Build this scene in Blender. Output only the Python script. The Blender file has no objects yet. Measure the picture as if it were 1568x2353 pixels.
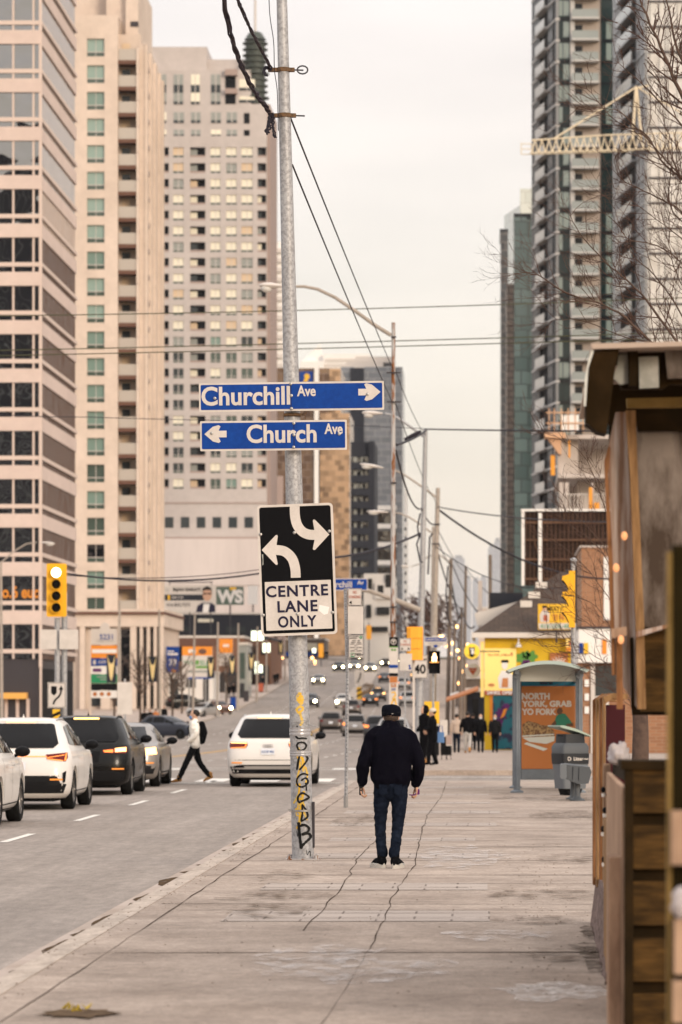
import bpy, bmesh, math, random
from mathutils import Vector, Matrix, noise
from mathutils.bvhtree import BVHTree
R = math.radians
rnd = random.Random(11)
sc = bpy.context.scene
COL = sc.collection
# ---------------------------------------------------------------- camera, sky, sun, exposure
F, U0, V0, CZ = 8820.0, 1125.0, 1611.0, 1.8      # focal length in photo pixels, vanishing point, eye height
cam = bpy.data.objects.new('camera', bpy.data.cameras.new('camera'))
COL.objects.link(cam)
cam.location = (0, 0, CZ); cam.rotation_euler = (R(90), 0, 0)
cd = cam.data
cd.sensor_fit = 'HORIZONTAL'; cd.sensor_width = 24.0; cd.lens = 24.0 * F / 1568
cd.shift_x = -(U0 - 784) / 1568; cd.shift_y = (V0 - 1176.5) / 1568
cd.clip_start = 0.5; cd.clip_end = 20000
cd.dof.use_dof = True; cd.dof.focus_distance = 43.0; cd.dof.aperture_fstop = 3.7
sc.camera = cam
world = bpy.data.worlds.new("World"); sc.world = world
world.use_nodes = True
wn, wl = world.node_tree.nodes, world.node_tree.links
wn.clear()
SUN_EL, SUN_AZ = R(15), R(148)      # low winter sun behind the camera's right shoulder, veiled by cloud
sky = wn.new('ShaderNodeTexSky'); sky.sky_type = 'NISHITA'; sky.sun_disc = False
sky.sun_elevation = SUN_EL; sky.sun_rotation = SUN_AZ
sky.air_density = 1.0; sky.dust_density = 2.0
geo = wn.new('ShaderNodeTexCoord')
sep = wn.new('ShaderNodeSeparateXYZ'); wl.new(geo.outputs['Generated'], sep.inputs[0])
mp = wn.new('ShaderNodeMapping'); mp.inputs['Scale'].default_value = (3, 3, 14)
wl.new(geo.outputs['Generated'], mp.inputs[0])
nz = wn.new('ShaderNodeTexNoise'); nz.inputs['Scale'].default_value = 1.6; nz.inputs['Detail'].default_value = 4
wl.new(mp.outputs[0], nz.inputs['Vector'])
def wmath(op, a, b):
    n = wn.new('ShaderNodeMath'); n.operation = op
    for i, s in enumerate((a, b)):
        if isinstance(s, (int, float)): n.inputs[i].default_value = s
        else: wl.new(s, n.inputs[i])
    return n.outputs[0]
elev = wmath('MAXIMUM', sep.outputs['Z'], 0.0)
veil = wmath('MULTIPLY', wmath('ADD', wmath('MULTIPLY', wmath('MAXIMUM', wmath('ADD', elev, -0.16), 0.0), 1.75), 1.0),
             wmath('ADD', wmath('MULTIPLY', nz.outputs['Fac'], 0.75), 0.625))   # overcast: brighter towards the zenith
cr = wn.new('ShaderNodeValToRGB')                                             # warm near the horizon, pinker above
cr.color_ramp.elements[0].position = 0.0; cr.color_ramp.elements[0].color = (1.0, 0.845, 0.74, 1)
cr.color_ramp.elements[1].position = 0.4; cr.color_ramp.elements[1].color = (1.0, 0.94, 0.90, 1)
e = cr.color_ramp.elements.new(0.16); e.color = (1.0, 0.83, 0.73, 1)
wl.new(elev, cr.inputs[0])
cm = wn.new('ShaderNodeVectorMath'); cm.operation = 'SCALE'
wl.new(cr.outputs[0], cm.inputs[0]); wl.new(veil, cm.inputs['Scale'])
bgS = wn.new('ShaderNodeBackground'); bgS.inputs['Strength'].default_value = 0.05
wl.new(sky.outputs[0], bgS.inputs['Color'])
bgC = wn.new('ShaderNodeBackground'); bgC.inputs['Strength'].default_value = 0.62
wl.new(cm.outputs[0], bgC.inputs['Color'])
addS = wn.new('ShaderNodeAddShader'); wl.new(bgS.outputs[0], addS.inputs[0]); wl.new(bgC.outputs[0], addS.inputs[1])
wo = wn.new('ShaderNodeOutputWorld'); wl.new(addS.outputs[0], wo.inputs['Surface'])
sun = bpy.data.objects.new('sun', bpy.data.lights.new('sun', 'SUN')); COL.objects.link(sun)
sun.data.energy = 1.5; sun.data.angle = R(14); sun.data.color = (1.0, 0.86, 0.71)
sdir = Vector((math.sin(SUN_AZ) * math.cos(SUN_EL), math.cos(SUN_AZ) * math.cos(SUN_EL), math.sin(SUN_EL)))
sun.rotation_euler = sdir.to_track_quat('Z', 'Y').to_euler()
sun.location = (-30, -30, 60)
vs = sc.view_settings
sc.display_settings.display_device = 'sRGB'
vs.view_transform = 'Standard'; vs.look = 'None'; vs.exposure = 0.3; vs.gamma = 1; vs.use_curve_mapping = False
cy = sc.cycles
cy.use_denoising = True
cy.sample_clamp_indirect = 6; cy.max_bounces = 6; cy.diffuse_bounces = 2; cy.glossy_bounces = 3
cy.transmission_bounces = 4; cy.transparent_max_bounces = 10; cy.caustics_reflective = False; cy.caustics_refractive = False
# ---------------------------------------------------------------- helpers
def X(u, Y): return (u - U0) * Y / F
def Z(v, Y): return CZ - (v - V0) * Y / F
def P(u, v, Y): return Vector((X(u, Y), Y, Z(v, Y)))
def interp(tab, y):
    if y <= tab[0][0]: return tab[0][1]
    for (a, b), (c, d) in zip(tab, tab[1:]):
        if y <= c:
            t = (y - a) / (c - a); t = t * t * (3 - 2 * t) if False else t
            return b + (d - b) * t
    return tab[-1][1]
_GT = [(-60, 0), (112, 0), (163, -.42), (230, -.68), (290, -.66), (350, -.15), (400, .55), (440, 1.35), (500, 2.9), (545, 4.2), (605, 6.6), (700, 9.4), (780, 11.0), (900, 12.6), (1100, 13.6), (1500, 14), (6000, 14)]
_BT = [(0, 0), (250, 0), (300, -.8), (450, -3), (600, -5), (800, -9), (1000, -14), (1500, -30)]
def G(y): return sum(interp(_GT, y + k) for k in (-16, -8, 0, 8, 16)) / 5     # pavement level along the street
def B(y): return interp(_BT, y)                                               # bend of the street
def tag(o, label=None, cat=None, group=None, kind=None):
    if label: o['label'] = label
    if cat: o['category'] = cat
    if group: o['group'] = group
    if kind: o['kind'] = kind
    return o
def empty(name, label, cat, loc=(0, 0, 0), rz=0, group=None):
    o = bpy.data.objects.new(name, None); COL.objects.link(o)
    o.location = loc; o.rotation_euler = (0, 0, rz); o.empty_display_size = .2
    return tag(o, label, cat, group)
class MB:
    def __init__(s): s.v = []; s.f = []; s.mi = []; s.m = 0
    def add(s, vs, fs):
        k = len(s.v); s.v += [tuple(p) for p in vs]
        for f in fs: s.f.append([i + k for i in f]); s.mi.append(s.m)
        return s
    def box(s, x0, x1, y0, y1, z0, z1):
        if x0 > x1: x0, x1 = x1, x0
        if y0 > y1: y0, y1 = y1, y0
        if z0 > z1: z0, z1 = z1, z0
        return s.add([(x0,y0,z0),(x1,y0,z0),(x1,y1,z0),(x0,y1,z0),(x0,y0,z1),(x1,y0,z1),(x1,y1,z1),(x0,y1,z1)],
                     [(3,2,1,0),(4,5,6,7),(0,1,5,4),(1,2,6,5),(2,3,7,6),(3,0,4,7)])
    def slab(s, x0, x1, z0, z1, y, d=.01): return s.box(x0, x1, y, y + d, z0, z1)
    def poly(s, pts, y, d=.004):
        # a flat shape in the xz plane, extruded back along y
        n = len(pts); a = sum(pts[i][0]*pts[(i+1)%n][1] - pts[(i+1)%n][0]*pts[i][1] for i in range(n))
        if a < 0: pts = pts[::-1]
        vs = [(x, y, z) for x, z in pts] + [(x, y + d, z) for x, z in pts]
        return s.add(vs, [tuple(range(n)), tuple(range(2*n-1, n-1, -1))] + [(i+n, (i+1)%n+n, (i+1)%n, i) for i in range(n)])
    def prism(s, pts, z0, z1):
        n = len(pts); a = sum(pts[i][0]*pts[(i+1)%n][1] - pts[(i+1)%n][0]*pts[i][1] for i in range(n))
        if a < 0: pts = pts[::-1]
        vs = [(x, y, z0) for x, y in pts] + [(x, y, z1) for x, y in pts]
        return s.add(vs, [tuple(range(n-1,-1,-1)), tuple(range(n, 2*n))] + [(i, (i+1)%n, (i+1)%n+n, i+n) for i in range(n)])
    def tube(s, pts, rad, n=8, caps=True, ell=None):
        pts = [Vector(p) for p in pts]; m = len(pts)
        if not isinstance(rad, (list, tuple)): rad = [rad] * m
        ref = None; vs = []
        for i, p in enumerate(pts):
            t = (pts[min(i+1, m-1)] - pts[max(i-1, 0)]).normalized()
            if ref is None:
                ref = Vector((1,0,0)) if abs(t.x) < .8 else Vector((0,1,0))
            a = (ref - t * ref.dot(t)).normalized(); b = t.cross(a); ref = a
            r = rad[i]; ra, rb = r if isinstance(r, tuple) else (r, r)
            for k in range(n):
                w = 2*math.pi*k/n
                vs.append(p + a*(ra*math.cos(w)) + b*(rb*math.sin(w)))
        fs = [(i*n+k, i*n+(k+1)%n, (i+1)*n+(k+1)%n, (i+1)*n+k) for i in range(m-1) for k in range(n)]
        if caps: fs += [tuple(range(n-1,-1,-1)), tuple(range((m-1)*n, m*n))]
        return s.add(vs, fs)
    def lathe(s, prof, n=20, c=(0,0,0), axis='z', caps=True):
        vs = []
        for r, h in prof:
            for k in range(n):
                w = 2*math.pi*k/n; a, b = r*math.cos(w), r*math.sin(w)
                p = (a, b, h) if axis == 'z' else ((h, a, b) if axis == 'x' else (b, h, a))
                vs.append((p[0]+c[0], p[1]+c[1], p[2]+c[2]))
        m = len(prof)
        fs = [(i*n+k, i*n+(k+1)%n, (i+1)*n+(k+1)%n, (i+1)*n+k) for i in range(m-1) for k in range(n)]
        if caps: fs += [tuple(range(n-1,-1,-1)), tuple(range((m-1)*n, m*n))]
        return s.add(vs, fs)
    def ball(s, c, rx, ry=None, rz=None, n=12, m=8):
        ry = ry or rx; rz = rz or rx
        vs = [(c[0]+rx*math.sin(math.pi*i/m)*math.cos(2*math.pi*k/n), c[1]+ry*math.sin(math.pi*i/m)*math.sin(2*math.pi*k/n), c[2]-rz*math.cos(math.pi*i/m)) for i in range(1, m) for k in range(n)]
        vs += [(c[0],c[1],c[2]-rz), (c[0],c[1],c[2]+rz)]; b = len(vs)
        fs = [((i)*n+k, i*n+(k+1)%n, (i+1)*n+(k+1)%n, (i+1)*n+k) for i in range(m-2) for k in range(n)]
        fs += [(b-2, (k+1)%n, k) for k in range(n)] + [(b-1, (m-2)*n+k, (m-2)*n+(k+1)%n) for k in range(n)]
        return s.add(vs, fs)
    def mesh(s, name, mats=()):
        me = bpy.data.meshes.new(name); me.from_pydata(s.v, [], s.f)
        for m in (mats if isinstance(mats, (list, tuple)) else [mats]): me.materials.append(m)
        me.polygons.foreach_set('material_index', s.mi); me.update()
        return me
    def build(s, name, mats, parent=None, loc=None, smooth=0, rot=None):
        me = s.mesh(name, mats)
        if smooth:
            me.shade_smooth(); me.set_sharp_from_angle(angle=R(smooth))
        return link(name, me, parent, loc, rot)
def link(name, me, parent=None, loc=None, rot=None):
    o = bpy.data.objects.new(name, me); COL.objects.link(o)
    if parent is not None: o.parent = parent
    if loc is not None: o.location = loc
    if rot is not None: o.rotation_euler = rot
    return o
def kids(o): return list(o.children)
def copy_tree(o, parent=None):
    c = o.copy(); COL.objects.link(c); c.parent = parent
    for ch in kids(o): copy_tree(ch, c)
    return c
def evald(o):
    dg = bpy.context.evaluated_depsgraph_get(); dg.update()
    return bpy.data.meshes.new_from_object(o.evaluated_get(dg))
def circ(cx, cz, r, n=20, rz=None): return [(cx+r*math.cos(2*math.pi*k/n), cz+(rz or r)*math.sin(2*math.pi*k/n)) for k in range(n)]
def rrect(x0, x1, z0, z1, r=.03, n=4):
    out = []
    for cx, cz, a in ((x1-r, z1-r, 0), (x0+r, z1-r, 90), (x0+r, z0+r, 180), (x1-r, z0+r, 270)):
        out += [(cx+r*math.cos(R(a+90*i/n)), cz+r*math.sin(R(a+90*i/n))) for i in range(n+1)]
    return out
def ribbon2(pts, w):
    # an outline around a 2-D polyline
    l, r = [], []
    for i, p in enumerate(pts):
        a, b = pts[max(i-1,0)], pts[min(i+1,len(pts)-1)]
        dx, dz = b[0]-a[0], b[1]-a[1]; d = math.hypot(dx, dz) or 1
        ww = w[i] if isinstance(w, list) else w
        l.append((p[0]-dz/d*ww/2, p[1]+dx/d*ww/2)); r.append((p[0]+dz/d*ww/2, p[1]-dx/d*ww/2))
    return l, r
def strip2(mb, pts, w, y, d=.003):
    l, r = ribbon2(pts, w)
    for i in range(len(pts)-1): mb.poly([r[i], r[i+1], l[i+1], l[i]], y, d)
# text: turned into plain mesh standing in the xz plane, readable from -y
_tx = {}
def text_mesh(s, size, bold=0, align='CENTER', ext=.001, spacing=1.0):
    key = (s, size, bold, align, ext, spacing)
    if key in _tx: return _tx[key]
    cu = bpy.data.curves.new('lettering', 'FONT'); cu.body = s; cu.size = size; cu.align_x = align; cu.align_y = 'CENTER'
    cu.offset = bold; cu.extrude = ext; cu.resolution_u = 4; cu.space_character = spacing
    o = bpy.data.objects.new('lettering', cu); COL.objects.link(o)
    me = evald(o); bpy.data.objects.remove(o)
    me.transform(Matrix.Rotation(R(90), 4, 'X')); me.materials.clear()
    _tx[key] = me
    return me
def text(s, size, m, parent, x, y, z, bold=0, align='CENTER', width=None, height=None, name='lettering', spacing=1.0, ext=.001):
    me = text_mesh(s, size, bold, align, ext, spacing).copy()
    if not len(me.vertices): return None
    xs = [v.co.x for v in me.vertices]; zs = [v.co.z for v in me.vertices]
    sx = width / (max(xs)-min(xs)) if width else 1; sz = height / (max(zs)-min(zs)) if height else (sx if width else 1)
    if height and not width: sx = sz
    cx = (max(xs)+min(xs))/2 if align == 'CENTER' else (min(xs) if align == 'LEFT' else max(xs)); cz = (max(zs)+min(zs))/2
    me.transform(Matrix.Diagonal((sx, 1, sz, 1)) @ Matrix.Translation((-cx, 0, -cz)))
    me.materials.append(m)
    return link(name, me, parent, (x, y, z))
# materials
def mat(name, col, rough=.6, metal=0, spec=.22, col2=None, vs=4, det=5, lo=.4, hi=.65, bump=0, bs=40, emit=None, es=0, alpha=1, trans=0, coat=0, stretch=None, sheen=0):
    m = bpy.data.materials.new(name); m.use_nodes = True
    nt = m.node_tree; b = nt.nodes['Principled BSDF']; L = nt.links
    b.inputs['Base Color'].default_value = (*col, 1); b.inputs['Roughness'].default_value = rough
    b.inputs['Metallic'].default_value = metal; b.inputs['Specular IOR Level'].default_value = spec
    b.inputs['Alpha'].default_value = alpha; b.inputs['Transmission Weight'].default_value = trans
    b.inputs['Coat Weight'].default_value = coat; b.inputs['Coat Roughness'].default_value = .04
    b.inputs['Sheen Weight'].default_value = sheen
    if emit: b.inputs['Emission Color'].default_value = (*emit, 1); b.inputs['Emission Strength'].default_value = es
    if col2 or bump:
        tc = nt.nodes.new('ShaderNodeTexCoord'); src = tc.outputs['Object']
        if stretch:
            mp = nt.nodes.new('ShaderNodeMapping'); mp.inputs['Scale'].default_value = stretch; L.new(src, mp.inputs[0]); src = mp.outputs[0]
    if col2:
        n = nt.nodes.new('ShaderNodeTexNoise'); n.inputs['Scale'].default_value = vs; n.inputs['Detail'].default_value = det; n.inputs['Roughness'].default_value = .62
        L.new(src, n.inputs['Vector'])
        r = nt.nodes.new('ShaderNodeValToRGB'); r.color_ramp.elements[0].position = lo; r.color_ramp.elements[1].position = hi
        r.color_ramp.elements[0].color = (*col, 1); r.color_ramp.elements[1].color = (*col2, 1)
        L.new(n.outputs['Fac'], r.inputs[0]); L.new(r.outputs[0], b.inputs['Base Color'])
    if bump:
        n2 = nt.nodes.new('ShaderNodeTexNoise'); n2.inputs['Scale'].default_value = bs; n2.inputs['Detail'].default_value = 6
        L.new(src, n2.inputs['Vector'])
        bp = nt.nodes.new('ShaderNodeBump'); bp.inputs['Strength'].default_value = bump; bp.inputs['Distance'].default_value = .02
        L.new(n2.outputs['Fac'], bp.inputs['Height']); L.new(bp.outputs[0], b.inputs['Normal'])
    return m
def brickmat(name, c1, c2, mortar, sx, sz, rough=.8, rot=(R(90), 0, 0), mort=.02, bias=0.0, metal=0, spec=.4):
    # brick / panel / tile pattern in object space on upright (or, with rot 0, level) faces
    m = bpy.data.materials.new(name); m.use_nodes = True
    nt = m.node_tree; b = nt.nodes['Principled BSDF']; L = nt.links
    b.inputs['Roughness'].default_value = rough; b.inputs['Metallic'].default_value = metal; b.inputs['Specular IOR Level'].default_value = spec
    tc = nt.nodes.new('ShaderNodeTexCoord'); mp = nt.nodes.new('ShaderNodeMapping'); mp.vector_type = 'TEXTURE'; mp.inputs['Rotation'].default_value = rot
    L.new(tc.outputs['Object'], mp.inputs[0])
    br = nt.nodes.new('ShaderNodeTexBrick'); br.inputs['Scale'].default_value = 1; br.inputs['Brick Width'].default_value = sx; br.inputs['Row Height'].default_value = sz
    br.inputs['Color1'].default_value = (*c1, 1); br.inputs['Color2'].default_value = (*c2, 1); br.inputs['Mortar'].default_value = (*mortar, 1)
    br.inputs['Mortar Size'].default_value = mort; br.inputs['Bias'].default_value = bias; br.inputs['Mortar Smooth'].default_value = .1
    L.new(mp.outputs[0], br.inputs['Vector']); L.new(br.outputs['Color'], b.inputs['Base Color'])
    return m
def grain(m, scale, lo, hi, stretch=(1,1,1), det=3):
    # multiply the base colour by fine noise
    nt = m.node_tree; L = nt.links; p = nt.nodes['Principled BSDF']; s = p.inputs['Base Color']
    tc = nt.nodes.new('ShaderNodeTexCoord'); mp = nt.nodes.new('ShaderNodeMapping'); mp.inputs['Scale'].default_value = stretch
    n = nt.nodes.new('ShaderNodeTexNoise'); n.inputs['Scale'].default_value = scale; n.inputs['Detail'].default_value = det; n.inputs['Roughness'].default_value = .7
    mr = nt.nodes.new('ShaderNodeMapRange'); mr.inputs[1].default_value = .3; mr.inputs[2].default_value = .7; mr.inputs[3].default_value = lo; mr.inputs[4].default_value = hi
    vm = nt.nodes.new('ShaderNodeVectorMath'); vm.operation = 'SCALE'
    L.new(tc.outputs['Object'], mp.inputs[0]); L.new(mp.outputs[0], n.inputs['Vector']); L.new(n.outputs['Fac'], mr.inputs[0]); L.new(mr.outputs[0], vm.inputs['Scale'])
    if s.is_linked: L.new(s.links[0].from_socket, vm.inputs[0])
    else: vm.inputs[0].default_value = s.default_value[:3]
    L.new(vm.outputs[0], s); return m
M = {}
def C(name, *a, **k):
    M[name] = mat(name, *a, **k); return M[name]
grain(grain(C('asphalt', (.26,.22,.19), .85, col2=(.335,.285,.25), vs=.9, det=9, lo=.3, hi=.75, bump=.4, bs=60, spec=.15, stretch=(1, .06, 1)), 45, .78, 1.15), 2.5, .88, 1.08, (1, .03, 1)); grain(grain(M['asphalt'], 9, .80, 1.14, (1, .22, 1), 5), .8, .90, 1.07, (1, .5, 1))
grain(grain(C('walk', (.455,.37,.31), .9, col2=(.315,.25,.205), vs=.9, det=12, lo=.40, hi=.70, bump=.5, bs=45, spec=.12), 38, .74, 1.16), 4.5, .86, 1.08); grain(grain(M['walk'], 12, .76, 1.13, (1, .8, 1), 5), 1.3, .85, 1.09, (1, .6, 1), 6)
C('walk_far', (.44,.36,.31), .9, col2=(.34,.27,.22), vs=.7, det=6, spec=.2)
grain(C('curb', (.50,.42,.355), .9, col2=(.30,.24,.19), vs=2, det=7, lo=.5, hi=.85, bump=.3, spec=.1), 30, .75, 1.12); grain(M['curb'], 5, .68, 1.12, (1, .25, 1), 5)
M['paver'] = brickmat('paver', (.385,.32,.275), (.34,.28,.24), (.15,.115,.095), .62, .40, .85, (0,0,0), .010)
C('joint', (.06,.045,.035), 1, spec=0)
C('dirt', (.085,.06,.042), 1, col2=(.17,.12,.08), vs=9, bump=.6, bs=50, spec=0)
C('salt', (.62,.58,.55), .95, col2=(.44,.38,.33), vs=14, spec=.1)
C('paint_white', (.70,.66,.60), .7, col2=(.5,.45,.4), vs=7, lo=.45, hi=.9)
C('paint_yellow', (.62,.33,.06), .7)
C('soil', (.10,.085,.06), 1)
grain(C('galv', (.40,.40,.41), .50, .2, col2=(.27,.265,.27), vs=26, det=4, lo=.42, hi=.6, bump=.05, bs=60), 3, .85, 1.05, (1,1,.35))
C('conc_pole', (.36,.31,.27), .85, col2=(.30,.26,.22), vs=6)
C('rusty', (.40,.38,.37), .6, .2, col2=(.20,.075,.025), vs=3.0, lo=.48, hi=.56, stretch=(3, 3, .5))
C('steel', (.34,.33,.32), .4, .6)
C('dark_steel', (.05,.045,.05), .5, .3)
C('black', (.005,.005,.006), .6, spec=.1)
C('rubber', (.008,.008,.008), .85, spec=.12)
C('white', (.74,.71,.68), .5)
grain(C('sign_white', (.58,.53,.49), .45, col2=(.51,.465,.425), vs=3), 30, .94, 1.03)
grain(C('sign_blue', (.0025,.038,.225), .42, spec=.15, col2=(.003,.046,.255), vs=5), 20, .92, 1.05)
C('sign_black', (.003,.003,.004), .6, spec=.08)
C('sign_navy', (.010,.008,.03), .5)
C('sign_red', (.42,.10,.05), .5)
C('sign_green', (.02,.23,.10), .5)
C('sign_yellow', (.72,.42,.03), .5)
C('sig_yellow', (.78,.40,.02), .4)
C('sig_orange', (.80,.36,.035), .45)
C('wire', (.018,.015,.022), .7)
C('wire_purple', (.022,.016,.035), .7, col2=(.05,.035,.03), vs=20)
C('wood_pole', (.19,.15,.12), .9, col2=(.12,.09,.07), vs=5, stretch=(4,4,.4))
C('glass_dark', (.008,.009,.011), .06, spec=.22)
C('glass_mid', (.035,.042,.045), .1, spec=.35)
C('lamp_glass', (.6,.58,.55), .25)
C('lit_white', (1,1,1), .5, emit=(1,.97,.9), es=6)
C('lit_warm', (1,.8,.5), .5, emit=(1,.62,.25), es=2.2)
C('bulb', (1,.8,.5), .5, emit=(1,.48,.16), es=4.5)
HAZE = .00004
# ---------------------------------------------------------------- the ground, the street
def ys_(y0, y1, step):
    n = max(1, round((y1-y0)/step)); return [y0+(y1-y0)*i/n for i in range(n+1)]
def sheet(name, xl, xr, zo, m, y0, y1, step=6, sides=0, nx=1, kind='structure', mb=None):
    b = mb or MB(); Y = ys_(y0, y1, step); k = len(b.v)
    for y in Y:
        g = G(y) + zo; o = B(y)
        row = [xl + (xr-xl)*i/nx for i in range(nx+1)]
        pts = [(x+o, y, g) for x in row]
        if sides: pts = [(xl+o, y, g-sides)] + pts + [(xr+o, y, g-sides)]
        b.v += pts
    w = nx + 1 + (2 if sides else 0)
    for i in range(len(Y)-1):
        for j in range(w-1):
            b.f.append([k+i*w+j, k+i*w+j+1, k+(i+1)*w+j+1, k+(i+1)*w+j]); b.mi.append(b.m)
    if sides:
        b.f.append(list(range(k+w-1, k-1, -1))); b.mi.append(b.m)
        e = k+(len(Y)-1)*w; b.f.append(list(range(e, e+w))); b.mi.append(b.m)
    if mb: return None
    o = b.build(name, m); return tag(o, kind=kind)
b = MB()
gx = [-9000, -2000, -400, -100, -30, 0, 30, 100, 400, 2000, 9000]
gy = ys_(-60, 1500, 20) + [2500, 5000, 9000, 15000]
for y in gy: b.v += [(x, y, G(y)-.45 - (max(0, y-1500)*.012)) for x in gx]
for i in range(len(gy)-1):
    for j in range(len(gx)-1):
        k = i*len(gx)+j; b.f.append([k, k+1, k+1+len(gx), k+len(gx)]); b.mi.append(0)
tag(b.build('ground', M['soil']), kind='structure')
RL, RR = -25.0, -3.15
sheet('road', RL-.2, RR+.15, -.13, M['asphalt'], -10, 1500, 6, nx=8)
sheet('cross_street', RR+.15, 60, -.134, M['asphalt'], 84, 102, 6)
sheet('cross_street', -70, RL-.2, -.134, M['asphalt'], 84, 102, 6)
sheet('side_street', -80, RL-.2, -.134, M['walk_far'], 378, 418, 6)
sheet('pavement', -3.0, 14, 0, M['walk'], -10, 86.5, 4, .3, nx=6)
sheet('pavement', -3.0, 14, 0, M['walk'], 100, 700, 6, .3)
sheet('pavement', -40, RL-.18, 0, M['walk_far'], -10, 83, 6, .3)
sheet('pavement', -60, RL-.18, 0, M['walk_far'], 103, 378, 6, .3)
sheet('pavement', -60, RL-.18, 0, M['walk_far'], 418, 1100, 6, .3)
for (x0, x1, ya, yb) in ((-3.17, -2.99, -10, 86.6), (-3.17, -2.99, 99.9, 700), (RL-.19, RL, -10, 83), (RL-.19, RL, 103, 378), (RL-.19, RL, 418, 1100)):
    sheet('kerb', x0, x1, .006, M['curb'], ya, yb, 3 if ya < 0 else 8, .2)
# gutter strip of concrete beside the kerb
sheet('gutter', RR-.35, RR+.02, -.126, M['walk_far'], -10, 86, 4)
# lane lines
def mark(b, x0, x1, ya, yb, zo=-.124): sheet('', x0, x1, zo, None, ya, yb, 3, mb=b)
b = MB()
for i in range(-4, 5): mark(b, -6.69, -6.57, 52.3+9.3*i, 55.6+9.3*i)
for i in range(0, 44):
    for x in (-6.63, -10.0, -16.6, -20.2): mark(b, x-.06, x+.06, 118+9*i, 121+9*i)
mark(b, -24.5, -3.5, 89.7, 90.05); mark(b, -24.5, -3.4, 112.4, 112.8); mark(b, -13.0, -3.4, 108.6, 108.9)
for i in range(17):
    x = -4.15 - i*1.27; mark(b, x-.36, x+.36, 91.4, 95.2)
    if i % 2 == 0: mark(b, x-.36, x+.36, 109.3, 111.8)
mark(b, 2, 30, 88.0, 88.25, -.120); mark(b, -2.0, 30, 96.5, 96.8, -.120)
tag(b.build('lane_marking', M['paint_white']), kind='structure')
b = MB()
mark(b, -13.3, -13.18, -10, 88); mark(b, -13.02, -12.9, -10, 88); mark(b, -13.3, -13.18, 118, 330); mark(b, -13.02, -12.9, 118, 330)
tag(b.build('centre_line_marking', M['paint_yellow']), kind='structure')
# darker worn wheel paths and patches
C('patch', (.20,.17,.15), .88, col2=(.26,.22,.19), vs=2, bump=.3, bs=70)
# slab bays of differing tone, the nearest darkest
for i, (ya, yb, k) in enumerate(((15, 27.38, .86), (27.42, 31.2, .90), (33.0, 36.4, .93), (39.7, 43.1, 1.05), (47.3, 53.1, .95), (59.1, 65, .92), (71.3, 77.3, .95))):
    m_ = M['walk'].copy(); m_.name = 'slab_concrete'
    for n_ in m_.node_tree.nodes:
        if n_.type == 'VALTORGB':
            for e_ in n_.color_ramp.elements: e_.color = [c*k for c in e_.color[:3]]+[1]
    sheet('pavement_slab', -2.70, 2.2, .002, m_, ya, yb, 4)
# pavement: unit-paver bands, slab joints and long cracks
b = MB()
band_y = [31.3, 36.5, 43.9, 49.3, 55.2, 61.3, 67.2, 73.2, 79.2]
for y in band_y:
    sheet('', -2.25+rnd.uniform(-.1,.25), -.12+rnd.uniform(-.1,.3), .003, None, y, y+1.15+rnd.uniform(-.1,.5), 2, mb=b)
tag(b.build('paver_band', M['paver']), kind='structure')
def crack(b, pts, w, jag=.012, z=.006, seg=.7):
    out = []
    for (xa, ya), (xb, yb) in zip(pts, pts[1:]):
        n = max(2, int(math.hypot(xb-xa, yb-ya)/seg))
        for i in range(n):
            t = i/n; out.append((xa+(xb-xa)*t+rnd.gauss(0, jag), ya+(yb-ya)*t+rnd.gauss(0, jag)))
    out.append(pts[-1]); ww = [w*rnd.uniform(.3, 1.3) for _ in out]
    l, r = ribbon2(out, ww)
    for i in range(len(out)-1):
        zz = [G(q[1])+z for q in (l[i], l[i+1], r[i+1], r[i])]
        b.add([(q[0], q[1], h) for q, h in zip((l[i], l[i+1], r[i+1], r[i]), zz)], [(0, 1, 2, 3)])
b = MB()
crack(b, [(-.86, 28), (-.88, 35), (-.82, 42), (-.9, 50), (-.98, 60), (-.9, 72), (-.95, 86)], .010, .009)
crack(b, [(-1.45, 30), (-1.42, 37), (-1.5, 44), (-1.45, 52)], .010, .009)
crack(b, [(-2.72, 10), (-2.74, 40), (-2.73, 60), (-2.74, 86)], .011, .008, seg=.9); crack(b, [(-.95, 19), (-.86, 28)], .004, .008)
for y in (27.4, 33.9, 39.6, 43.2, 47.2, 53.2, 59.0, 65.1, 71.2, 77.4, 82):
    crack(b, [(-2.9, y+rnd.uniform(-.15,.15)), (-1, y), (1.9, y+rnd.uniform(-.1,.1))], .032, .012)
for y in band_y:
    crack(b, [(-2.2, y), (.2, y)], .03, .01); crack(b, [(-2.2, y+.45), (-.2, y+.45)], .025, .01)
    crack(b, [(-2.4, y+1.2), (1.6, y+1.25)], .03, .01)
tag(b.build('pavement_joint', M['joint']), kind='structure')
def alpha_noise(m, sc_, lo, hi, stretch=(1,1,1)):
    nt = m.node_tree; L = nt.links; p = nt.nodes['Principled BSDF']
    tc = nt.nodes.new('ShaderNodeTexCoord'); mp = nt.nodes.new('ShaderNodeMapping'); mp.inputs['Scale'].default_value = stretch
    n = nt.nodes.new('ShaderNodeTexNoise'); n.inputs['Scale'].default_value = sc_; n.inputs['Detail'].default_value = 9; n.inputs['Roughness'].default_value = .7
    mr = nt.nodes.new('ShaderNodeMapRange'); mr.inputs[1].default_value = lo; mr.inputs[2].default_value = hi
    L.new(tc.outputs['Object'], mp.inputs[0]); L.new(mp.outputs[0], n.inputs['Vector']); L.new(n.outputs['Fac'], mr.inputs[0]); L.new(mr.outputs[0], p.inputs['Alpha'])
C('salt_a', (.66,.62,.60), .95, spec=.1); alpha_noise(M['salt_a'], 5.5, .46, .85, (1, .5, 1))
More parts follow.
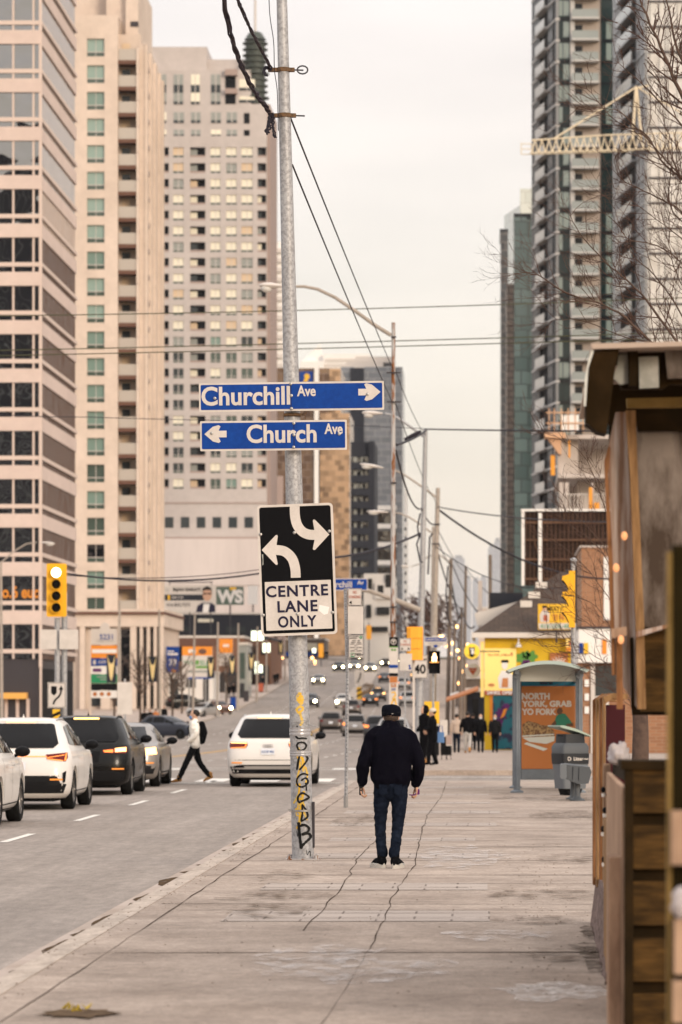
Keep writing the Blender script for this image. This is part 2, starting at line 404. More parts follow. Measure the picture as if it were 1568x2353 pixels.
C('salt_b', (.70,.66,.63), .95, spec=.1); alpha_noise(M['salt_b'], 11, .36, .78, (1, .5, 1))
C('dirt_a', (.13,.095,.07), 1, spec=0); alpha_noise(M['dirt_a'], 4.5, .47, .72, (1, .6, 1))
C('leaf_soft', (.05,.036,.027), 1, spec=0); alpha_noise(M['leaf_soft'], 9, .38, .72, (1, .5, 1))
C('leaf_dirt', (.06,.042,.03), 1, col2=(.15,.10,.06), vs=25, spec=0); alpha_noise(M['leaf_dirt'], 7, .28, .52, (1, .4, 1))
def blot(name, cx, cy_, rx, ry, m, z=.009, n=22, kind='structure'):
    b = MB(); pts = []
    for k in range(n):
        w = 2*math.pi*k/n; q = rnd.uniform(.65, 1.15)
        pts.append((cx+rx*q*math.cos(w), cy_+ry*q*math.sin(w)))
    b.add([(x, y, G(y)+z) for x, y in pts], [tuple(range(n))]); return tag(b.build(name, m), kind=kind)
for i, a in enumerate(((.42, 23.7, .42, .85), (-.9, 25.6, .8, 1.2), (-1.2, 27.2, .5, 1.0), (.1, 29.3, .5, .8), (-.3, 44, .6, 3.5))):
    blot('salt_stain', *a, M['salt_b' if i == 0 else 'salt_a'], z=.009+.0012*i)
for i, a in enumerate(((.4, 31.4, .55, .7), (.55, 35.5, .6, 1.0), (-1.9, 35.2, .7, .9), (-1.9, 33, .4, 1.3), (.9, 43.5, .5, 1.6), (1.3, 60, .7, 2.5), (-2.0, 58, .4, 3), (1.2, 70.5, 1.2, 1.6), (.5, 26.9, .3, .7), (-2.1, 39, .35, 1.4))):
    blot('dirt_stain', *a, M['dirt_a'], z=.0145+.0012*i)
for a in ((.74, 26.3, .12, 1.2), (.70, 27.6, .16, .5), (.78, 29.5, .08, .8)): blot('dirt_stain', *a, M['leaf_soft'], z=.028)
# wet leaves and grit lying in the gutter and at the foot of the patio wall
b = MB(); n = 150
for i in range(n):
    y = 19+i*.33; q = max(0, noise.noise(Vector((y*.55, 3, 0)))+.35*noise.noise(Vector((y*2.1, 7, 0)))+.15); w = .20+.36*q*(1 if y < 45 else .7)
    b.v += [(RR-w, y, -.1225), (RR-.02, y, -.12)]
for i in range(n-1): b.f.append([2*i, 2*i+1, 2*i+3, 2*i+2]); b.mi.append(0)
tag(b.build('gutter_debris', M['leaf_dirt']), kind='stuff')
b = MB()
for i in range(500):
    t = rnd.random()
    if t < .35: x, y = RR+rnd.uniform(.0,.35), rnd.uniform(21, 60)
    elif t < .7: x, y = rnd.uniform(.1, .95), rnd.uniform(23, 48)
    elif t < .85: x, y = rnd.uniform(0.2, 2.0), rnd.uniform(60, 80)
    else: x, y = rnd.uniform(-2.6, .6), rnd.uniform(22, 45)
    s = rnd.uniform(.003, .013); b.add([(x-s, y, G(y)+.010), (x+s, y-s*.5, G(y)+.010), (x+s*.3, y+s*1.5, G(y)+.012), (x, y, G(y)+.016)], [(0,1,2),(0,1,3),(1,2,3)])
tag(b.build('grit', M['dirt']), kind='stuff')
# small weed with yellow leaves in a dark crack near the kerb
blot('dirt_stain', X(190,22.2), 22.0, .22, .35, M['dirt'], .012)
C('weed', (.45,.33,.04), .7)
b = MB()
for i in range(16):
    x, y = X(170,22.2)+rnd.uniform(-.08,.08), 22.2+rnd.uniform(-.12,.12)
    a = rnd.uniform(0,6.28); l = rnd.uniform(.02,.05)
    b.add([(x,y,.01),(x+.012*math.sin(a),y-.012*math.cos(a),.02),(x+l*math.cos(a),y+l*math.sin(a),.03+l*.6),(x-.012*math.sin(a),y+.012*math.cos(a),.02)], [(0,1,2,3)])
tag(b.build('weed', M['weed']), 'tiny yellow-leaved weed growing from a dark crack by the kerb', 'weed')
# raised median with planting beyond the crossing
b = MB()
sheet('', -14.6, -12.4, .02, None, 455, 640, 6, .3, mb=b); tag(b.build('median', M['curb']), kind='structure')
sheet('median', -14.2, -13.0, .02, M['curb'], 113.5, 119, 2, .3)
# ---------------------------------------------------------------- buildings
def part(name, parent, m, boxes, loc=None, rot=None, **k):
    for q in boxes: o = MB().box(*q).build(name, m, parent, loc, rot=rot, **k)
    return o
grain(C('pink_stone', (.60,.485,.43), .75, col2=(.55,.44,.39), vs=.12), 1.2, .93, 1.04)
C('pink_frame', (.58,.47,.41), .6)
C('bronze_bar', (.14,.085,.065), .55)
grain(C('tan_stone', (.63,.52,.44), .8, col2=(.55,.45,.375), vs=.15), .9, .92, 1.05)
C('tan_soffit', (.13,.065,.045), .8)
C('rail_glass', (.42,.37,.32), .2, spec=.6)
C('glass_green', (.17,.25,.215), .12, spec=.7)
C('glass_green2', (.25,.34,.30), .12, spec=.5); C('glass_green_dark', (.06,.085,.07), .12, spec=.7)
C('curtain', (.74,.69,.56), .3, spec=.3); C('curtain_warm', (.60,.45,.30), .3, spec=.5); C('curtain_grey', (.27,.28,.26), .25, spec=.5)
def wavy(m, sc_, st, ior):
    nt = m.node_tree; p = nt.nodes['Principled BSDF']; p.inputs['IOR'].default_value = ior; tc = nt.nodes.new('ShaderNodeTexCoord'); n = nt.nodes.new('ShaderNodeTexNoise'); n.inputs['Scale'].default_value = sc_; n.inputs['Detail'].default_value = 1; bp = nt.nodes.new('ShaderNodeBump'); bp.inputs['Strength'].default_value = st; bp.inputs['Distance'].default_value = .05
    nt.links.new(tc.outputs['Object'], n.inputs['Vector']); nt.links.new(n.outputs['Fac'], bp.inputs['Height']); nt.links.new(bp.outputs[0], p.inputs['Normal']); return m
wavy(C('glass_black', (.003,.004,.005), .02, spec=.5), .55, .5, 2.0)
wavy(C('glass_office', (.002,.003,.004), .02, spec=1.0), .45, .9, 2.3)
C('glass_sky', (.55,.58,.60), .06, .55)
grain(C('mauve_stone', (.48,.43,.405), .8, col2=(.43,.38,.355), vs=.06), .8, .93, 1.05)
C('mauve_dark', (.33,.25,.22), .8)
C('frame_white', (.55,.50,.46), .5)
C('lobby', (.10,.045,.012), .4, emit=(1,.5,.15), es=.06, col2=(.01,.006,.003), vs=1.5)
# -- pink office block on the left
Y1 = 290
b1 = empty('office_building', 'pink stone office block with dark ribbon windows at the left edge', 'building', (-45, Y1, G(Y1)))
def lx(u, Y, o): return X(u, Y) - o.location.x
def lz(v, Y, o): return Z(v, Y) - o.location.z
xr1 = lx(97, Y1, b1); D1 = 25.0; pit = 111.2*Y1/F
zt = lambda v: lz(v, Y1, b1)
part('wall', b1, M['dark_steel'], [(-14, xr1-.35, .35, D1-.02, -.5, zt(-330))])
zs = zt(322.4)
sp, rail = [], []
floors = range(-4, 11)
glassf = lambda i: M['glass_office']
colf = [(28-4*45.5+45.5*k) for k in range(4)]
for i in floors:
    zb = zt(322.4+111.2*i)                    # top of the tall window of floor i
    sp.append((-14, xr1-.08, 0, D1, zb, zb+pit*.285))
    rail.append((-14, xr1-.02, .06, D1-.03, zb-pit*.60, zb-pit*.515))
    for nm, za, zc in (('window', zb-pit*.515, zb), ('window', zb-pit*.715, zb-pit*.60)):
        w = MB(); w.box(-14, xr1-.12, .25, .3, za, zc); w.m = 1
        for u in (-110, -60, -14, 30, 76.5): xx = lx(u, Y1, b1); w.box(xx-.07, xx+.07, .1, .26, za, zc)
        w.build('window', [glassf(i - (0 if za > zb-pit*.52 else -.5)), M['pink_frame']], b1)
        w = MB(); w.box(xr1-.3, xr1-.2, .2, D1-.3, za, zc); w.m = 1
        for k in range(23): yy = .25+k*1.09; w.box(xr1-.22, xr1-(.19 if i < 1 else .165), yy, yy+(.26 if i < 1 else .38), za, zc)
        w.build('window', [M['glass_office'], M['bronze_bar'] if i > 1 else M['pink_frame']], b1)
part('spandrel', b1, M['pink_stone'], sp); part('sill_band', b1, M['pink_frame'], rail)
part('corner_pier', b1, M['pink_frame'], [(xr1-.25, xr1-.03, .03, .28, zt(1534), zt(-330))])
zb = zt(1534.6)
part('ground_floor_wall', b1, M['black'], [(xr1-2.2, xr1-.6, .9, 1.2, .1, zb-.05), (xr1+.0-.5, xr1-.3, 1, D1-1, .1, zb-.05)])
part('lobby_window', b1, M['lobby'], [(-14, xr1-1.2, .6, .7, zt(1608), zb-.1)])
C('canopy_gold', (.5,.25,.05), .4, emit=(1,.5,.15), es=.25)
part('canopy', b1, M['canopy_gold'], [(lx(-30, Y1, b1), lx(63, Y1, b1), -.8, .3, zt(1606), zt(1592))])
part('column', b1, M['pink_stone'], [(lx(u, Y1, b1), lx(u+7, Y1, b1), .1, .5, 0, zt(1606)) for u in (10, 36, 60)])
part('column', b1, M['pink_frame'], [(lx(100, Y1, b1)-.3, lx(104, Y1, b1)-.3, .05, .5, 0, zb)])
q = empty('lettering_sign', 'orange curving letters glowing inside the second floor office window', 'sign', (X(48, Y1), Y1+.2, Z(1360, Y1)))
C('orange_glow', (.5,.18,.02), .5, emit=(1,.35,.05), es=.12)
text('o.6 euo', 1, M['orange_glow'], q, 0, 0, 0, .03, width=2.9, height=.95, name='letters')
o = empty('mirrored_tower', 'dark tower behind the viewer, mirrored in the windows of the pink block', 'building', (-95, -160, 0))
part('wall', o, M['dark_steel'], [(-42, 30, -30, 0, -1, 62), (-20, 24, -31, .5, 62, 104), (31, 48, -20, 4, -1, 40)])
for k in range(15): part('floor_band', o, M['steel'], [(-42, 30, 0, .3, 2+4*k, 2.9+4*k)])
for k in range(5): part('pier', o, M['concrete_grey'] if 'concrete_grey' in M else C('concrete_grey', (.22,.21,.20), .8), [(-42+16*k, -40.5+16*k, .0, .5, 0, 62), (-20+9*k, -19+9*k, .5, .8, 62, 104)])
# -- tan apartment slab with a stack of balconies
Y2 = 419
b2 = empty('apartment_tower', 'tan stone apartment tower with brown balconies beside pink office block', 'building', (-42, Y2, G(Y2)))
x2 = lambda u: lx(u, Y2, b2); z2 = lambda v: lz(v, Y2, b2); p2 = 61.2*Y2/F
zpod = z2(1400)
part('wall', b2, M['tan_stone'], [(x2(120), x2(268), .45, 24, zpod, z2(34)), (x2(266), x2(320), 2.3, 24.02, zpod, z2(70)), (x2(318)-.02, x2(318)+.55, 1.2, 23, zpod, z2(97))])
part('penthouse', b2, M['tan_stone'], [(x2(236), x2(284), 4, 20, z2(70), z2(-60)), (x2(283), x2(312), 3, 20.5, z2(70), z2(-60)), (x2(120), x2(240), 6, 19, z2(34), z2(-60))])
part('parapet', b2, M['mauve_dark'], [(x2(120), x2(268.5), .4, 24.05, z2(34), z2(32.5))])
part('vent', b2, M['dark_steel'], [(x2(294), x2(312), 2.95, 3.3, z2(50), z2(37.5))])
gx2 = [x2(120), x2(200), x2(240), x2(271)]
part('pier', b2, M['tan_stone'], [(x2(120), x2(200), 0, .46, zpod, z2(34)), (x2(240), x2(271), 0, .46, zpod, z2(34))])
wb = []
for i in range(22):
    vt = 88+61.2*i; a, c = z2(vt+41), z2(vt)
    wb.append((x2(199), x2(241), .02, .44, z2(vt+61.2), a)); 
    g = rnd.choice(['glass_green', 'glass_green2']) if i < 15 else rnd.choice(['glass_green', 'glass_green_dark'])
    if i == 19: g = 'glass_black'
    w = MB(); w.box(x2(200), x2(240), .32, .38, a+.55, c); w.m = 1; w.box(x2(200), x2(240), .31, .38, a, a+.5); w.m = 2
    w.box(x2(200), x2(240), .27, .33, a+.48, a+.56); w.box(x2(219.4), x2(220.6), .26, .33, a, c)
    w.build('window', [M[g], M['glass_green_dark'], M['frame_white']], b2)
    # balcony: slab, glass rail, soffit
    zb = z2(146+60.4*i)
    bal = empty('balcony', None, None); bal.parent = b2; bal.location = (x2(271), 0, zb)
    wd = x2(314)-x2(271)
    part('floor_slab', bal, M['tan_soffit'], [(0, wd, .15, 2.4, 0, .42)])
    part('shade_wing', bal, M['tan_stone'], [(wd-.02, wd+.22, .02, 2.6, -1.1, 1.8)])  # wing wall added to deepen the shade in the balcony recess
    part('railing', bal, M['rail_glass'], [(.05, wd-.02, .2, .26, .42, 1.65), (wd-.08, wd-.02, .3, 2.2, .42, 1.65)])
    part('balcony_door', bal, M['glass_mid'] if i % 3 else M['curtain_warm'], [(.25, wd*.55, 2.22, 2.28, .45, 2.6)])
wb.append((x2(199), x2(241), .02, .44, z2(88), z2(34)))
part('spandrel', b2, M['tan_stone'], wb)
# side wall pilasters and narrow windows facing the street
xs = x2(318)+.55
part('pilaster', b2, M['tan_stone'], [(xs-.05, xs+.35, y, y+1.1, zpod, z2(97+3*k)) for k, y in enumerate((1.2, 6.5, 12, 18, 22))])
side = []
for i in range(21):
    zz = z2(180+61.2*i); side += [(xs-.03, xs+.04, y, y+1.5, zz, zz+1.9) for y in (9.2, 15.2, 20)]
part('side_windows', b2, M['glass_mid'], side)
side = []
for i in range(22): side.append((xs-.04, xs+.12, 2.4, 6.4, z2(146+60.4*i), z2(146+60.4*i)+.5))
part('stringcourse', b2, M['mauve_dark'], side)
# podium
part('podium', b2, M['tan_stone'], [(x2(100), x2(378), -.4, 26, z2(1440), zpod), (x2(100), x2(378)-.5, .8, 26, 0, z2(1440))])
part('podium_cornice', b2, M['tan_soffit'], [(x2(100), x2(380), -.8, 26.3, z2(1412), z2(1406))])
part('podium_column', b2, M['tan_stone'], [(x2(u), x2(u+w_), -.35, .9, 0, z2(1439)) for u, w_ in ((184, 12), (232, 22), (300, 14), (322, 7), (338, 7), (354, 7), (366, 10))])
for u, w_ in ((204, 26), (258, 40), (315, 7), (330, 7), (346, 7)):
    part('window', b2, M['glass_black'], [(x2(u), x2(u+w_), .7, .78, 3, z2(1446))])
    part('window', b2, M['glass_mid'], [(x2(u), x2(u+w_), .7, .79, .3, 2.6)])
# -- mauve gridded tower
Y3 = 680
b3 = empty('residential_tower', 'mauve gridded residential tower with rows of pale square windows', 'building', (-47, Y3, G(Y3)))
x3 = lambda u: lx(u, Y3, b3); z3 = lambda v: lz(v, Y3, b3)
cols = [(354,388,1), (398,422,0), (437,472,1), (484,507,0), (520,544,0), (555,581,0), (592,611,1)]
rows = [(338+36.3*k, 361+36.3*k) for k in range(23)]
part('wall', b3, M['mauve_stone'], [(x3(330), x3(613), 1.2, 26, z3(1310), z3(236)), (x3(330), x3(576), 1.22, 25.9, z3(236), z3(158)), (x3(345), x3(472), 4, 22, z3(160), z3(98)), (x3(470), x3(590), 5, 21, z3(236), z3(125))])
pp = []; us = [330] + [q for c in cols for q in c[:2]]
for a, c in zip(us[0::2], us[1::2]): pp.append((x3(a), x3(c), 0, 1.22, z3(1133), z3(330)))
ss = []; vsr = [330] + [q for r in rows for q in r]
for a, c in zip(vsr[0::2], vsr[1::2]): ss.append((x3(330), x3(611), .04, 1.21, z3(c), z3(a)))
pp += [(x3(330), x3(613), -.02, 1.25, z3(338), z3(312)), (x3(330), x3(613), .0, 1.23, z3(1310), z3(1133.3))]
part('pier', b3, M['mauve_stone'], pp); part('spandrel', b3, M['mauve_stone'], ss)
part('corner_bay', b3, M['mauve_dark'], [(x3(613), x3(620), 1.6, 24, z3(1310), z3(236))])
for (v0, v1) in rows:
    for (u0, u1, bal) in cols:
        a, c = z3(v1), z3(v0); xa, xb = x3(u0), x3(u1)
        if bal:
            w = MB(); w.box(xa, xb, .95, 1.15, a, c); w.m = 1; w.box(xa, xa+(xb-xa)*.45, .9, .96, a+.1, c-.25); w.m = 2
            w.box(xa, xb, .1, .16, a, a+.38)
            w.build('balcony', [M['black'], M[rnd.choice(['curtain', 'curtain_warm', 'curtain_grey', 'glass_mid', 'glass_mid'])], M['mauve_dark']], b3)
        else:
            low = v0 > 760
            g = rnd.choice(['curtain', 'curtain', 'curtain', 'curtain_warm', 'curtain_grey']) if not low else rnd.choice(['curtain', 'curtain_grey', 'glass_green', 'glass_green_dark', 'glass_mid'])
            w = MB(); w.box(xa, xb, .25, .3, a+.42, c); w.m = 1; w.box(xa, xb, .24, .3, a, a+.4); w.m = 2
            w.box((xa+xb)/2-.05, (xa+xb)/2+.05, .18, .26, a, c); w.box(xa, xb, .17, .26, a+.36, a+.42)
            if rnd.random() < .04: w.m = 3; w.box(xa+.5, xa+.75, .4, .5, c-.7, c-.5)
            w.build('window', [M[g], M['glass_green_dark'], M['frame_white'], M['bulb']], b3)
for (u0, u1, v0, v1) in [(u, u+w_, v, v+h) for v, h in ((295, 18), (255, 25)) for u, w_ in ((359, 22), (398, 24), (438, 22), (484, 23), (520, 24))] + [(u, u+w_, 168, 237) for u, w_ in ((359, 22), (398, 22), (438, 20), (484, 22))] + [(549, 585, 179, 205), (549, 585, 218, 233)]:
    w = MB(); a, c = z3(v1), z3(v0); xa, xb = x3(u0), x3(u1)
    yy = 1.15
    w.box(xa, xb, yy, yy+.2, a, c); w.m = 1
    if v1-v0 > 40: w.box(xa, xb, yy-.03, yy, z3(210), z3(192))
    w.box(xa, xb, yy-.04, yy, a, a+.5); w.m = 2; w.box((xa+xb)/2-.06, (xa+xb)/2+.06, yy-.06, yy, a, c)
    w.build('window', [M[rnd.choice(['curtain_grey', 'curtain_grey', 'curtain'])], M['glass_mid'], M['frame_white']], b3)
part('loggia', b3, M['mauve_dark'], [(x3(517), x3(545), .0, 1.3, z3(214), z3(202)), (x3(517), x3(545), .02, 1.3, z3(172), z3(158))])
part('loggia_opening', b3, M['black'], [(x3(517), x3(541), 1.1, 1.24, z3(202), z3(172)), (x3(517), x3(541), 1.1, 1.24, z3(236), z3(214)), (x3(560), x3(573), 1.1, 1.24, z3(281), z3(257)), (x3(560), x3(573), 1.1, 1.24, z3(313), z3(296))])
part('vent_grille', b3, M['glass_mid'], [(x3(379+36.6*k), x3(399+36.6*k), -.04, .3, z3(1213), z3(1188)) for k in range(7)])
part('ledge', b3, M['mauve_dark'], [(x3(330), x3(604), -.3, 1, z3(1238), z3(1234)), (x3(330), x3(613), -.12, .3, z3(1157), z3(1154))])
C('podium_panel', (.60,.53,.50), .55, col2=(.47,.41,.39), vs=.16, stretch=(1, 1, .1))
part('podium', b3, M['podium_panel'], [(x3(330), x3(606), -1.2, 1.21, z3(1345), z3(1238.5)), (x3(330), x3(640), -1.0, 1.2, 0, z3(1345.2))])
C('turret', (.055,.065,.055), .5)
w = MB(); cxt, czt = x3(584), z3(235)
prof = [(1.75, z3(300)), (1.75, z3(88))]
w.lathe(prof, 20, (cxt, 3.5, 0))
for k in range(15):
    zz = z3(92+14*k); rr = 2.25 if k not in (5, 9) else 2.5; w.lathe([(1.7, zz-.2), (rr, zz-.14), (rr, zz+.1), (1.7, zz+.24)], 20, (cxt, 3.5, 0))
w.lathe([(2.0, z3(84)), (1.2, z3(68)), (.8, z3(65))], 16, (cxt, 3.5, 0))
w.build('turret', M['turret'], b3, smooth=40)
w = MB(); w.tube([(cxt, 3.5, z3(66)), (cxt, 3.5, z3(-120))], .22, 6); w.build('mast', M['frame_white'], b3)
# -- bronze glass block, dark slab, grey glass tower, striped tower behind the signs
M['bronze_glass'] = brickmat('bronze_glass', (.10,.055,.035), (.27,.18,.115), (.26,.19,.15), 1.7, 1.55, .10, mort=.09, metal=.35, spec=.8)
M['gold_glass'] = brickmat('gold_glass', (.50,.33,.20), (.10,.06,.035), (.40,.28,.18), 1.3, 1.1, .16, mort=.035, metal=.35, spec=.6, bias=-.25)
Y4 = 800
b4 = empty('bronze_office_building', 'bronze mirrored glass office block behind the street name signs', 'building', (-38, Y4, G(Y4)))
x4 = lambda u: lx(u, Y4, b4); z4 = lambda v: lz(v, Y4, b4)
part('curtain_wall', b4, M['bronze_glass'], [(x4(600), x4(722), 0, 25, 0, z4(846)), (x4(722), x4(757), 1, 25.1, 0, z4(845))])
part('curtain_wall', b4, M['gold_glass'], [(x4(736), x4(804), -.8, 24, 0, z4(950)), (x4(757), x4(783), .5, 24.9, 0, z4(846))])
part('pier', b4, M['white'], [(x4(723), x4(733), -1.0, 1.2, 0, z4(838))])
part('side_wall', b4, M['mauve_dark'], [(x4(618), x4(652), -2, .3, 0, z4(1095))])
q = empty('bank_sign', 'square blue sign with yellow emblem on bronze glass block', 'sign', (X(704,Y4-.2), Y4-.3, Z(868,Y4)))
w = MB(); w.slab(-1.4, 1.4, -1.3, 1.3, 0, .2); w.build('panel', M['sign_blue'], q)
w = MB(); w.poly([(-.7,-.8),(.2,-.9),(.5,-.2),(.8,.1),(.6,.7),(0,.9),(-.5,.4),(-.2,0)], -.03); w.build('emblem', M['sign_yellow'], q)
C('charcoal', (.020,.022,.030), .6, spec=.15); C('grey_panel', (.23,.235,.25), .35, spec=.5)
Y6 = 700
b6 = empty('charcoal_tower', 'charcoal apartment slab with dark strip balconies left of rusty pole', 'building', (-24, Y6, G(Y6)))
x6 = lambda u: lx(u, Y6, b6); z6 = lambda v: lz(v, Y6, b6)
part('wall', b6, M['charcoal'], [(x6(806), x6(850), 1.2, 20, 0, z6(1014)), (x6(848), x6(861), 0, 20.1, 0, z6(1013))])
for k in range(13):
    zz = z6(1062+30*k)
    part('balcony', b6, M['charcoal'], [(x6(806), x6(848), 0, 1.3, zz-1.3, zz)])
    w = MB(); w.box(x6(808), x6(846), 1.1, 1.25, zz, zz+1.05); w.m = 1; w.box(x6(813), x6(820), 1.0, 1.12, zz, zz+1.0); w.box(x6(830), x6(833), 1.0, 1.12, zz, zz+1)
    w.build('window', [M['glass_black'], M['curtain_grey']], b6)
Y5 = 950
M['grey_curtain'] = brickmat('grey_curtain', (.21,.225,.25), (.13,.145,.17), (.34,.33,.33), 3.2, 1.6, .2, mort=.06, spec=.7)
b5 = empty('grey_glass_tower', 'tall grey glass tower with white floor bands behind rusty pole', 'building', (-30, Y5, G(Y5)))
x5 = lambda u: lx(u, Y5, b5); z5 = lambda v: lz(v, Y5, b5)
part('curtain_wall', b5, M['grey_curtain'], [(x5(784), x5(814), 0, 26, 0, z5(843)), (x5(814), x5(838), -.4, 26.1, 0, z5(845)), (x5(838), x5(925), .02, 25.9, 0, z5(843))])
part('mechanical_floor', b5, M['frame_white'], [(x5(795), x5(880), 2, 20, z5(843), z5(828)), (x5(815), x5(905), 6, 18, z5(828), z5(814))])
part('stair_shaft', b5, M['charcoal'], [(x5(806), x5(837), -.9, .5, z5(1200), z5(846))])
for k in range(9):
    part('floor_band', b5, M['white'], [(x5(806), x5(912), -.55, .4, z5(1167+42*k)-.55, z5(1167+42*k)+.55)])
    part('window', b5, M['glass_black'], [(x5(806), x5(911), -.2, .3, z5(1209+42*k)+.7, z5(1171+42*k)-.7)])
Y7 = 1050
b7 = empty('striped_tower', 'pale apartment tower with stacked shadowed balconies right of rusty pole', 'building', (-22, Y7, G(Y7)))
x7 = lambda u: lx(u, Y7, b7); z7 = lambda v: lz(v, Y7, b7)
part('wall', b7, M['white'], [(x7(895), x7(935), .5, 18, 0, z7(1128))])
for k in range(13): part('balcony', b7, M['white'], [(x7(908), x7(938), -1, .6, z7(1205+20.5*k)-.8, z7(1205+20.5*k)+.7)])
part('wall_recess', b7, M['glass_mid'], [(x7(910), x7(934.5), .3, .55, 0, z7(1190))])
C('pale_wall', (.50,.47,.44), .7)
w6 = empty('white_midrise', 'white midrise block with dark window slots beneath grey tower', 'building', (-25, 640, G(640)))
xw = lambda u: lx(u, 640, w6); zw = lambda v: lz(v, 640, w6)
part('wall', w6, M['pale_wall'], [(xw(836), xw(905), 0, 16, 0, zw(1318)), (xw(862), xw(907), -.5, 16.1, zw(1376), zw(1340))])
for u, v, w_, h in ((842, 1330, 14, 26), (868, 1345, 14, 22), (886, 1320, 16, 30), (842, 1390, 12, 30), (866, 1395, 30, 18), (842, 1440, 50, 12)):
    part('window', w6, M['glass_dark'], [(xw(u), xw(u+w_), -.56, -.3, zw(v+h), zw(v))])
# far pale building and crane shape above the bronze block
b8 = empty('pale_tower', 'pale distant apartment tower right behind the mauve gridded tower', 'building', (-70, 1250, G(1250)))
x8 = lambda u: lx(u, 1250, b8); z8 = lambda v: lz(v, 1250, b8)
part('wall', b8, M['white'], [(x8(600), x8(650), 0, 20, 0, z8(555))])
for k in range(14): part('balcony', b8, M['frame_white'], [(x8(618), x8(651), -1, .5, z8(575+22*k)-.9, z8(575+22*k)+.5)])
b9 = empty('stepped_tower', 'pale distant stepped tower above the bronze glass block', 'building', (-55, 1400, G(1400)))
x9 = lambda u: lx(u, 1400, b9); z9 = lambda v: lz(v, 1400, b9)
part('wall', b9, M['white'], [(x9(690), x9(744), 0, 20, 0, z9(830)), (x9(742), x9(850), 2, 22, 0, z9(812))])
w = MB(); w.add([(x9(690), 5, z9(830)), (x9(744), 5, z9(830)), (x9(735), 5, z9(786)), (x9(690), 12, z9(830)), (x9(744), 12, z9(830)), (x9(735), 12, z9(786))], [(0,1,2),(3,5,4),(0,2,5,3),(1,4,5,2)]); w.build('roof', M['white'], b9)
for k in range(8): part('window_band', b9, M['frame_white'], [(x9(746), x9(846), 1.8, 2.2, z9(826+12*k)-.7, z9(826+12*k)+.5)])
# -- right hand glass towers
C('t_grey', (.115,.13,.14), .2, spec=.5, col2=(.08,.09,.10), vs=.3); C('t_grey2', (.24,.25,.265), .3, spec=.5, col2=(.20,.21,.22), vs=.3); C('t_frame', (.21,.21,.215), .5); C('t_green', (.010,.022,.023), .06, spec=.35)
C('t_greenlight', (.19,.235,.22), .1, spec=.8); C('t_beige', (.36,.305,.265), .8); C('t_slab', (.47,.455,.44), .7); C('t_rail', (.52,.52,.50), .25, spec=.6); C('t_recess', (.022,.02,.02), .9)
C('t_rail2', (.27,.295,.285), .15, spec=.5)
YA = 513
tA = empty('glass_tower', 'dark glass condominium tower with white balcony rails right of the open sky', 'building', (8.9, YA, G(YA)))
za = lambda v: lz(v, YA, tA); pa = 49*YA/F; xa_ = lambda u: lx(u, YA, tA)
ANG = math.atan2(-19, 3.05)
fx = (5.85-8.9, 19.0, 0)
ztop = za(-170)
part('core', tA, M['t_recess'], [(.3, xa_(1409), 1.6, 30, 0, ztop)])
w = MB(); w.prism([(.3, 1.5), (.3, 28), (-2.0, 28), (-2.3, 19.2), (-.2, 1.5)], 0, ztop); w.build('core', M['t_recess'], tA)
LF = 19.24
b = MB(); c = MB(); d = MB(); g = MB(); nf = 33
side_ctr = []
for i in range(nf):
    zb = za(1170+49*3) + pa*i
    b.box(0, LF, -.02, .5, zb-.14, zb+.14)                     # floor edge
    for (x0, x1) in ((0, LF*.29), (LF*.66, LF)):
        c = MB(); c.box(x0, x1, .12, .4, zb+.14, zb+pa-.14); c.m = 1
        for k in range(5): xx = x0+(x1-x0)*k/4; c.box(xx-.07, xx+.07, .04, .3, zb+.14, zb+pa-.14)
        c.build('window_panel', [M['t_grey'], M['t_frame']], tA, fx, rot=(0,0,ANG))
    bal = MB(); bal.box(LF*.29, LF*.665, -.5, -.42, zb+.1, zb+1.25); bal.m = 1; bal.box(LF*.285, LF*.67, -.55, 1, zb-.2, zb+.1)
    bal.m = 2; bal.box(LF*.30, LF*.65, 1.0, 1.1, zb+.1, zb+pa-.2)
    bal.build('balcony', [M['t_rail'], M['t_slab'], M['t_green']], tA, fx, rot=(0,0,ANG))
b.build('floor_edge', M['t_slab'], tA, fx, rot=(0,0,ANG))
xL, xB, xD, xE = 0, xa_(1312), xa_(1382), xa_(1410)
part('wall', tA, M['t_beige'], [(xB, xD, .9, 2, 0, ztop)])
part('pier', tA, M['t_slab'], [(xB-.05, xB+.55, .2, 1.2, 0, ztop)])
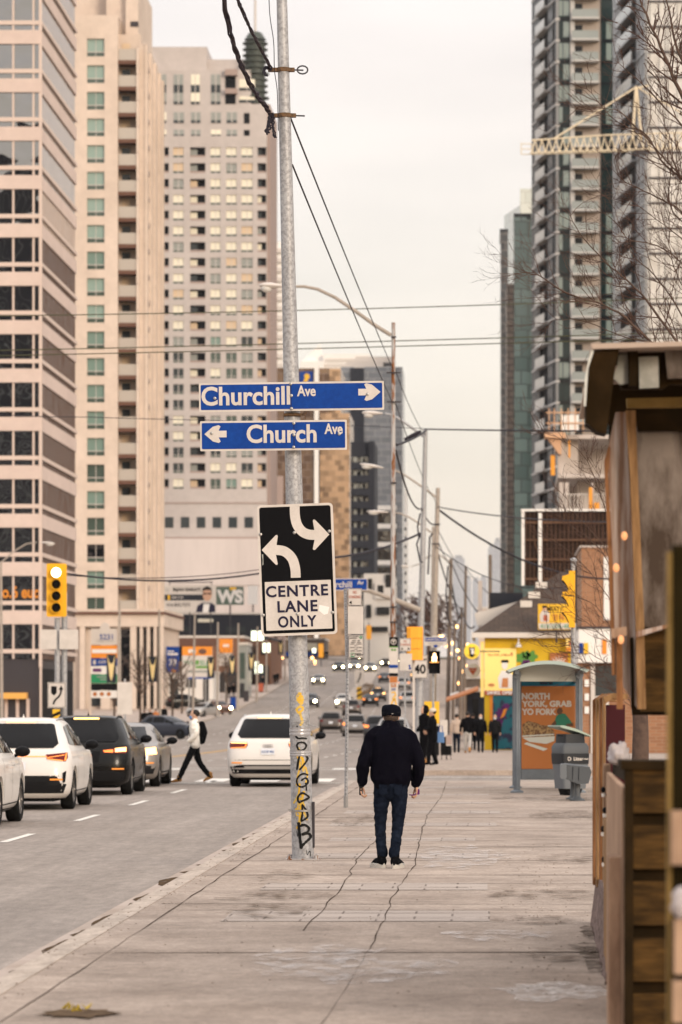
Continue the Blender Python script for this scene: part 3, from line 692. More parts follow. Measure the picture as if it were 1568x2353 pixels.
for i in range(nf):
    zb = za(1170+49*3) + pa*i
    w = MB(); w.box(xL, xB-.1, .4, .6, zb+.25, zb+pa-.1); w.m = 1; w.box(xL, xB-.1, .3, .42, zb-.12, zb+.25)
    w.m = 2
    if rnd.random() < .6: w.box(xL+.1, xL+.9, .36, .41, zb+.5, zb+pa-.3)
    if rnd.random() < .5: w.box(xL+1.0, xB-.2, .36, .41, zb+.5, zb+pa-.3)
    w.m = 1; w.box(xL+.93, xL+1.0, .34, .42, zb, zb+pa)
    w.build('window', [M['t_green'], M['glass_dark'], M['t_greenlight']], tA)
    w = MB(); w.box(xD, xE, .7, .9, zb+.2, zb+pa-.1); w.m = 1; w.box(xD, xE, .6, .72, zb-.15, zb+.2)
    w.m = 2
    if rnd.random() < .6: w.box(xD+.7, xE-.2, .64, .71, zb+.3, zb+pa-.3)
    w.build('window', [M['t_green'], M['glass_dark'], M['t_greenlight']], tA)
    w = MB(); w.box(xB+.1, xD-.3, -.9, .95, zb-.12, zb+.14); w.m = 1; w.box(xB+.15, xD-.35, -.86, -.80, zb+.14, zb+1.2); w.m = 2; w.box(xB+.15, xB+1.6, .8, .92, zb+.14, zb+2.2)
    if i == 27 : w.m = 3; w.box(xD-.7, xD-.4, .5, .7, zb+2.0, zb+2.3)
    w.build('balcony', [M['t_slab'], M['t_rail2'], M['glass_dark'], M['lit_warm']], tA)
YB = 433
tB = empty('glass_tower', 'grey glass condominium tower with pale sky-reflecting glass at right edge', 'building', (17.5, YB, G(YB)))
zb_ = lambda v: lz(v, YB, tB); pb = 58*YB/F; ztop = zb_(-200)
AB = math.atan2(-22, 2.8); fb = (-2.8, 22, 0); LB = 22.2
w = MB(); w.prism([(.3, 1.3), (14, 1.3), (14, 26), (-2.6, 26), (-2.4, 22)], 0, ztop); w.build('core', M['t_recess'], tB)
b = MB(); c = MB(); d = MB(); e = MB(); nf = 31
for i in range(nf):
    zz = zb_(1220) + pb*i
    b.box(0, LB, -.02, .5, zz-.12, zz+.12)
    for (x0, x1) in ((0, LB*.22), (LB*.72, LB)):
        c = MB(); c.box(x0, x1, .12, .4, zz+.12, zz+pb-.12); c.m = 1
        for k in range(4): xx = x0+(x1-x0)*k/3; c.box(xx-.06, xx+.06, .04, .3, zz+.12, zz+pb-.12)
        c.build('window_panel', [M['t_grey2'], M['t_frame']], tB, fb, rot=(0,0,AB))
    bal = MB(); bal.box(LB*.22, LB*.72, -.5, -.43, zz+.1, zz+1.2); bal.m = 1; bal.box(LB*.21, LB*.73, -.55, 1, zz-.2, zz+.1); bal.m = 2; bal.box(LB*.23, LB*.71, .8, .9, zz+.1, zz+pb-.2)
    bal.build('balcony', [M['t_rail2'], M['t_grey2'], M['glass_dark']], tB, fb, rot=(0,0,AB))
    w = MB()
    for k in range(4): w.box(.1+k*2.3, 2.3+k*2.3, .3, .5, zz+.12, zz+pb-.12)
    w.m = 1; w.box(0, 10, .2, .42, zz-.12, zz+.12); w.box(.02, .12, .2, .45, zz+.12, zz+pb-.12)
    for k in range(10): w.box(.6+k*1.02, .66+k*1.02, .25, .32, zz+.12, zz+pb-.12)
    w.build('window', [M['sky_white_glass'] if 'sky_white_glass' in M else C('sky_white_glass', (.62,.60,.57), .12, spec=.7, col2=(.50,.47,.43), vs=.5), M['dark_steel']], tB)  # white sky reflection put into the glass colour
b.build('floor_edge', M['t_grey2'], tB, fb, rot=(0,0,AB))
# slim towers further down the street
YC = 900
tC = empty('slim_tower', 'slim dark tower edge standing left of the teal glass tower', 'building', (X(1151,YC), YC, G(YC)))
zc = lambda v: lz(v, YC, tC); xc = lambda u: lx(u, YC, tC)
M['dark_curtain'] = brickmat('dark_curtain', (.03,.03,.035), (.06,.065,.07), (.14,.125,.12), 2.4, 1.9, .2, mort=.12)
M['brown_curtain'] = brickmat('brown_curtain', (.20,.15,.12), (.27,.21,.17), (.09,.065,.05), 2.2, 1.4, .3, mort=.15)
M['pale_curtain'] = brickmat('pale_curtain', (.58,.60,.55), (.50,.53,.49), (.40,.40,.36), 2.6, 2.9, .15, mort=.08, spec=.8)
M['teal_curtain'] = brickmat('teal_curtain', (.085,.125,.125), (.035,.06,.06), (.025,.033,.034), 3.0, 2.9, .1, mort=.12, spec=.6)
part('curtain_wall', tC, M['dark_curtain'], [(0, xc(1168), 0, 26, 0, zc(530))])
part('roof_edge', tC, M['charcoal'], [(-.2, xc(1168.5), -.2, 26.2, zc(530), zc(526))])
tD = empty('teal_tower', 'teal glass tower with brown side wall behind the condominium towers', 'building', (X(1182,820), 820, G(820)))
zd = lambda v: lz(v, 820, tD); xd = lambda u: lx(u, 820, tD)
part('curtain_wall', tD, M['teal_curtain'], [(0, xd(1211), 0, 24, 0, zd(498)), (xd(1211), xd(1240), 2, 24.1, 0, zd(496))])
part('side_wall', tD, M['brown_curtain'], [(xd(1165), -.02, 10, 25, 0, zd(640))])
part('crown', tD, M['glass_dark'], [(-.1, xd(1222), -.1, 23, zd(498), zd(490))])
tE = empty('pale_glass_tower', 'pale glass tower top rising behind the teal tower', 'building', (X(1196,980), 980, G(980)))
ze = lambda v: lz(v, 980, tE); xe = lambda u: lx(u, 980, tE)
part('curtain_wall', tE, M['pale_curtain'], [(0, xe(1245), 0, 20, 0, ze(433))])
w = MB(); w.prism([(-.02, .5), (-.02, 22), (xe(1160), 22)], 0, ze(470)); w.build('side_wall', M['pale_curtain'], tE)
# distant skyline beyond the crest, haze partly put into the pale wall colour
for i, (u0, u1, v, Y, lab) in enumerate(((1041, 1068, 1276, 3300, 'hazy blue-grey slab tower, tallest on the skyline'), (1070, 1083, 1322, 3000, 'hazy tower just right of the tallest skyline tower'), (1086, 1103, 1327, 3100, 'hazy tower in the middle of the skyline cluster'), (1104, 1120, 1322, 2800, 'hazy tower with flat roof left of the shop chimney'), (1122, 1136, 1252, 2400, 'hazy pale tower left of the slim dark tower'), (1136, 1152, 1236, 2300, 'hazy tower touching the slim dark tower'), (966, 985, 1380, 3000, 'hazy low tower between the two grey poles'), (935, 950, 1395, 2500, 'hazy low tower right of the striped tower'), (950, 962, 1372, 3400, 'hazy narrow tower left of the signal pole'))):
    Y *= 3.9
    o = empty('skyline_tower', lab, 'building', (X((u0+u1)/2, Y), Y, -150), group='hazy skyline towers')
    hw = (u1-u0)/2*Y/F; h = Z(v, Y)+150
    part('wall', o, M['hazed_curtain'] if 'hazed_curtain' in M else M.setdefault('hazed_curtain', brickmat('hazed_curtain', (.34,.35,.38), (.26,.27,.30), (.44,.43,.43), 9, 6, .3, mort=.25)), [(-hw, hw, 0, 60, 0, h*.985)]); part('roof', o, M['grey_panel'], [(-hw*.6, hw*.6, 4, 20, h*.985, h)])
# concrete frame under construction
YN = 300
cn = empty('construction_building', 'unfinished concrete building with slabs and orange tarps above billboard back', 'building', (X(1320,YN), YN, G(YN)))
xn = lambda u: lx(u, YN, cn); zn = lambda v: lz(v, YN, cn)
C('raw_conc', (.52,.46,.42), .9, col2=(.44,.38,.34), vs=.6); C('tarp', (.72,.30,.04), .6); C('formwork', (.55,.33,.20), .7)
for v in (1180, 1098, 1008): part('floor_slab', cn, M['raw_conc'], [(xn(1283), xn(1440), 0, 20, zn(v), zn(v)+.32)])
part('wall', cn, M['raw_conc'], [(xn(1291), xn(1330), 1.5, 1.8, zn(1096), zn(1010)), (xn(1330), xn(1440), 4, 4.3, zn(1178), zn(1100)), (xn(1300), xn(1440), 12, 12.3, 0, zn(1008))])
part('column', cn, M['raw_conc'], [(xn(u), xn(u+w_), .3, 1.0, zn(v1), zn(v0)) for u, w_, v0, v1 in ((1283, 14, 1018, 1098), (1286, 22, 1108, 1180), (1360, 6, 1108, 1180), (1288, 22, 1190, 1400))])
part('tarp', cn, M['tarp'], [(xn(1266), xn(1276), -.1, .1, zn(1092), zn(1046)), (xn(1307), xn(1311), -.12, .1, zn(1052), zn(1012)), (xn(1354), xn(1362), -.1, .1, zn(1170), zn(1120)), (xn(1366), xn(1378), -.12, .1, zn(1180), zn(1155))])
w = MB(); w.prism([(xn(1252), -1.0), (xn(1300), -1.0), (xn(1300), 1), (xn(1252), 1)], zn(1008), zn(996)); w.build('formwork_deck', M['formwork'], cn)
w = MB(); w.poly([(xn(1253), zn(1000)), (xn(1290), zn(1000)), (xn(1290), zn(1046)), (xn(1283), zn(1042))], -.6, 1.2); w.build('formwork_bracket', M['formwork'], cn)
b = MB()
for u in (1262, 1274, 1290, 1306, 1322, 1340): b.box(xn(u)-.04, xn(u)+.04, -.9, -.8, zn(996), zn(940))
for v in (992, 974, 950): b.box(xn(1255), xn(1345), -.95, -.9, zn(v)-.05, zn(v)+.05)
b.build('guard_rail', M['formwork'], cn); part('site_panel', cn, M['white'], [(xn(1290), xn(1330), -.85, -.82, zn(990), zn(955))])
b = MB()
for k in range(12): b.box(xn(1292+9*k), xn(1292+9*k)+.06, .1, .16, zn(1180)+.3, zn(1180)+1.5)
b.box(xn(1290), xn(1400), .1, .16, zn(1180)+1.45, zn(1180)+1.55); b.build('guard_rail', M['frame_white'], cn)
# crane
YK = 380
kr = empty('tower_crane', 'cream lattice crane jib crossing in front of the glass towers', 'crane', (X(1640,YK), YK, G(YK)))
xk = lambda u: lx(u, YK, kr); zk = lambda v: lz(v, YK, kr)
C('crane_paint', (.68,.58,.42), .5)
b = MB(); n = 15
def jb(t, v0, v1): return (xk(1222+t*(1560-1222)), zk(v0+t*(v1-v0)))
r = .07
for y in (-.6, .6):
    b.tube([(xk(1218), y, zk(352)), (xk(1480), y, zk(344)), (xk(1700), y, zk(334))], r, 5)
b.tube([(xk(1222), 0, zk(322)), (xk(1390), 0, zk(310)), (xk(1700), 0, zk(300))], r*1.2, 5)
for i in range(n*2):
    u = 1222+i*16; vb = 352-(u-1222)*.034; vt = 322-(u-1222)*.055
    for y in (-.6, .6):
        b.tube([(xk(u), y, zk(vb)), (xk(u+8), 0, zk(vt))], .05, 4); b.tube([(xk(u+8), 0, zk(vt)), (xk(u+16), y, zk(vb-.5))], .05, 4)
    b.tube([(xk(u), -.6, zk(vb)), (xk(u), .6, zk(vb))], .04, 4)
b.build('jib', M['crane_paint'], kr)
b = MB()
for (u, v) in ((1198, 330), (1222, 330)): b.tube([(xk(u), 0, zk(354)), (xk(u), 0, zk(v-2))], .05, 4)
for v in (330, 342, 354): b.tube([(xk(1198), 0, zk(v)), (xk(1222), 0, zk(v))], .05, 4)
b.build('end_cage', M['crane_paint'], kr)
b = MB(); b.tube([(xk(1454), -.3, zk(320)), (xk(1462), 0, zk(198))], .13, 6); b.tube([(xk(1475), .3, zk(320)), (xk(1463), 0, zk(198))], .13, 6)
b.tube([(xk(1458), 0, zk(203)), (xk(1492), 0, zk(196))], .1, 5); b.tube([(xk(1462), 0, zk(200)), (xk(1274), 0, zk(318))], .1, 5)
b.tube([(xk(1464), 0, zk(200)), (xk(1640), 0, zk(300))], .08, 5); b.build('a_frame', M['crane_paint'], kr)
part('cab', kr, M['dark_steel'], [(xk(1458), xk(1490), -.5, .5, zk(354), zk(337))])
b = MB(); b.box(-1, 1, -1, 1, 0, zk(335)); b.build('mast', M['crane_paint'], kr)
# billboard seen from behind
YBd = 232
bb = empty('billboard', 'brown steel back of a large billboard with white rim above shop roof', 'billboard', (X(1300,YBd), YBd, G(YBd)))
xb = lambda u: lx(u, YBd, bb); zb = lambda v: lz(v, YBd, bb)
C('rust_steel', (.085,.045,.028), .8, col2=(.14,.075,.045), vs=1.5); C('rust_dark', (.028,.016,.012), .9)
part('panel', bb, M['rust_dark'], [(xb(1203), xb(1440), .6, .75, zb(1345), zb(1173))])
b = MB()
for k in range(24): b.box(xb(1208)+k*.26, xb(1208)+k*.26+.05, .5, .6, zb(1345), zb(1176))
for v in (1200, 1240, 1285, 1330): b.box(xb(1204), xb(1440), .35, .5, zb(v)-.07, zb(v)+.07)
b.tube([(xb(1226), .3, zb(1230)), (xb(1254), .3, zb(1340))], .04, 5)
b.build('frame', M['rust_steel'], bb)
part('rim', bb, M['white'], [(xb(1199), xb(1206), .3, .8, zb(1345), zb(1170)), (xb(1198), xb(1440), .28, .82, zb(1174), zb(1169)), (xb(1238), xb(1246), .2, .34, zb(1340), zb(1178))])
part('post', bb, M['rust_steel'], [(xb(u), xb(u)+.3, .8, 1.1, 0, zb(1340)) for u in (1230, 1290, 1350, 1410)])
# ---------------------------------------------------------------- shops on the right
C('shop_yellow', (.66,.42,.02), .7, col2=(.58,.36,.02), vs=.8); C('lit_panel', (.72,.52,.16), .4, emit=(1,.70,.22), es=.32); C('apron', (.55,.22,.08), .6)
C('skin', (.50,.30,.21), .55); C('skin_dark', (.10,.05,.03), .5); C('hair', (.02,.015,.012), .6)
C('leaf_green', (.10,.26,.05), .7); C('grape', (.10,.02,.11), .7); C('teal_paint', (.02,.16,.20), .7); C('orange', (.72,.25,.03), .6); C('orange_dk', (.42,.15,.045), .55)
C('eave_white', (.60,.55,.50), .6); C('brickred', (.2,.1,.06), .9)
M['shingle'] = brickmat('shingle', (.075,.05,.036), (.05,.034,.026), (.02,.014,.011), .45, .2, .9, (R(60), 0, 0), .015)
M['brick'] = brickmat('brick', (.33,.16,.085), (.25,.115,.06), (.30,.2,.13), .5, .14, .9, mort=.015)
YS = 178
sh = empty('corner_shop', 'yellow corner shop with brown shingle hip roof', 'building', (X(1114,YS), YS, G(YS)))
xs_ = lambda u: lx(u, YS, sh); zs_ = lambda v: lz(v, YS, sh)
part('wall', sh, M['shop_yellow'], [(0, xs_(1322), 0, 9, 0, zs_(1463))])
part('side_sign', sh, M['lit_panel'], [(xs_(1105), -.02, .02, .3, zs_(1602), zs_(1474))])
w = MB(); ze_, zr = zs_(1455), zs_(1306)
xl_, xm, xr_ = xs_(1086), xs_(1292), xs_(1327)
w.add([(xl_, -.5, ze_), (xr_, -.5, ze_), (xm, 5, zr), (xr_, 5, zr), (xl_, 10, ze_), (xr_, 10, ze_)], [(0,1,3,2), (0,2,4), (4,2,3,5)]); w.build('roof', M['shingle'], sh)
part('fascia', sh, M['eave_white'], [(xl_-.02, xr_, -.56, -.42, zs_(1466), ze_+.02), (xl_-.02, xl_+.1, -.42, 10, zs_(1466), ze_+.02)])
part('soffit', sh, M['eave_white'], [(xl_, xr_, -.42, 0, zs_(1466)+.02, zs_(1464)+.03)])
for k, (u, v) in enumerate(((1212, 1389), (1231, 1367), (1248, 1343))):
    t = (1455-v)/(1455-1306); part('roof_vent', sh, M['eave_white'], [(xs_(u)-.3, xs_(u)+.25, -.5+5.5*t-.15, -.5+5.5*t+.4, zs_(v)-.12, zs_(v)+.22)])
w = MB(); w.poly([(xs_(1090), zs_(1403)), (xs_(1096), zs_(1432)), (xs_(1120), zs_(1432)), (xs_(1200), zs_(1378)), (xs_(1205), zs_(1372))], 5.2, .3); w.build('gable_end', M['eave_white'], sh)
w = MB(); w.prism([(xs_(1126), 8.5), (xs_(1206), 8.5), (xs_(1206), 12), (xs_(1126), 12)], zs_(1420), zs_(1350)); w.build('rear_roof', M['charcoal'], sh)
part('chimney', sh, M['raw_conc'], [(xs_(1098), xs_(1108), 8, 8.8, zs_(1440), zs_(1322))])
part('window', sh, M['glass_black'], [(xs_(1187)+.1, xs_(1260), -.05, .1, 0.1, zs_(1600))])
C('mural_dark', (.03,.03,.06), .8, col2=(.02,.12,.15), vs=2.2, lo=.42, hi=.5)
part('mural', sh, M['mural_dark'], [(xs_(1133), xs_(1230), -.06, .05, .05, zs_(1598))])
w = MB()
for cx, cz, r in ((1152, 1640, 13), (1163, 1625, 9), (1147, 1660, 10)): w.poly([(xs_(cx)+r*YS/F*(1+.35*math.sin(3*k))*math.cos(k*.42), zs_(cz)+r*YS/F*(1+.35*math.sin(3*k))*math.sin(k*.42)) for k in range(15)], -.075, .01)
w.build('mural_flower', M['grape'], sh)
w = MB(); w.poly([(xs_(1150), zs_(1652)), (xs_(1158), zs_(1630)), (xs_(1166), zs_(1628)), (xs_(1160), zs_(1645))], -.09, .01); w.poly([(xs_(1126), zs_(1597)), (xs_(1133), zs_(1597)), (xs_(1133), zs_(1690)), (xs_(1126), zs_(1690))], -.03, .02); w.build('mural_petal', M['orange'], sh)
w = MB()
for u, v, r in ((1198, 1512, 12), (1222, 1509, 13), (1210, 1505, 9)): w.poly([(xs_(u)+r*YS/F*(1+.22*math.cos(5*k*.3))*math.cos(k*.3), zs_(v)+r*YS/F*(1+.22*math.cos(5*k*.3))*math.sin(k*.3)) for k in range(21)], -.02, .01)
w.build('painted_leaf', M['leaf_green'], sh)
w = MB()
for u, v in ((1206, 1521), (1214, 1521), (1210, 1527), (1218, 1527), (1202, 1528)): w.poly(circ(xs_(u), zs_(v), .1, 10), -.03, .01)
w.build('painted_grapes', M['grape'], sh)
def signpanel(name, lab, cat, u0, u1, v0, v1, Y, m, th=.08, group=None):
    o = empty(name, lab, cat, (X((u0+u1)/2, Y), Y, Z((v0+v1)/2, Y)), group=group)
    hw, hh = (u1-u0)/2*Y/F, (v1-v0)/2*Y/F
    w = MB(); w.slab(-hw, hw, -hh, hh, 0, th); w.build('panel', m, o)
    o['hw'] = hw; o['hh'] = hh; return o, hw, hh
def fill(o, m, shapes, name, y=-.012, d=.008):
    w = MB()
    for s in shapes: w.poly(s, y, d)
    return w.build(name, m, o)
def rect(x0, x1, z0, z1): return [(x0, z0), (x1, z0), (x1, z1), (x0, z1)]
o, hw, hh = signpanel('poster', 'lit yellow poster of a white-shirted cook on yellow shop wall', 'poster', 1114, 1187, 1490, 1597, YS-.12, M['lit_panel'])
fill(o, M['sign_red'], [rect(-hw, hw, -hh, -hh+.2)], 'footer'); text('24HRS. OPEN', .15, M['white'], o, 0, -.02, -hh+.1, .006, width=hw*1.7)
text('The OWL of Minerva', .1, M['sign_red'], o, 0, -.02, hh*.72, .002, width=hw*1.6)
fill(o, M['white'], [[(-.05,-hh+.3),(.55,-hh+.3),(.6,-.2),(.35,.05),(.05,.05),(-.12,-.3)]], 'cook_shirt', -.02); fill(o, M['apron'], [[(.05,-hh+.35),(.35,-hh+.35),(.36,-.3),(.1,-.3)]], 'cook_apron', -.035)
fill(o, M['white'], [circ(.2, .3, .14, 16, .2)], 'cook_face', -.03); fill(o, M['black'], [[(.02,.42),(.4,.42),(.36,.55),(.06,.55)]], 'cook_cap', -.04)
fill(o, M['apron'], [circ(-.42,-.62,.16,14,.07)], 'dish', -.04)
fill(o, M['sign_red'], [circ(.52, hh*.78, .05, 10)], 'mark', -.02)
o, hw, hh = signpanel('shop_sign', 'yellow meat shop sign with phone number on shingle roof', 'sign', 1237, 1322, 1388, 1447, YS-1.2, M['sign_yellow'])
fill(o, M['sign_white'], [rect(-hw+.03, hw-.03, -hh+.03, -hh+.30)], 'number_strip')
text('MEAT SHOP', .2, M['black'], o, hw*.2, -.02, hh*.62, .002, width=hw*1.4, height=.22); text('정육점', .35, M['sign_red'], o, .22, -.02, -.02, .002, width=hw*1.0); text('416-226-484', .2, M['sign_green'], o, 0, -.025, -hh+.16, 0, width=hw*1.75)
fill(o, M['sign_white'], [[(-.75,-.25),(-.35,-.25),(-.32,.15),(-.45,.3),(-.65,.3),(-.78,.1)]], 'butcher_shirt', -.02); fill(o, M['skin'], [circ(-.55,.36,.09,12)], 'butcher_face', -.03); fill(o, M['black'], [rect(-.65,-.45,.42,.52)], 'butcher_cap', -.035); fill(o, M['sign_red'], [rect(-.6,-.42,-.2,.08)], 'butcher_apron', -.03)
b = MB(); b.box(-.04, .04, .08, .16, -hh-.6, 0); b.box(-hw*.8, -hw*.8+.06, .08, .9, -hh, -hh+.06); b.box(hw*.8, hw*.8+.06, .08, 1.2, -hh, -hh+.06); b.build('bracket', M['dark_steel'], o)
o, hw, hh = signpanel('leaf_sign', 'orange sign with white leaf emblem on yellow shop wall', 'sign', 1264, 1306, 1500, 1532, YS-.1, M['orange_dk'])
fill(o, M['white'], [[(0,.0)]+[(r_*math.sin(R(a)), -.3+r_*math.cos(R(a))) for a in (-80,-60,-40,-20,0,20,40,60,80) for a, r_ in ((a-6,.2),(a,.52 if abs(a)<50 else .35))]+[(0,-.3)]], 'leaf', -.02)
o, hw, hh = signpanel('box_sign', 'small glowing white and orange box sign under shop eave', 'sign', 1302, 1324, 1469, 1497, YS-.5, M['lit_panel'], .4)
text('옵', .3, M['sign_red'], o, 0, -.02, .1, .01); fill(o, M['orange'], [rect(-hw, hw, -hh, -hh+.2)], 'lower_band')
C('owl_yellow', (.80,.55,.05), .5, emit=(1,.62,.08), es=.18)
def round_sign(name, lab, u, v, r, Y, m):
    o = empty(name, lab, 'sign', (X(u,Y), Y, Z(v,Y))); rr = r*Y/F
    w = MB(); w.lathe([(rr*.96, -.1), (rr, -.08), (rr, .08), (rr*.96, .1)], 28, axis='y'); w.build('disc', m, o, smooth=30)
    w = MB(); w.tube([(rr*.9, 0, 0), (rr+.9, .1, 0)], .03, 6); w.build('bracket', M['dark_steel'], o); return o, rr
o, rr = round_sign('round_sign', 'round yellow sign with a black and white owl', 1085, 1497, 18, 172, M['owl_yellow'])
fill(o, M['black'], [[(-.08,-.26),(.08,-.26),(.12,.0),(.13,.2),(0,.17),(-.13,.2),(-.12,0)], rect(-.2,.2,-.19,-.16)], 'owl_body', -.115); fill(o, M['white'], [circ(.03,-.03,.065,14,.11), circ(-.04,.1,.04,12), circ(.05,.1,.04,12)], 'owl_face', -.125)
text('', .1, M['black'], o, 0, 0, 0)
o, rr = round_sign('round_sign', 'round white sign with red lettering below the owl sign', 1087, 1541, 17, 182, M['white'])
fill(o, M['sign_red'], [[(-.18,.02),(.18,.02),(0,-.22)], rect(-.2,.2,.04,.12)], 'emblem', -.115)
o = empty('gooseneck_lamp', 'small white gooseneck lamp above the lit yellow poster', 'lamp', (X(1192,YS), YS, Z(1462,YS)))
w = MB(); w.tube([(0,-.05,.1),(0,-.35,.15),(0,-.4,-.1),(0,-.4,-.3)], .03, 6); w.build('arm', M['white'], o); w = MB(); w.lathe([(.05,-.28),(.16,-.5),(.15,-.52)], 14, (0,-.4,0)); w.build('shade', M['lamp_glass'], o, smooth=40)
# brick block and white fronted shop beside the billboard
o = empty('brick_building', 'orange brick wall block behind the bare twigs', 'building', (X(1337,205), 205, G(205)))
part('wall', o, M['brick'], [(0, 6, 0, 12, 0, lz(1258,205,o))]); part('window', o, M['white'], [(lx(1388,205,o), lx(1412,205,o), -.1, .1, lz(1425,205,o), lz(1280,205,o))])
part('coping', o, M['raw_conc'], [(-.1, 6.1, -.1, 12.1, lz(1258,205,o), lz(1254,205,o))])
YW = 160
o = empty('white_fronted_shop', 'white fronted shop with picture panels behind the bus shelter', 'building', (X(1330,YW), YW, G(YW)))
fx_ = lambda u: lx(u, YW, o); fz_ = lambda v: lz(v, YW, o)
part('fascia', o, M['white'], [(0, 6, -.3, 10, fz_(1523), fz_(1445))]); part('wall', o, M['brick'], [(fx_(1330), fx_(1357), .0, 9, 0, fz_(1523.5)), (fx_(1357), 6, .3, 9, 0, fz_(1523.4))])
part('column', o, M['frame_white'], [(fx_(1358), fx_(1368), -.1, .3, 0, fz_(1524)), (fx_(1369), fx_(1400), -.05, .3, 0, fz_(1600))]); part('window', o, M['glass_mid'], [(fx_(1369), fx_(1430), .1, .28, fz_(1600), fz_(1530))])
part('roof_edge', o, M['dark_steel'], [(-.05, 6.05, -.35, 10, fz_(1445), fz_(1440))])
for u0, u1, m_ in ((1331, 1340, 'sign_blue'), (1342, 1352, 'sign_yellow'), (1384, 1394, 'orange')): part('picture_panel', o, M[m_], [(fx_(u0), fx_(u1), -.36, -.3, fz_(1503), fz_(1478 if u0 < 1380 else 1470))])
for v in (1568, 1600, 1630): part('meter_box', o, M['white'], [(fx_(1344), fx_(1354), -.12, 0, fz_(v+10), fz_(v-6))])
# low shops further down on the right
for i, (u0, u1, v, Y, m_, lab) in enumerate(((1075, 1100, 1590, 235, 'charcoal', 'dark low shop with orange awning past the owl sign'), (1066, 1096, 1560, 330, 'wood_pole', 'brown low shop far down the right pavement'), (1122, 1180, 1470, 260, 'brickred', 'low brick building behind the yellow shop'), (1100, 1125, 1400, 420, 'tan_stone', 'tan four-storey building left of the teal tower base'))):
    o = empty('low_shop', lab, 'building', (X(u0,Y), Y, G(Y)))
    W = (u1-u0)*Y/F; h = Z(v,Y)-G(Y)
    part('wall', o, M[m_], [(0, W+3, 0, 12, 0, h)]); part('cornice', o, M['eave_white'], [(-.15, W+3, -.15, 12.1, h, h+.25)])
    part('window', o, M['glass_dark'], [(.3, W, -.05, .1, .6, 2.6)])
    w = MB(); w.add([(-1.3, 0, 2.7), (W, 0, 3.4), (W, -1.2, 3.2), (-1.3, -1.2, 2.5), (-1.3, 0, 2.6), (W, 0, 3.3), (W, -1.2, 3.1), (-1.3, -1.2, 2.4)], [(0,1,2,3),(7,6,5,4),(3,2,6,7),(0,3,7,4)]); w.build('awning', M['orange_dk'] if i % 2 == 0 else M['eave_white'], o)
# ---------------------------------------------------------------- shops on the left
def lowblock(lab, u0, u1, v, Y, m, dep=14, feats=(), cor='eave_white', name='shop_building'):
    o = empty(name, lab, 'building', (X(u0,Y), Y, G(Y))); W = (u1-u0)*Y/F; h = Z(v,Y)-G(Y)
    part('wall', o, M[m], [(0, W, 0, dep, 0, h)]); part('cornice', o, M[cor], [(-.12, W+.12, -.14, dep+.1, h, h+.3)])
    for nm, a, c, va, vb, mm in feats:
        part(nm, o, M[mm], [(lx(a,Y,o), lx(c,Y,o), -.12, .1, max(.05, lz(vb,Y,o)), lz(va,Y,o))])
    return o
lowblock('white walled low shop behind the leftmost crossing cars', 378, 490, 1548, 430, 'white', 10, (('window', 392, 410, 1560, 1600, 'glass_mid'), ('window', 430, 450, 1556, 1580, 'glass_mid'), ('door', 468, 480, 1560, 1630, 'glass_dark')))
lowblock('dark roofed two-storey building beneath the billboard', 378, 560, 1466, 500, 'brickred', 14, (('window', 388, 420, 1486, 1520, 'glass_dark'), ('window', 430, 470, 1500, 1530, 'glass_mid'), ('fascia', 381, 498, 1467, 1484, 'tan_soffit'), ('shopfront', 480, 552, 1545, 1600, 'glass_black'), ('window', 505, 530, 1505, 1530, 'curtain_grey')))
o = lowblock('charcoal long-roofed hall standing below the wall billboards', 374, 600, 1412, 560, 'charcoal', 18, (('window', 392, 440, 1440, 1452, 'glass_mid'), ('window', 455, 490, 1422, 1430, 'curtain'), ('window', 520, 565, 1440, 1455, 'glass_mid')))
lowblock('narrow grey-green shop with white column at the pole row', 548, 568, 1482, 470, 'curtain_grey', 9, (('window', 552, 563, 1500, 1560, 'glass_green_dark'), ('door', 552, 562, 1570, 1608, 'glass_black')))
lowblock('dark brick shop row beyond the grey-green shop', 566, 622, 1470, 540, 'brickred', 30, (('shopfront', 570, 590, 1530, 1575, 'glass_black'), ('shopfront', 596, 618, 1530, 1570, 'glass_mid'), ('window', 575, 588, 1485, 1505, 'glass_dark'), ('window', 600, 612, 1485, 1505, 'glass_dark')), 'charcoal')
lowblock('tall dark brick block left of the white centre lane sign', 560, 640, 1425, 640, 'mauve_dark', 22, (('window', 570, 588, 1440, 1460, 'glass_dark'), ('window', 600, 620, 1440, 1460, 'glass_dark'), ('window', 600, 620, 1470, 1490, 'glass_dark')))
lowblock('brown shop row far up the left pavement beside the pole', 640, 745, 1470, 720, 'wood_pole', 20, (('shopfront', 650, 680, 1510, 1540, 'glass_black'), ('shopfront', 690, 735, 1512, 1540, 'curtain_warm'), ('fascia', 645, 740, 1498, 1508, 'sign_blue'), ('window', 700, 730, 1478, 1494, 'curtain')))
lowblock('pale two-storey shop at the top of the hill, left side', 716, 790, 1450, 860, 'tan_stone', 20, (('shopfront', 722, 760, 1500, 1520, 'glass_dark'), ('fascia', 722, 785, 1486, 1498, 'sign_green')))
lowblock('low teal-fronted shop on the hill crest behind the bus', 835, 872, 1455, 990, 'teal_paint', 14, (('window', 840, 868, 1462, 1480, 'curtain_grey'),))
lowblock('low grey shop closing the street at the crest', 800, 940, 1478, 1150, 'mauve_dark', 14, (('window', 850, 870, 1485, 1495, 'curtain'), ('window', 890, 925, 1485, 1495, 'glass_dark')))
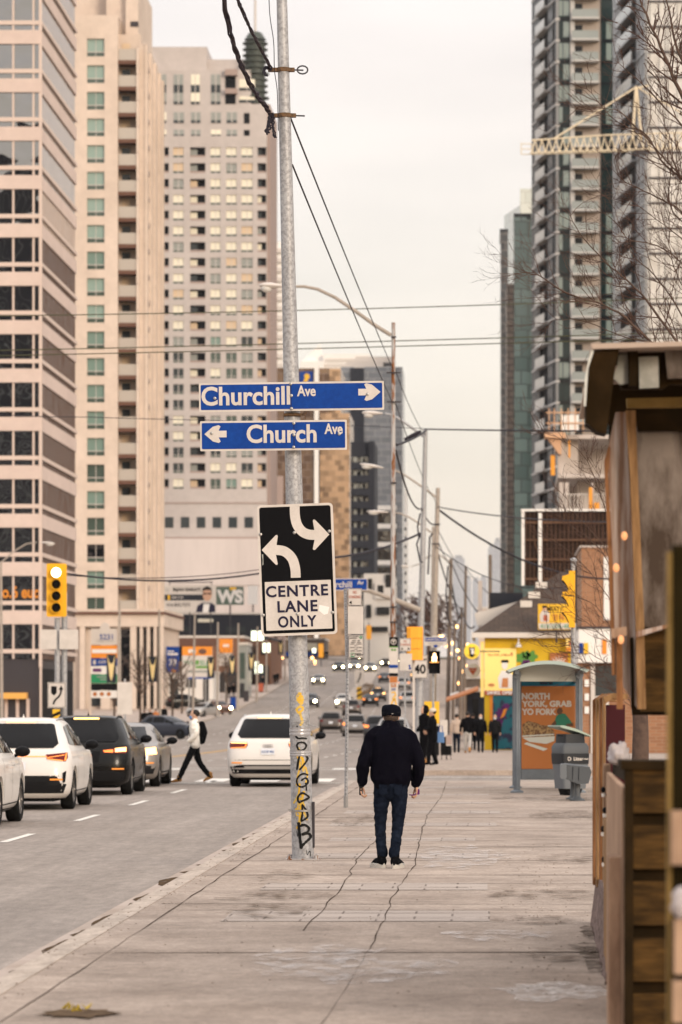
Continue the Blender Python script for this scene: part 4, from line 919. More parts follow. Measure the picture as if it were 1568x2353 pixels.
# the billboards and shop signs on the left
o, hw, hh = signpanel('billboard', 'realtor billboard with a bow-tied man in glasses', 'billboard', 375, 496, 1344, 1407, 520, M['sign_white'], .4)
fill(o, M['charcoal'], [rect(-hw, hw*.55, -.25, .55)], 'dark_band', -.03, .02); text('BIJAN BARATI', .6, M['black'], o, -hw*.10, -.03, hh*.62, .02, width=hw*1.05); text('REALTOR', .4, M['sign_white'], o, -hw*.45, -.05, .15, .01, width=hw*.45)
text('416.825.7373', .4, M['dark_steel'], o, -hw*.42, -.03, -hh*.45, .01, width=hw*.9); text('5)', .7, M['steel'], o, -hw*.85, -.03, hh*.6, .01)
fill(o, M['sign_yellow'], [rect(-hw*.82, -hw*.74, -.2, .5)], 'gold_mark', -.04, .01)
fill(o, M['sign_navy'], [[(hw*.25,-hh),(hw*.98,-hh),(hw*.98,-hh*.5),(hw*.8,-hh*.28),(hw*.5,-hh*.28),(hw*.3,-hh*.55)]], 'suit', -.05, .01); fill(o, M['white'], [[(hw*.5,-hh),(hw*.72,-hh),(hw*.78,-hh*.3),(hw*.55,-hh*.3)]], 'shirt', -.07, .01)
fill(o, M['skin'], [circ(hw*.68, hh*.28, .62, 18, .85)], 'face', -.08, .01); fill(o, M['hair'], [[(hw*.5,hh*.4),(hw*.5,hh*.75),(hw*.68,hh*.92),(hw*.84,hh*.75),(hw*.86,hh*.4),(hw*.8,hh*.62),(hw*.56,hh*.62)]], 'hair', -.1, .01)
fill(o, M['black'], [rect(hw*.53,hw*.65,hh*.3,hh*.4), rect(hw*.70,hw*.82,hh*.3,hh*.4), rect(hw*.5,hw*.86,hh*.37,hh*.40)], 'glasses', -.12, .01); fill(o, M['dark_steel'], [[(hw*.58,-hh*.28),(hw*.58,-hh*.45),(hw*.66,-hh*.37),(hw*.74,-hh*.45),(hw*.74,-hh*.28),(hw*.66,-hh*.35)]], 'bow_tie', -.1, .01)
b = MB(); b.tube([(-hw*.8,-.5,hh+.35),(hw*.9,-.5,hh+.35)], .09, 6)
for t in (-.8, 0, .8): b.box(hw*t-.08, hw*t+.08, .4, .6, -8, hh)
for t in (-.75, .85): b.tube([(hw*t,0,hh),(hw*t,-.5,hh+.35)], .06, 5)
b.build('frame', M['dark_steel'], o)
o, hw, hh = signpanel('billboard', 'green billboard with huge white letters beside the realtor billboard', 'billboard', 497, 560, 1348, 1390, 545, C('sign_olive', (.10,.14,.11), .5), .4)
text('WS', 2, M['white'], o, 0, -.03, -.1, .1, width=hw*1.9, height=hh*1.5); b = MB(); b.box(-.1, .1, .4, .6, -7, 0); b.build('post', M['dark_steel'], o); fill(o, M['sign_yellow'], [rect(0, hw*.45, hh*.6, hh*.95)], 'badge', -.03, .02)
o, hw, hh = signpanel('shop_sign', 'orange edge-on sign panel left of the realtor billboard', 'sign', 362, 375, 1350, 1384, 515, M['orange'], .4); b = MB(); b.box(-.1, .1, .4, .6, -9, 0); b.build('post', M['dark_steel'], o)
o, hw, hh = signpanel('box_sign', 'blank pale box sign left of the centre lane sign', 'sign', 570, 592, 1346, 1389, 600, M['white'], .6); b = MB(); b.box(-.1, .1, .6, .8, -8, 0); b.build('post', M['dark_steel'], o)
o, hw, hh = signpanel('shop_banner', 'blue shop banner with white characters on dark shop', 'sign', 382, 412, 1486, 1546, 425, M['sign_blue'], .2); text('73', .6, M['white'], o, 0, -.02, -.3, .02, width=hw*1.1); fill(o, M['white'], [rect(-hw*.8, hw*.8, hh*.35, hh*.5), rect(-hw*.8, hw*.2, hh*.6, hh*.68)], 'text_lines', -.02); fill(o, M['orange'], [circ(.1, -hh*.85, .35, 14, .16)], 'dish', -.02)
o, hw, hh = signpanel('pylon_sign', 'stacked shop sign with orange top panel and green lettering', 'sign', 419, 488, 1486, 1560, 415, M['sign_white'], .3)
fill(o, M['orange'], [rect(-hw, hw, hh*.45, hh)], 'top_panel', -.02, .015); fill(o, M['tan_soffit'], [circ(hw*.35, hh*.7, .45, 16, .3)], 'bowl', -.04); text('on', .4, M['white'], o, -hw*.35, -.04, hh*.72, .02, width=hw*.5)
text('WA  SUS', .5, M['sign_green'], o, 0, -.02, hh*.0, .005, width=hw*1.8); fill(o, M['leaf_green'], [circ(0, hh*.02, .2, 12, .28)], 'fruit', -.03); fill(o, M['curtain_grey'], [rect(-hw*.6, hw*.8, -hh*.62, -hh*.48)], 'letter_row', -.02); fill(o, M['leaf_green'], [rect(-hw*.1, hw*.8, -hh*.35, -hh*.2)], 'green_row', -.02); fill(o, M['sign_blue'], [rect(-hw*.6, hw, -hh, -hh*.9)], 'blue_base', -.02); b = MB(); b.box(-hw*.6, -hw*.5, .05, .25, -6.2, -hh+.01); b.box(hw*.5, hw*.6, .05, .25, -6.2, -hh+.01); b.build('post', M['steel'], o)
o, hw, hh = signpanel('pylon_sign', 'orange topped sign panel beside the third lamp pole', 'sign', 504, 535, 1468, 1530, 440, M['sign_white'], .3); fill(o, M['orange'], [rect(-hw, hw, -hh*.05, hh)], 'top_panel', -.02, .015); text('on', .5, M['white'], o, 0, -.04, hh*.5, .02, width=hw*.9); b = MB(); b.box(-.1, .1, .1, .25, -6.5, -hh+.01); b.build('post', M['steel'], o)
C('lit_green_white', (1,1,.9), .4, emit=(.9,1,.75), es=1.4)
for (u0, u1, v0, v1, Y, lab) in ((578, 606, 1450, 1472, 535, 'glowing white shop sign over dark brick row'), (604, 621, 1478, 1499, 530, 'small glowing green-white box sign by lamp pole'), (596, 603, 1528, 1546, 500, 'tall glowing white sign strip near the pavement'), (718, 726, 1490, 1500, 700, 'tiny glowing sign up the left pavement'), (586, 594, 1520, 1548, 520, 'slim blank white sign beside the glowing strip')):
    o, hw, hh = signpanel('box_sign', lab, 'sign', u0, u1, v0, v1, Y, M['lit_green_white' if 'glow' in lab else 'white'], .3); b = MB(); b.box(-.06, .06, .3, 6, -.06, .06); b.build('bracket', M['dark_steel'], o)
# tall pylon sign in front of the tan tower
Yp = 300
o = empty('pylon_sign', 'tall street pylon sign numbered 5231 with orange, blue and white panels', 'sign', (X(240,Yp), Yp, G(Yp)))
px = lambda u: lx(u, Yp, o); pz = lambda v: lz(v, Yp, o)
part('post', o, M['tan_stone'], [(px(204), px(209), 0, .5, 0, pz(1448)), (px(270), px(276), 0, .5, 0, pz(1440))])
for v0, v1, m_, t_, mt, bw in ((1445, 1482, 'frame_white', '5231', 'sign_blue', .5), (1483, 1512, 'orange', '', None, 0), (1513, 1530, 'sign_blue', 'OXFORD', 'frame_white', .6), (1531, 1549, 'white', '', None, 0), (1550, 1570, 'sign_green', '', None, 0), (1571, 1586, 'black', '', None, 0), (1587, 1604, 'white', '', None, 0)):
    pn = part('panel', o, M[m_], [(px(209), px(270), .08, .4, pz(v1), pz(v0))])
    if t_: text(t_, .6, M[mt], o, px(244), .06, pz((v0+v1)/2), .01, width=(px(270)-px(209))*bw)
fill(o, M['white'], [rect(px(211), px(268), pz(1501), pz(1492))], 'white_bar', .06); fill(o, M['grape'], [rect(px(213), px(233), pz(1544), pz(1536))], 'purple_mark', .06); text('Yonge Street', .3, M['steel'], o, px(241), .06, pz(1473), .0, width=1.4)
for k in range(3): fill(o, M['orange_dk'], [circ(px(218+16*k), pz(1595), .17, 12)], 'orange_badge', .06)
fill(o, M['curtain_grey'], [rect(px(222), px(264), pz(1557), pz(1554)), rect(px(230), px(262), pz(1563), pz(1560))], 'text_lines', .06); fill(o, M['sign_white'], [rect(px(214), px(220), pz(1527), pz(1517))], 'crest', .06)
w = MB(); w.poly([(px(228), pz(1446)), (px(252), pz(1446)), (px(248), pz(1434)), (px(240), pz(1430)), (px(233), pz(1434))], .1, .3); w.build('cap', M['frame_white'], o)
# ---------------------------------------------------------------- lamp posts, utility poles, signals
def lamp_head(parent, a, b, m='conc_pole', s=1):
    # cobra head from arm end a to tip b (world points relative to parent)
    a, b = Vector(a), Vector(b); d = (b-a); L = d.length; w = MB()
    rr = [.3, .7, 1.0, 1.0, .8, .45, .12]; pts = [a + d*t for t in (0, .25, .45, .65, .82, .95, 1)]
    w.tube(pts, [(.17*r*s, .085*r*s) for r in rr], 12); hd = w.build('lamp_head', M['frame_white'], parent, smooth=50)
    w = MB(); c = a + d*.68; w.ball((c.x, c.y, c.z-.07*s), L*.24, .14*s, .12*s, 12, 8); w.build('lens', M['lamp_glass'], hd, smooth=60)
def street_pole(name, lab, cat, Y, ub, ut, vt, d0, d1, m, arm=None, head=None, extra=None, group=None, sides=12):
    o = empty(name, lab, cat, (X(ub,Y), Y, G(Y)), group=group)
    top = P(ut, vt, Y) - o.location
    w = MB(); w.tube([(0,0,-.05), top*.5, top], [d0/2, (d0+d1)/4, d1/2], sides); w.build('pole', m, o, smooth=40)
    w = MB(); w.lathe([(d0*.9, -.02), (d0*.9, .04), (d0*.55, .06)], 12); w.build('base_plate', M['steel'], o)
    if arm:
        pts = [P(u, v, Y) - o.location for u, v in arm]
        w = MB(); w.tube(pts, [.055 - .02*i/len(pts) for i in range(len(pts))], 8); w.build('arm', M['conc_pole'] if m != M['galv'] else m, o, smooth=40)
        lamp_head(o, P(*head[0], Y) - o.location, P(*head[1], Y) - o.location)
    return o
def bands(o, Y, items, m='dark_steel'):
    for u, v, w_ in items: b = MB(); b.box(lx(u-w_, Y, o), lx(u+w_, Y, o), -.14, -.05, lz(v+1.5, Y, o), lz(v-1.5, Y, o)); b.build('clamp', M[m], o)
pr = street_pole('lamp_post', 'rust-streaked lamp post carrying the transit stop sign', 'lamp post', 102, 903, 904.5, 741, .165, .10, M['rusty'], [(899, 770), (862, 747), (815, 713), (770, 683), (730, 664), (700, 658), (680, 658)], ((650, 657), (595, 655)))
bands(pr, 102, [(905, 857, 16), (906, 924, 16), (905, 775, 6), (905, 1110, 7), (905, 1430, 9), (905, 1395, 8)])
p2 = street_pole('lamp_post', 'pale leaning lamp post carrying the overhead street name arm', 'lamp post', 142, 961, 978.5, 985, .30, .16, M['galv'], [(975, 1003), (950, 985), (925, 967), (903, 954), (885, 950)], ((880, 950), (832, 948)))
p3_ = street_pole('lamp_post', 'grey concrete lamp post behind the pale leaning one', 'lamp post', 181, 991, 1007, 1121, .36, .20, M['conc_pole'], [(1003, 1143), (975, 1122), (945, 1101), (925, 1088), (905, 1080)], ((882, 1075), (827, 1066)))
bands(p3_, 181, [(1003, 1205, 9), (1001, 1250, 9)])
p4 = street_pole('lamp_post', 'thin concrete lamp post, fourth in the right row', 'lamp post', 222, 990, 996, 1210, .2, .14, M['conc_pole'], [(992, 1224), (965, 1204), (940, 1188), (920, 1180), (905, 1177)], ((893, 1177), (843, 1175)))
p5_ = street_pole('lamp_post', 'short brown lamp post, fifth in the right row', 'lamp post', 272, 1028, 1037, 1284, .32, .24, M['wood_pole'], [(1034, 1292), (1010, 1275), (985, 1278), (965, 1296), (945, 1302)], ((942, 1302), (922, 1300)))
for i, (u, v, Y, lab) in enumerate(((1062, 1395, 310, 'wooden utility pole tangled with wires near the owl sign'), (1046, 1425, 350, 'thin wooden utility pole between lamp posts down the street'), (1033, 1440, 400, 'small far wooden utility pole with lights beside it'), (1055, 1450, 430, 'far wooden pole behind the tangled wires'), (1071, 1300, 300, 'tall thin grey pole right of the fifth lamp post'), (1127, 1275, 230, 'dark post standing behind the shop chimney'))):
    street_pole('utility_pole', lab, 'utility pole', Y, u-5 if i < 5 else u, u, v, .3, .2, M['wood_pole'])
for i, (u, ut, v, Y, lab) in enumerate(((443, 448, 1409, 350, 'grey lamp post behind the woman in white'), (499, 501, 1430, 381, 'grey lamp post left of the orange topped sign'), (547, 548, 1432, 412, 'grey lamp post beside the grey-green shop'), (590, 592, 1440, 448, 'grey lamp post left of the glowing box sign'), (612, 613, 1470, 500, 'grey lamp post by the walkers on the left pavement'), (655, 655, 1478, 560, 'grey lamp post nearest the graffiti pole on the left pavement'), (368, 366, 1400, 318, 'grey lamp post at the corner of the tan podium'), (275, 275, 1380, 285, 'grey lamp post behind the pylon sign'), (4, 2, 1290, 262, 'grey lamp post at the left picture edge'))):
    hd = {1400: ((372, 1393), (340, 1398)), 1380: None}
    a = None; h = None
    if v == 1290: a = [(4, 1292), (30, 1268), (60, 1250), (85, 1246)]; h = ((90, 1246), (127, 1249))
    if v == 1380: a = [(277, 1382), (262, 1390), (250, 1402)]; h = None
    o = street_pole('lamp_post', lab, 'lamp post', Y, u, ut, v, .26, .17, M['conc_pole'], a, h or ((ut+2, v), (ut+22, v+2)), group='lamp posts along the left pavement') if a and h else street_pole('lamp_post', lab, 'lamp post', Y, u, ut, v, .26, .17, M['conc_pole'], group='lamp posts along the left pavement')
    if 1 <= i < 8 and i != 4:
        ban = empty('banner', None, None); ban.parent = o; ban.location = (-.2, -.2, 4.0)
        w = MB(); w.slab(-.75, -.05, -.2, 1.9, 0, .05); w.build('cloth', M['charcoal'], ban)
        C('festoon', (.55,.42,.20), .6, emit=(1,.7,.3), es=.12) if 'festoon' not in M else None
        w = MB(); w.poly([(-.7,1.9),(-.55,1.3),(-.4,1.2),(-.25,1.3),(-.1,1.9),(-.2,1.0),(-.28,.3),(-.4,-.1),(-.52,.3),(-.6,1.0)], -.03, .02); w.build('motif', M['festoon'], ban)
# lens of a signal head
def signal_head(parent, x, y, z, s=1, n=3, board=True, lit=None, back=False, face=-1, m='sig_yellow'):
    # housing facing -y, stacked sections
    h = .36*s; H = n*h
    w = MB()
    if board: w.poly(rrect(x-.31*s, x+.31*s, z-.1*s, z+H+.1*s, .05), y, .03)
    w.box(x-.18*s, x+.18*s, y-.02, y+.2*s, z, z+H)
    hd = w.build('housing', M[m], parent)
    for k in range(n):
        zc_ = z+h*(k+.5)
        w = MB(); w.lathe([(.158*s, -.03), (.165*s, -.2*s), (.150*s, -.2*s), (.145*s, -.035)], 20, (x, y, zc_), 'y', caps=False); w.build('visor', M[m], hd, smooth=40)
        w = MB(); w.lathe([(.15*s, -.035), (.10*s, -.06), (.02*s, -.07)], 20, (x, y, zc_), 'y'); w.build('lens', M['lit_white'] if lit == k else M['black'], hd, smooth=40)
    return hd
Yq = 116
o = empty('traffic_signal', 'yellow four-lens traffic signal with bright top lens on median pole', 'traffic signal', (X(137,Yq), Yq, G(Yq)+.02))
q = lambda u: lx(u, Yq, o); qz = lambda v: lz(v, Yq, o)
w = MB(); w.tube([(q(131),.1,0),(q(131),.1,qz(1420))], .085, 12); w.tube([(q(145),.25,0),(q(146),.25,qz(1360))], .09, 12); w.build('pole', M['galv'], o, smooth=40)
hd = signal_head(o, q(131), -.1, qz(1410), .98*100/100, 4, True, 3)
w = MB(); w.lathe([(.2,0),(.2,.05),(.1,.07)], 12, (q(131),.1,0)); w.build('base_plate', M['steel'], o)
for u0, u1, lab in ((92, 130, 'blank white sign back left of the median signal pole'), (136.5, 180, 'blank white sign back right of the median signal pole')):
    s_, hw, hh = signpanel('blank_sign', lab, 'sign', u0, u1, 1447, 1492, Yq-.08, M['sign_white'], .02); w = MB(); w.box(-hw+.02 if u0 > 120 else hw-.06, hw*-.7 if u0 > 120 else hw, .02, .12, -.05, .05); w.build('bracket', M['steel'], s_)
s_, hw, hh = signpanel('keep_right_sign', 'white keep right sign with curved black arrow on median', 'sign', 109.5, 151.5, 1568, 1627, Yq-.2, M['sign_white'], .02)
w = MB(); strip2(w, rrect(-hw*.93, hw*.93, -hh*.95, hh*.95, .04)+[(hw*.93, hh*.95-.04)], .012, -.006); w.poly([(-.17,.27),(.0,.27),(.0,.07),(-.085,-.02),(-.17,.07)], -.008); pts = [(-.1,-.28),(-.08,-.2),(-.02,-.12),(.06,-.05),(.11,.03),(.13,.12),(.13,.17)]; strip2(w, pts, .055, -.008); w.poly([(.06,.16),(.20,.16),(.13,.29)], -.008); w.build('symbol', M['black'], s_); w = MB(); w.box(-.03, .03, .02, .12, -hh, hh); w.build('bracket', M['steel'], s_)
s_, hw, hh = signpanel('hazard_marker', 'yellow and black hazard board below the keep right sign', 'sign', 121, 138, 1630, 1668, Yq-.2, M['sign_yellow'], .02); fill(s_, M['black'], [[(-hw,.0),(hw,.1),(hw,.2),(-hw,.1)], [(-hw,-.2),(hw,-.1),(hw,0),(-hw,-.1)]], 'stripes', -.008); w = MB(); w.box(-.03, .03, .02, .12, -hh-.2, hh); w.build('bracket', M['steel'], s_)
# overhead street name arm on the pale post
Ya = 141.6
s_, hw, hh = signpanel('street_name_sign', 'blue overhead Churchill Av sign partly hidden behind centre lane sign', 'sign', 716, 845.5, 1329, 1357, Ya, M['sign_white'], .04)
fill(s_, M['sign_blue'], [rrect(-hw+.03, hw-.03, -hh+.03, hh-.03, .03)], 'field'); text('Churchill', .34, M['sign_white'], s_, -.12, -.02, 0, .006, width=1.15, name='letters'); text('Av', .17, M['sign_white'], s_, hw-.27, -.02, .07, .004, width=.24, name='letters')
w = MB(); w.tube([P(700,1343,Ya+.3)-p2.location, P(775,1348,Ya+.3)-p2.location, P(846,1357,Ya+.2)-p2.location, P(905,1377,Ya+.1)-p2.location, P(966,1402,Ya)-p2.location], [.06,.07,.08,.095,.11], 10); w.build('mast_arm', M['conc_pole'], p2, smooth=40)
w = MB(); w.box(-hw*.5, -hw*.4, .04, .3, -.05, .05); w.box(hw*.5, hw*.6, .04, .28, -.05, .05); w.build('bracket', M['steel'], s_)
# transit stop panel wrapped on the rusty post
Yt = 101.8
o = empty('transit_stop_sign', 'tall narrow transit stop sign with circled T on rusty post', 'sign', (X(905,Yt), Yt-.12, Z(1545,Yt)))
t_ = Yt/F; hw = 10.2*t_
part('panel', o, M['sign_white'], [(-hw, hw, 0, .06, (1545-1632)*t_, (1545-1464)*t_)])
fz = lambda v: (1545-v)*t_
fill(o, M['black'], [rect(-hw, hw, fz(1486), fz(1464)), rect(-hw, hw, fz(1554), fz(1547))], 'black_panel'); fill(o, M['sign_blue'], [rect(-hw, hw, fz(1535), fz(1528))], 'blue_band'); fill(o, M['orange_dk'], [rect(-hw*.85, hw*.85, fz(1569), fz(1555)), rect(-hw*.55, hw*.6, fz(1579), fz(1571))], 'orange_band'); fill(o, M['leaf_green'], [rect(-hw, hw, fz(1488), fz(1486)), circ(-.035, fz(1493.5), .03, 10), circ(.04, fz(1493.5), .03, 10)], 'green_mark')
w = MB(); w.lathe([(.062,-.02),(.078,-.02),(.078,-.01),(.062,-.01),(.062,-.02)], 20, (0,0,fz(1475)), 'y', caps=False); w.poly(rect(-.045,.045,fz(1475)+.018,fz(1475)+.04), -.02); w.poly(rect(-.014,.014,fz(1475)-.045,fz(1475)+.02), -.02); w.build('emblem', M['sign_white'], o)
text('97', .08, M['sign_white'], o, 0, -.02, fz(1575), .002); text('320', .08, M['sign_blue'], o, 0, -.02, fz(1584), .001)
C('spray_yellow', (.75,.42,.03), .6)
w = MB(); strip2(w, [(-.05,fz(1592)),(.03,fz(1590)),(.06,fz(1598)),(0,fz(1602)),(-.02,fz(1606)),(.05,fz(1610)),(.07,fz(1618)),(.0,fz(1624)),(-.06,fz(1620)),(-.03,fz(1612)),(.06,fz(1604))], .035, -.012); w.build('spray_scribble', M['spray_yellow'], o)
def post_sign(name, lab, u0, u1, v0, v1, Y, draw=None, m='sign_white'):
    s_, hw, hh = signpanel(name, lab, 'sign', u0, u1, v0, v1, Y, M[m], .008)
    if draw: draw(s_, hw, hh)
    return s_
def no_standing(double):
    def f(s_, hw, hh):
        w = MB(); strip2(w, rrect(-hw*.93, hw*.93, -hh*.94, hh*.94, hw*.15)+[(hw*.93, hh*.94-hw*.15)], .006, -.004); w.build('rim_line', M['sign_navy'], s_)
        text('NO', .07, M['sign_red'], s_, 0, -.005, hh*.55, .0004, width=hw*.55, height=hh*.34, name='letters'); text('STANDING', .07, M['sign_red'], s_, 0, -.005, hh*.02, .0002, width=hw*1.65, height=hh*.34, name='letters')
        a = [[(-hw*.8,-hh*.62),(-hw*.45,-hh*.42),(-hw*.45,-hh*.82)]]
        if double: a.append([(hw*.8,-hh*.62),(hw*.45,-hh*.42),(hw*.45,-hh*.82)])
        fill(s_, M['black'], a, 'arrow', -.006, .004)
    return f
# pole carrying second no standing sign
o = empty('sign_post', 'thin steel sign post right beside the rusty lamp post', 'sign post', (X(931,103), 103, G(103))); w = MB(); w.box(-.025, .025, 0, .04, 0, Z(1465,103)-G(103)); w.build('post', M['galv'], o)
post_sign('no_standing_sign', 'no standing sign with double arrow beside the transit stop sign', 919, 944.5, 1467, 1496.5, 102.95, no_standing(True))
s_ = post_sign('blank_sign', 'blank white sign back under the double arrow no standing sign', 919, 947, 1502, 1541, 102.94)
fill(s_, M['sign_blue'], [circ(.1, -.1, .03, 10), circ(.11, -.17, .035, 10)], 'sticker', -.006, .004)
def forty(s_, hw, hh):
    w = MB(); strip2(w, rrect(-hw*.95, hw*.95, -hh*.96, hh*.96, .03)+[(hw*.95, hh*.96-.03)], .012, -.006); w.build('rim_line', M['black'], s_)
    text('MAXIMUM', .1, M['black'], s_, 0, -.008, hh*.60, .002, width=hw*1.7, name='letters'); text('40', .5, M['black'], s_, 0, -.008, -hh*.22, .014, width=hw*1.55, height=hh*.82, name='letters')
post_sign('speed_limit_sign', 'white maximum 40 speed sign on the pale leaning post', 947, 983, 1505, 1558.5, 141.6, forty)
# back of a signal, orange
Yb = 107
o = empty('traffic_signal', 'orange back of a traffic signal at the far right corner', 'traffic signal', (X(953,Yb), Yb, G(Yb)))
q = lambda u: lx(u, Yb, o); qz = lambda v: lz(v, Yb, o)
w = MB()
for v0, v1, du in ((1443, 1467, 0), (1468, 1491, -.015), (1492, 1517, .01)): w.prism([(q(936)+du,-.12),(q(944),-.2),(q(962),-.2),(q(970)+du,-.12),(q(971)+du,.15),(q(936)+du,.15)], qz(v1), qz(v0))
w.box(q(936)-.01, q(971)+.02, -.06, .0, qz(1517)-.0, qz(1443)+.03); w.build('housing', M['sig_orange'], o)
w = MB(); w.tube([(q(926), .1, qz(1457)), (q(958), .1, qz(1455)), (q(962), .1, qz(1462))], .03, 8); w.box(q(951)-.03, q(951)+.03, .16, .22, 0, qz(1450)); w.build('pole', M['frame_white'], o)
# walk signal post with street plate
Yh = 111
o = empty('pedestrian_signal', 'black pedestrian signal glowing with white walking figure', 'pedestrian signal', (X(996,Yh), Yh, G(Yh)))
q = lambda u: lx(u, Yh, o); qz = lambda v: lz(v, Yh, o)
w = MB(); w.tube([(0,.2,0),(0,.2,qz(1462))], .035, 10); w.build('post', M['galv'], o)
w = MB(); w.box(q(987), q(1011), -.05, .15, qz(1548), qz(1496)); w.box(q(986), q(1012), -.2, -.05, qz(1498), qz(1496)); w.box(q(986), q(987.5), -.2, -.05, qz(1548), qz(1496)); w.box(q(1010.5), q(1012), -.2, -.05, qz(1548), qz(1496)); w.box(q(987), q(1011), -.15, -.05, qz(1525), qz(1523)); w.build('housing', M['black'], o)
C('walk_light', (1,1,1), .5, emit=(1,.55,.2), es=2.6)
w = MB(); w.poly(circ(q(999), qz(1503.5), .045, 12), -.06); w.poly([(q(993),qz(1520)),(q(993),qz(1509)),(q(996),qz(1506)),(q(1002),qz(1506)),(q(1005),qz(1509)),(q(1004),qz(1521)),(q(1001),qz(1521)),(q(999.5),qz(1513)),(q(998),qz(1521)),(q(995),qz(1521))], -.07); w.build('walking_figure', M['walk_light'], o)
C('orange_strip', (1,.5,.1), .5, emit=(1,.35,.06), es=.9); part('hood_glow', o, M['orange_strip'], [(q(988.5), q(1009.5), -.07, -.055, qz(1523), qz(1520.8))])
s_, hw, hh = signpanel('street_name_sign', 'white Churchill street plate with blue heading above walk signal', 'sign', 976, 1027.5, 1464, 1484, Yh-.06, M['sign_white'], .03)
fill(s_, M['sign_white'], [[(-.11,-hh-.06),(.11,-hh-.06),(.15,-hh+.01),(-.15,-hh+.01)], [(-.09,hh+.04),(.09,hh+.04),(.13,hh-.01),(-.13,hh-.01)]], 'plate_crest', 0, .03); fill(s_, M['sign_blue'], [rect(-hw*.93, hw*.93, 0, hh*.85)], 'heading'); text('CHURCHILL AVE', .1, M['sign_white'], s_, 0, -.02, hh*.42, .002, width=hw*1.75, name='letters'); text('WILLOWDALE', .06, M['steel'], s_, 0, -.015, -hh*.45, 0, width=hw*1.3, name='letters'); fill(s_, M['sign_blue'], [circ(0,-hh-.01,.06,14,.04)], 'emblem', -.016)
w = MB(); w.box(q(996)-.02, q(996)+.02, .03, .26, -.03, .03); w.build('bracket', M['steel'], s_)
# right hand signal behind shelter, seen from the side
Yg = 88
o = empty('traffic_signal', 'yellow traffic signal seen from its side among bare twigs', 'traffic signal', (X(1316,Yg), Yg, G(Yg)))
q = lambda u: lx(u, Yg, o); qz = lambda v: lz(v, Yg, o)
w = MB(); w.tube([(q(1319),.15,0),(q(1319),.15,qz(1290))], .06, 12); w.lathe([(.08,qz(1290)),(.08,qz(1284)),(.03,qz(1281))], 12, (q(1319),.15,0)); w.build('pole', M['galv'], o, smooth=40)
w = MB(); w.box(q(1308), q(1322), -.15, .12, qz(1442), qz(1312)); w.build('housing', M['sig_yellow'], o)
for k, v in enumerate((1340, 1377, 1414)):
    w = MB(); z0 = qz(v)
    prof = [(q(1309), z0-.19), (q(1309), z0+.2), (q(1293), z0+.16), (q(1291), z0+.05), (q(1299), z0-.03), (q(1306), z0-.17)]
    w.poly(prof, -.16, .26); w.build('visor', M['sig_yellow'], o)
    w = MB(); w.poly([(q(1291)-.005, z0+.05), (q(1299), z0-.03), (q(1306), z0-.17), (q(1308), z0-.17), (q(1301), z0-.02), (q(1294), z0+.07)], -.165, .27); w.build('visor_edge', M['black'], o)
part('bracket', o, M['dark_steel'], [(q(1300), q(1325), .1, .16, qz(1316), qz(1308)), (q(1323), q(1327), .1, .2, qz(1430), qz(1300))])
# more of the busy left pavement: thin trees, posts and meters
s_, hw, hh = signpanel('blank_sign', 'pair of blank cream sign backs on a post left of the dark blue car', 'sign', 270, 304, 1568, 1642, 113, M['sign_white'], .02); w = MB(); w.box(-.03, .03, .02, .09, Z(1605,113)*-1+G(113), hh+.1); w.build('post', M['galv'], s_)
C('far_twig', (.10,.07,.055), .9)
def thin_tree(lab, u, Y, h, sd):
    rg = random.Random(sd); o = empty('street_tree', lab, 'tree', (X(u,Y), Y, G(Y)), group='thin bare trees on the left pavement'); w = MB(); t = MB()
    w.tube([(0,0,-.1),(.05,0,h*.35),(0,.05,h*.8)], [.11,.08,.03], 7)
    for i in range(34):
        z0 = h*rg.uniform(.3,.8); a = rg.uniform(0,6.28); L = h*rg.uniform(.15,.38); d = Vector((math.cos(a)*.7, math.sin(a)*.7, rg.uniform(.5,1.1))).normalized()
        p0 = Vector((0,0,z0)); p1 = p0+d*L*.5; p2_ = p0+d*L+Vector((rg.gauss(0,.2), rg.gauss(0,.2), .2)); t.tube([p0,p1,p2_], [.045,.03,.012], 4)
        for _ in range(3): q0 = p1.lerp(p2_, rg.random()); t.tube([q0, q0+Vector((rg.gauss(0,.4), rg.gauss(0,.4), rg.uniform(.1,.6)))], [.018,.008], 3)
    w.build('trunk', M['bark_far'] if 'bark_far' in M else C('bark_far', (.08,.055,.04), .9), o); t.build('crown', M['far_twig'], o)
for a in (('thin bare tree before the white walled shop', 418, 400, 6, 1), ('thin bare tree beside the podium columns', 322, 335, 6.5, 2), ('thin bare tree left of the grey-green shop', 520, 430, 7, 3), ('thin bare tree by the dark brick shop row', 574, 480, 7, 4), ('thin bare tree behind the pylon sign', 262, 320, 6, 5), ('thin bare tree up the left pavement before brown shops', 634, 590, 7, 6), ('thin bare tree near the blue shop banner', 396, 360, 6, 7)): thin_tree(*a)
for i, (u, Y, h, m_, lab) in enumerate(((536, 418, 1.3, 'sign_blue', 'blue mailbox by the shops on the left pavement'), (350, 312, 1.2, 'black', 'dark litter box by the podium columns'), (486, 400, 1.3, 'white', 'white utility cabinet by the second lamp post'), (566, 455, 1.2, 'dark_steel', 'dark newspaper box by the grey-green shop'), (600, 500, 1.2, 'sign_red', 'red newspaper box by the far walkers'))):
    o = empty('street_box', lab, 'street box', (X(u,Y), Y, G(Y))); part('case', o, M[m_], [(-.3,.3,-.25,.25,.12,h)]); part('lid', o, M['dark_steel'], [(-.33,.33,-.28,.28,h,h+.07)]); part('foot', o, M['dark_steel'], [(-.25,.25,-.2,.2,0,.12)])
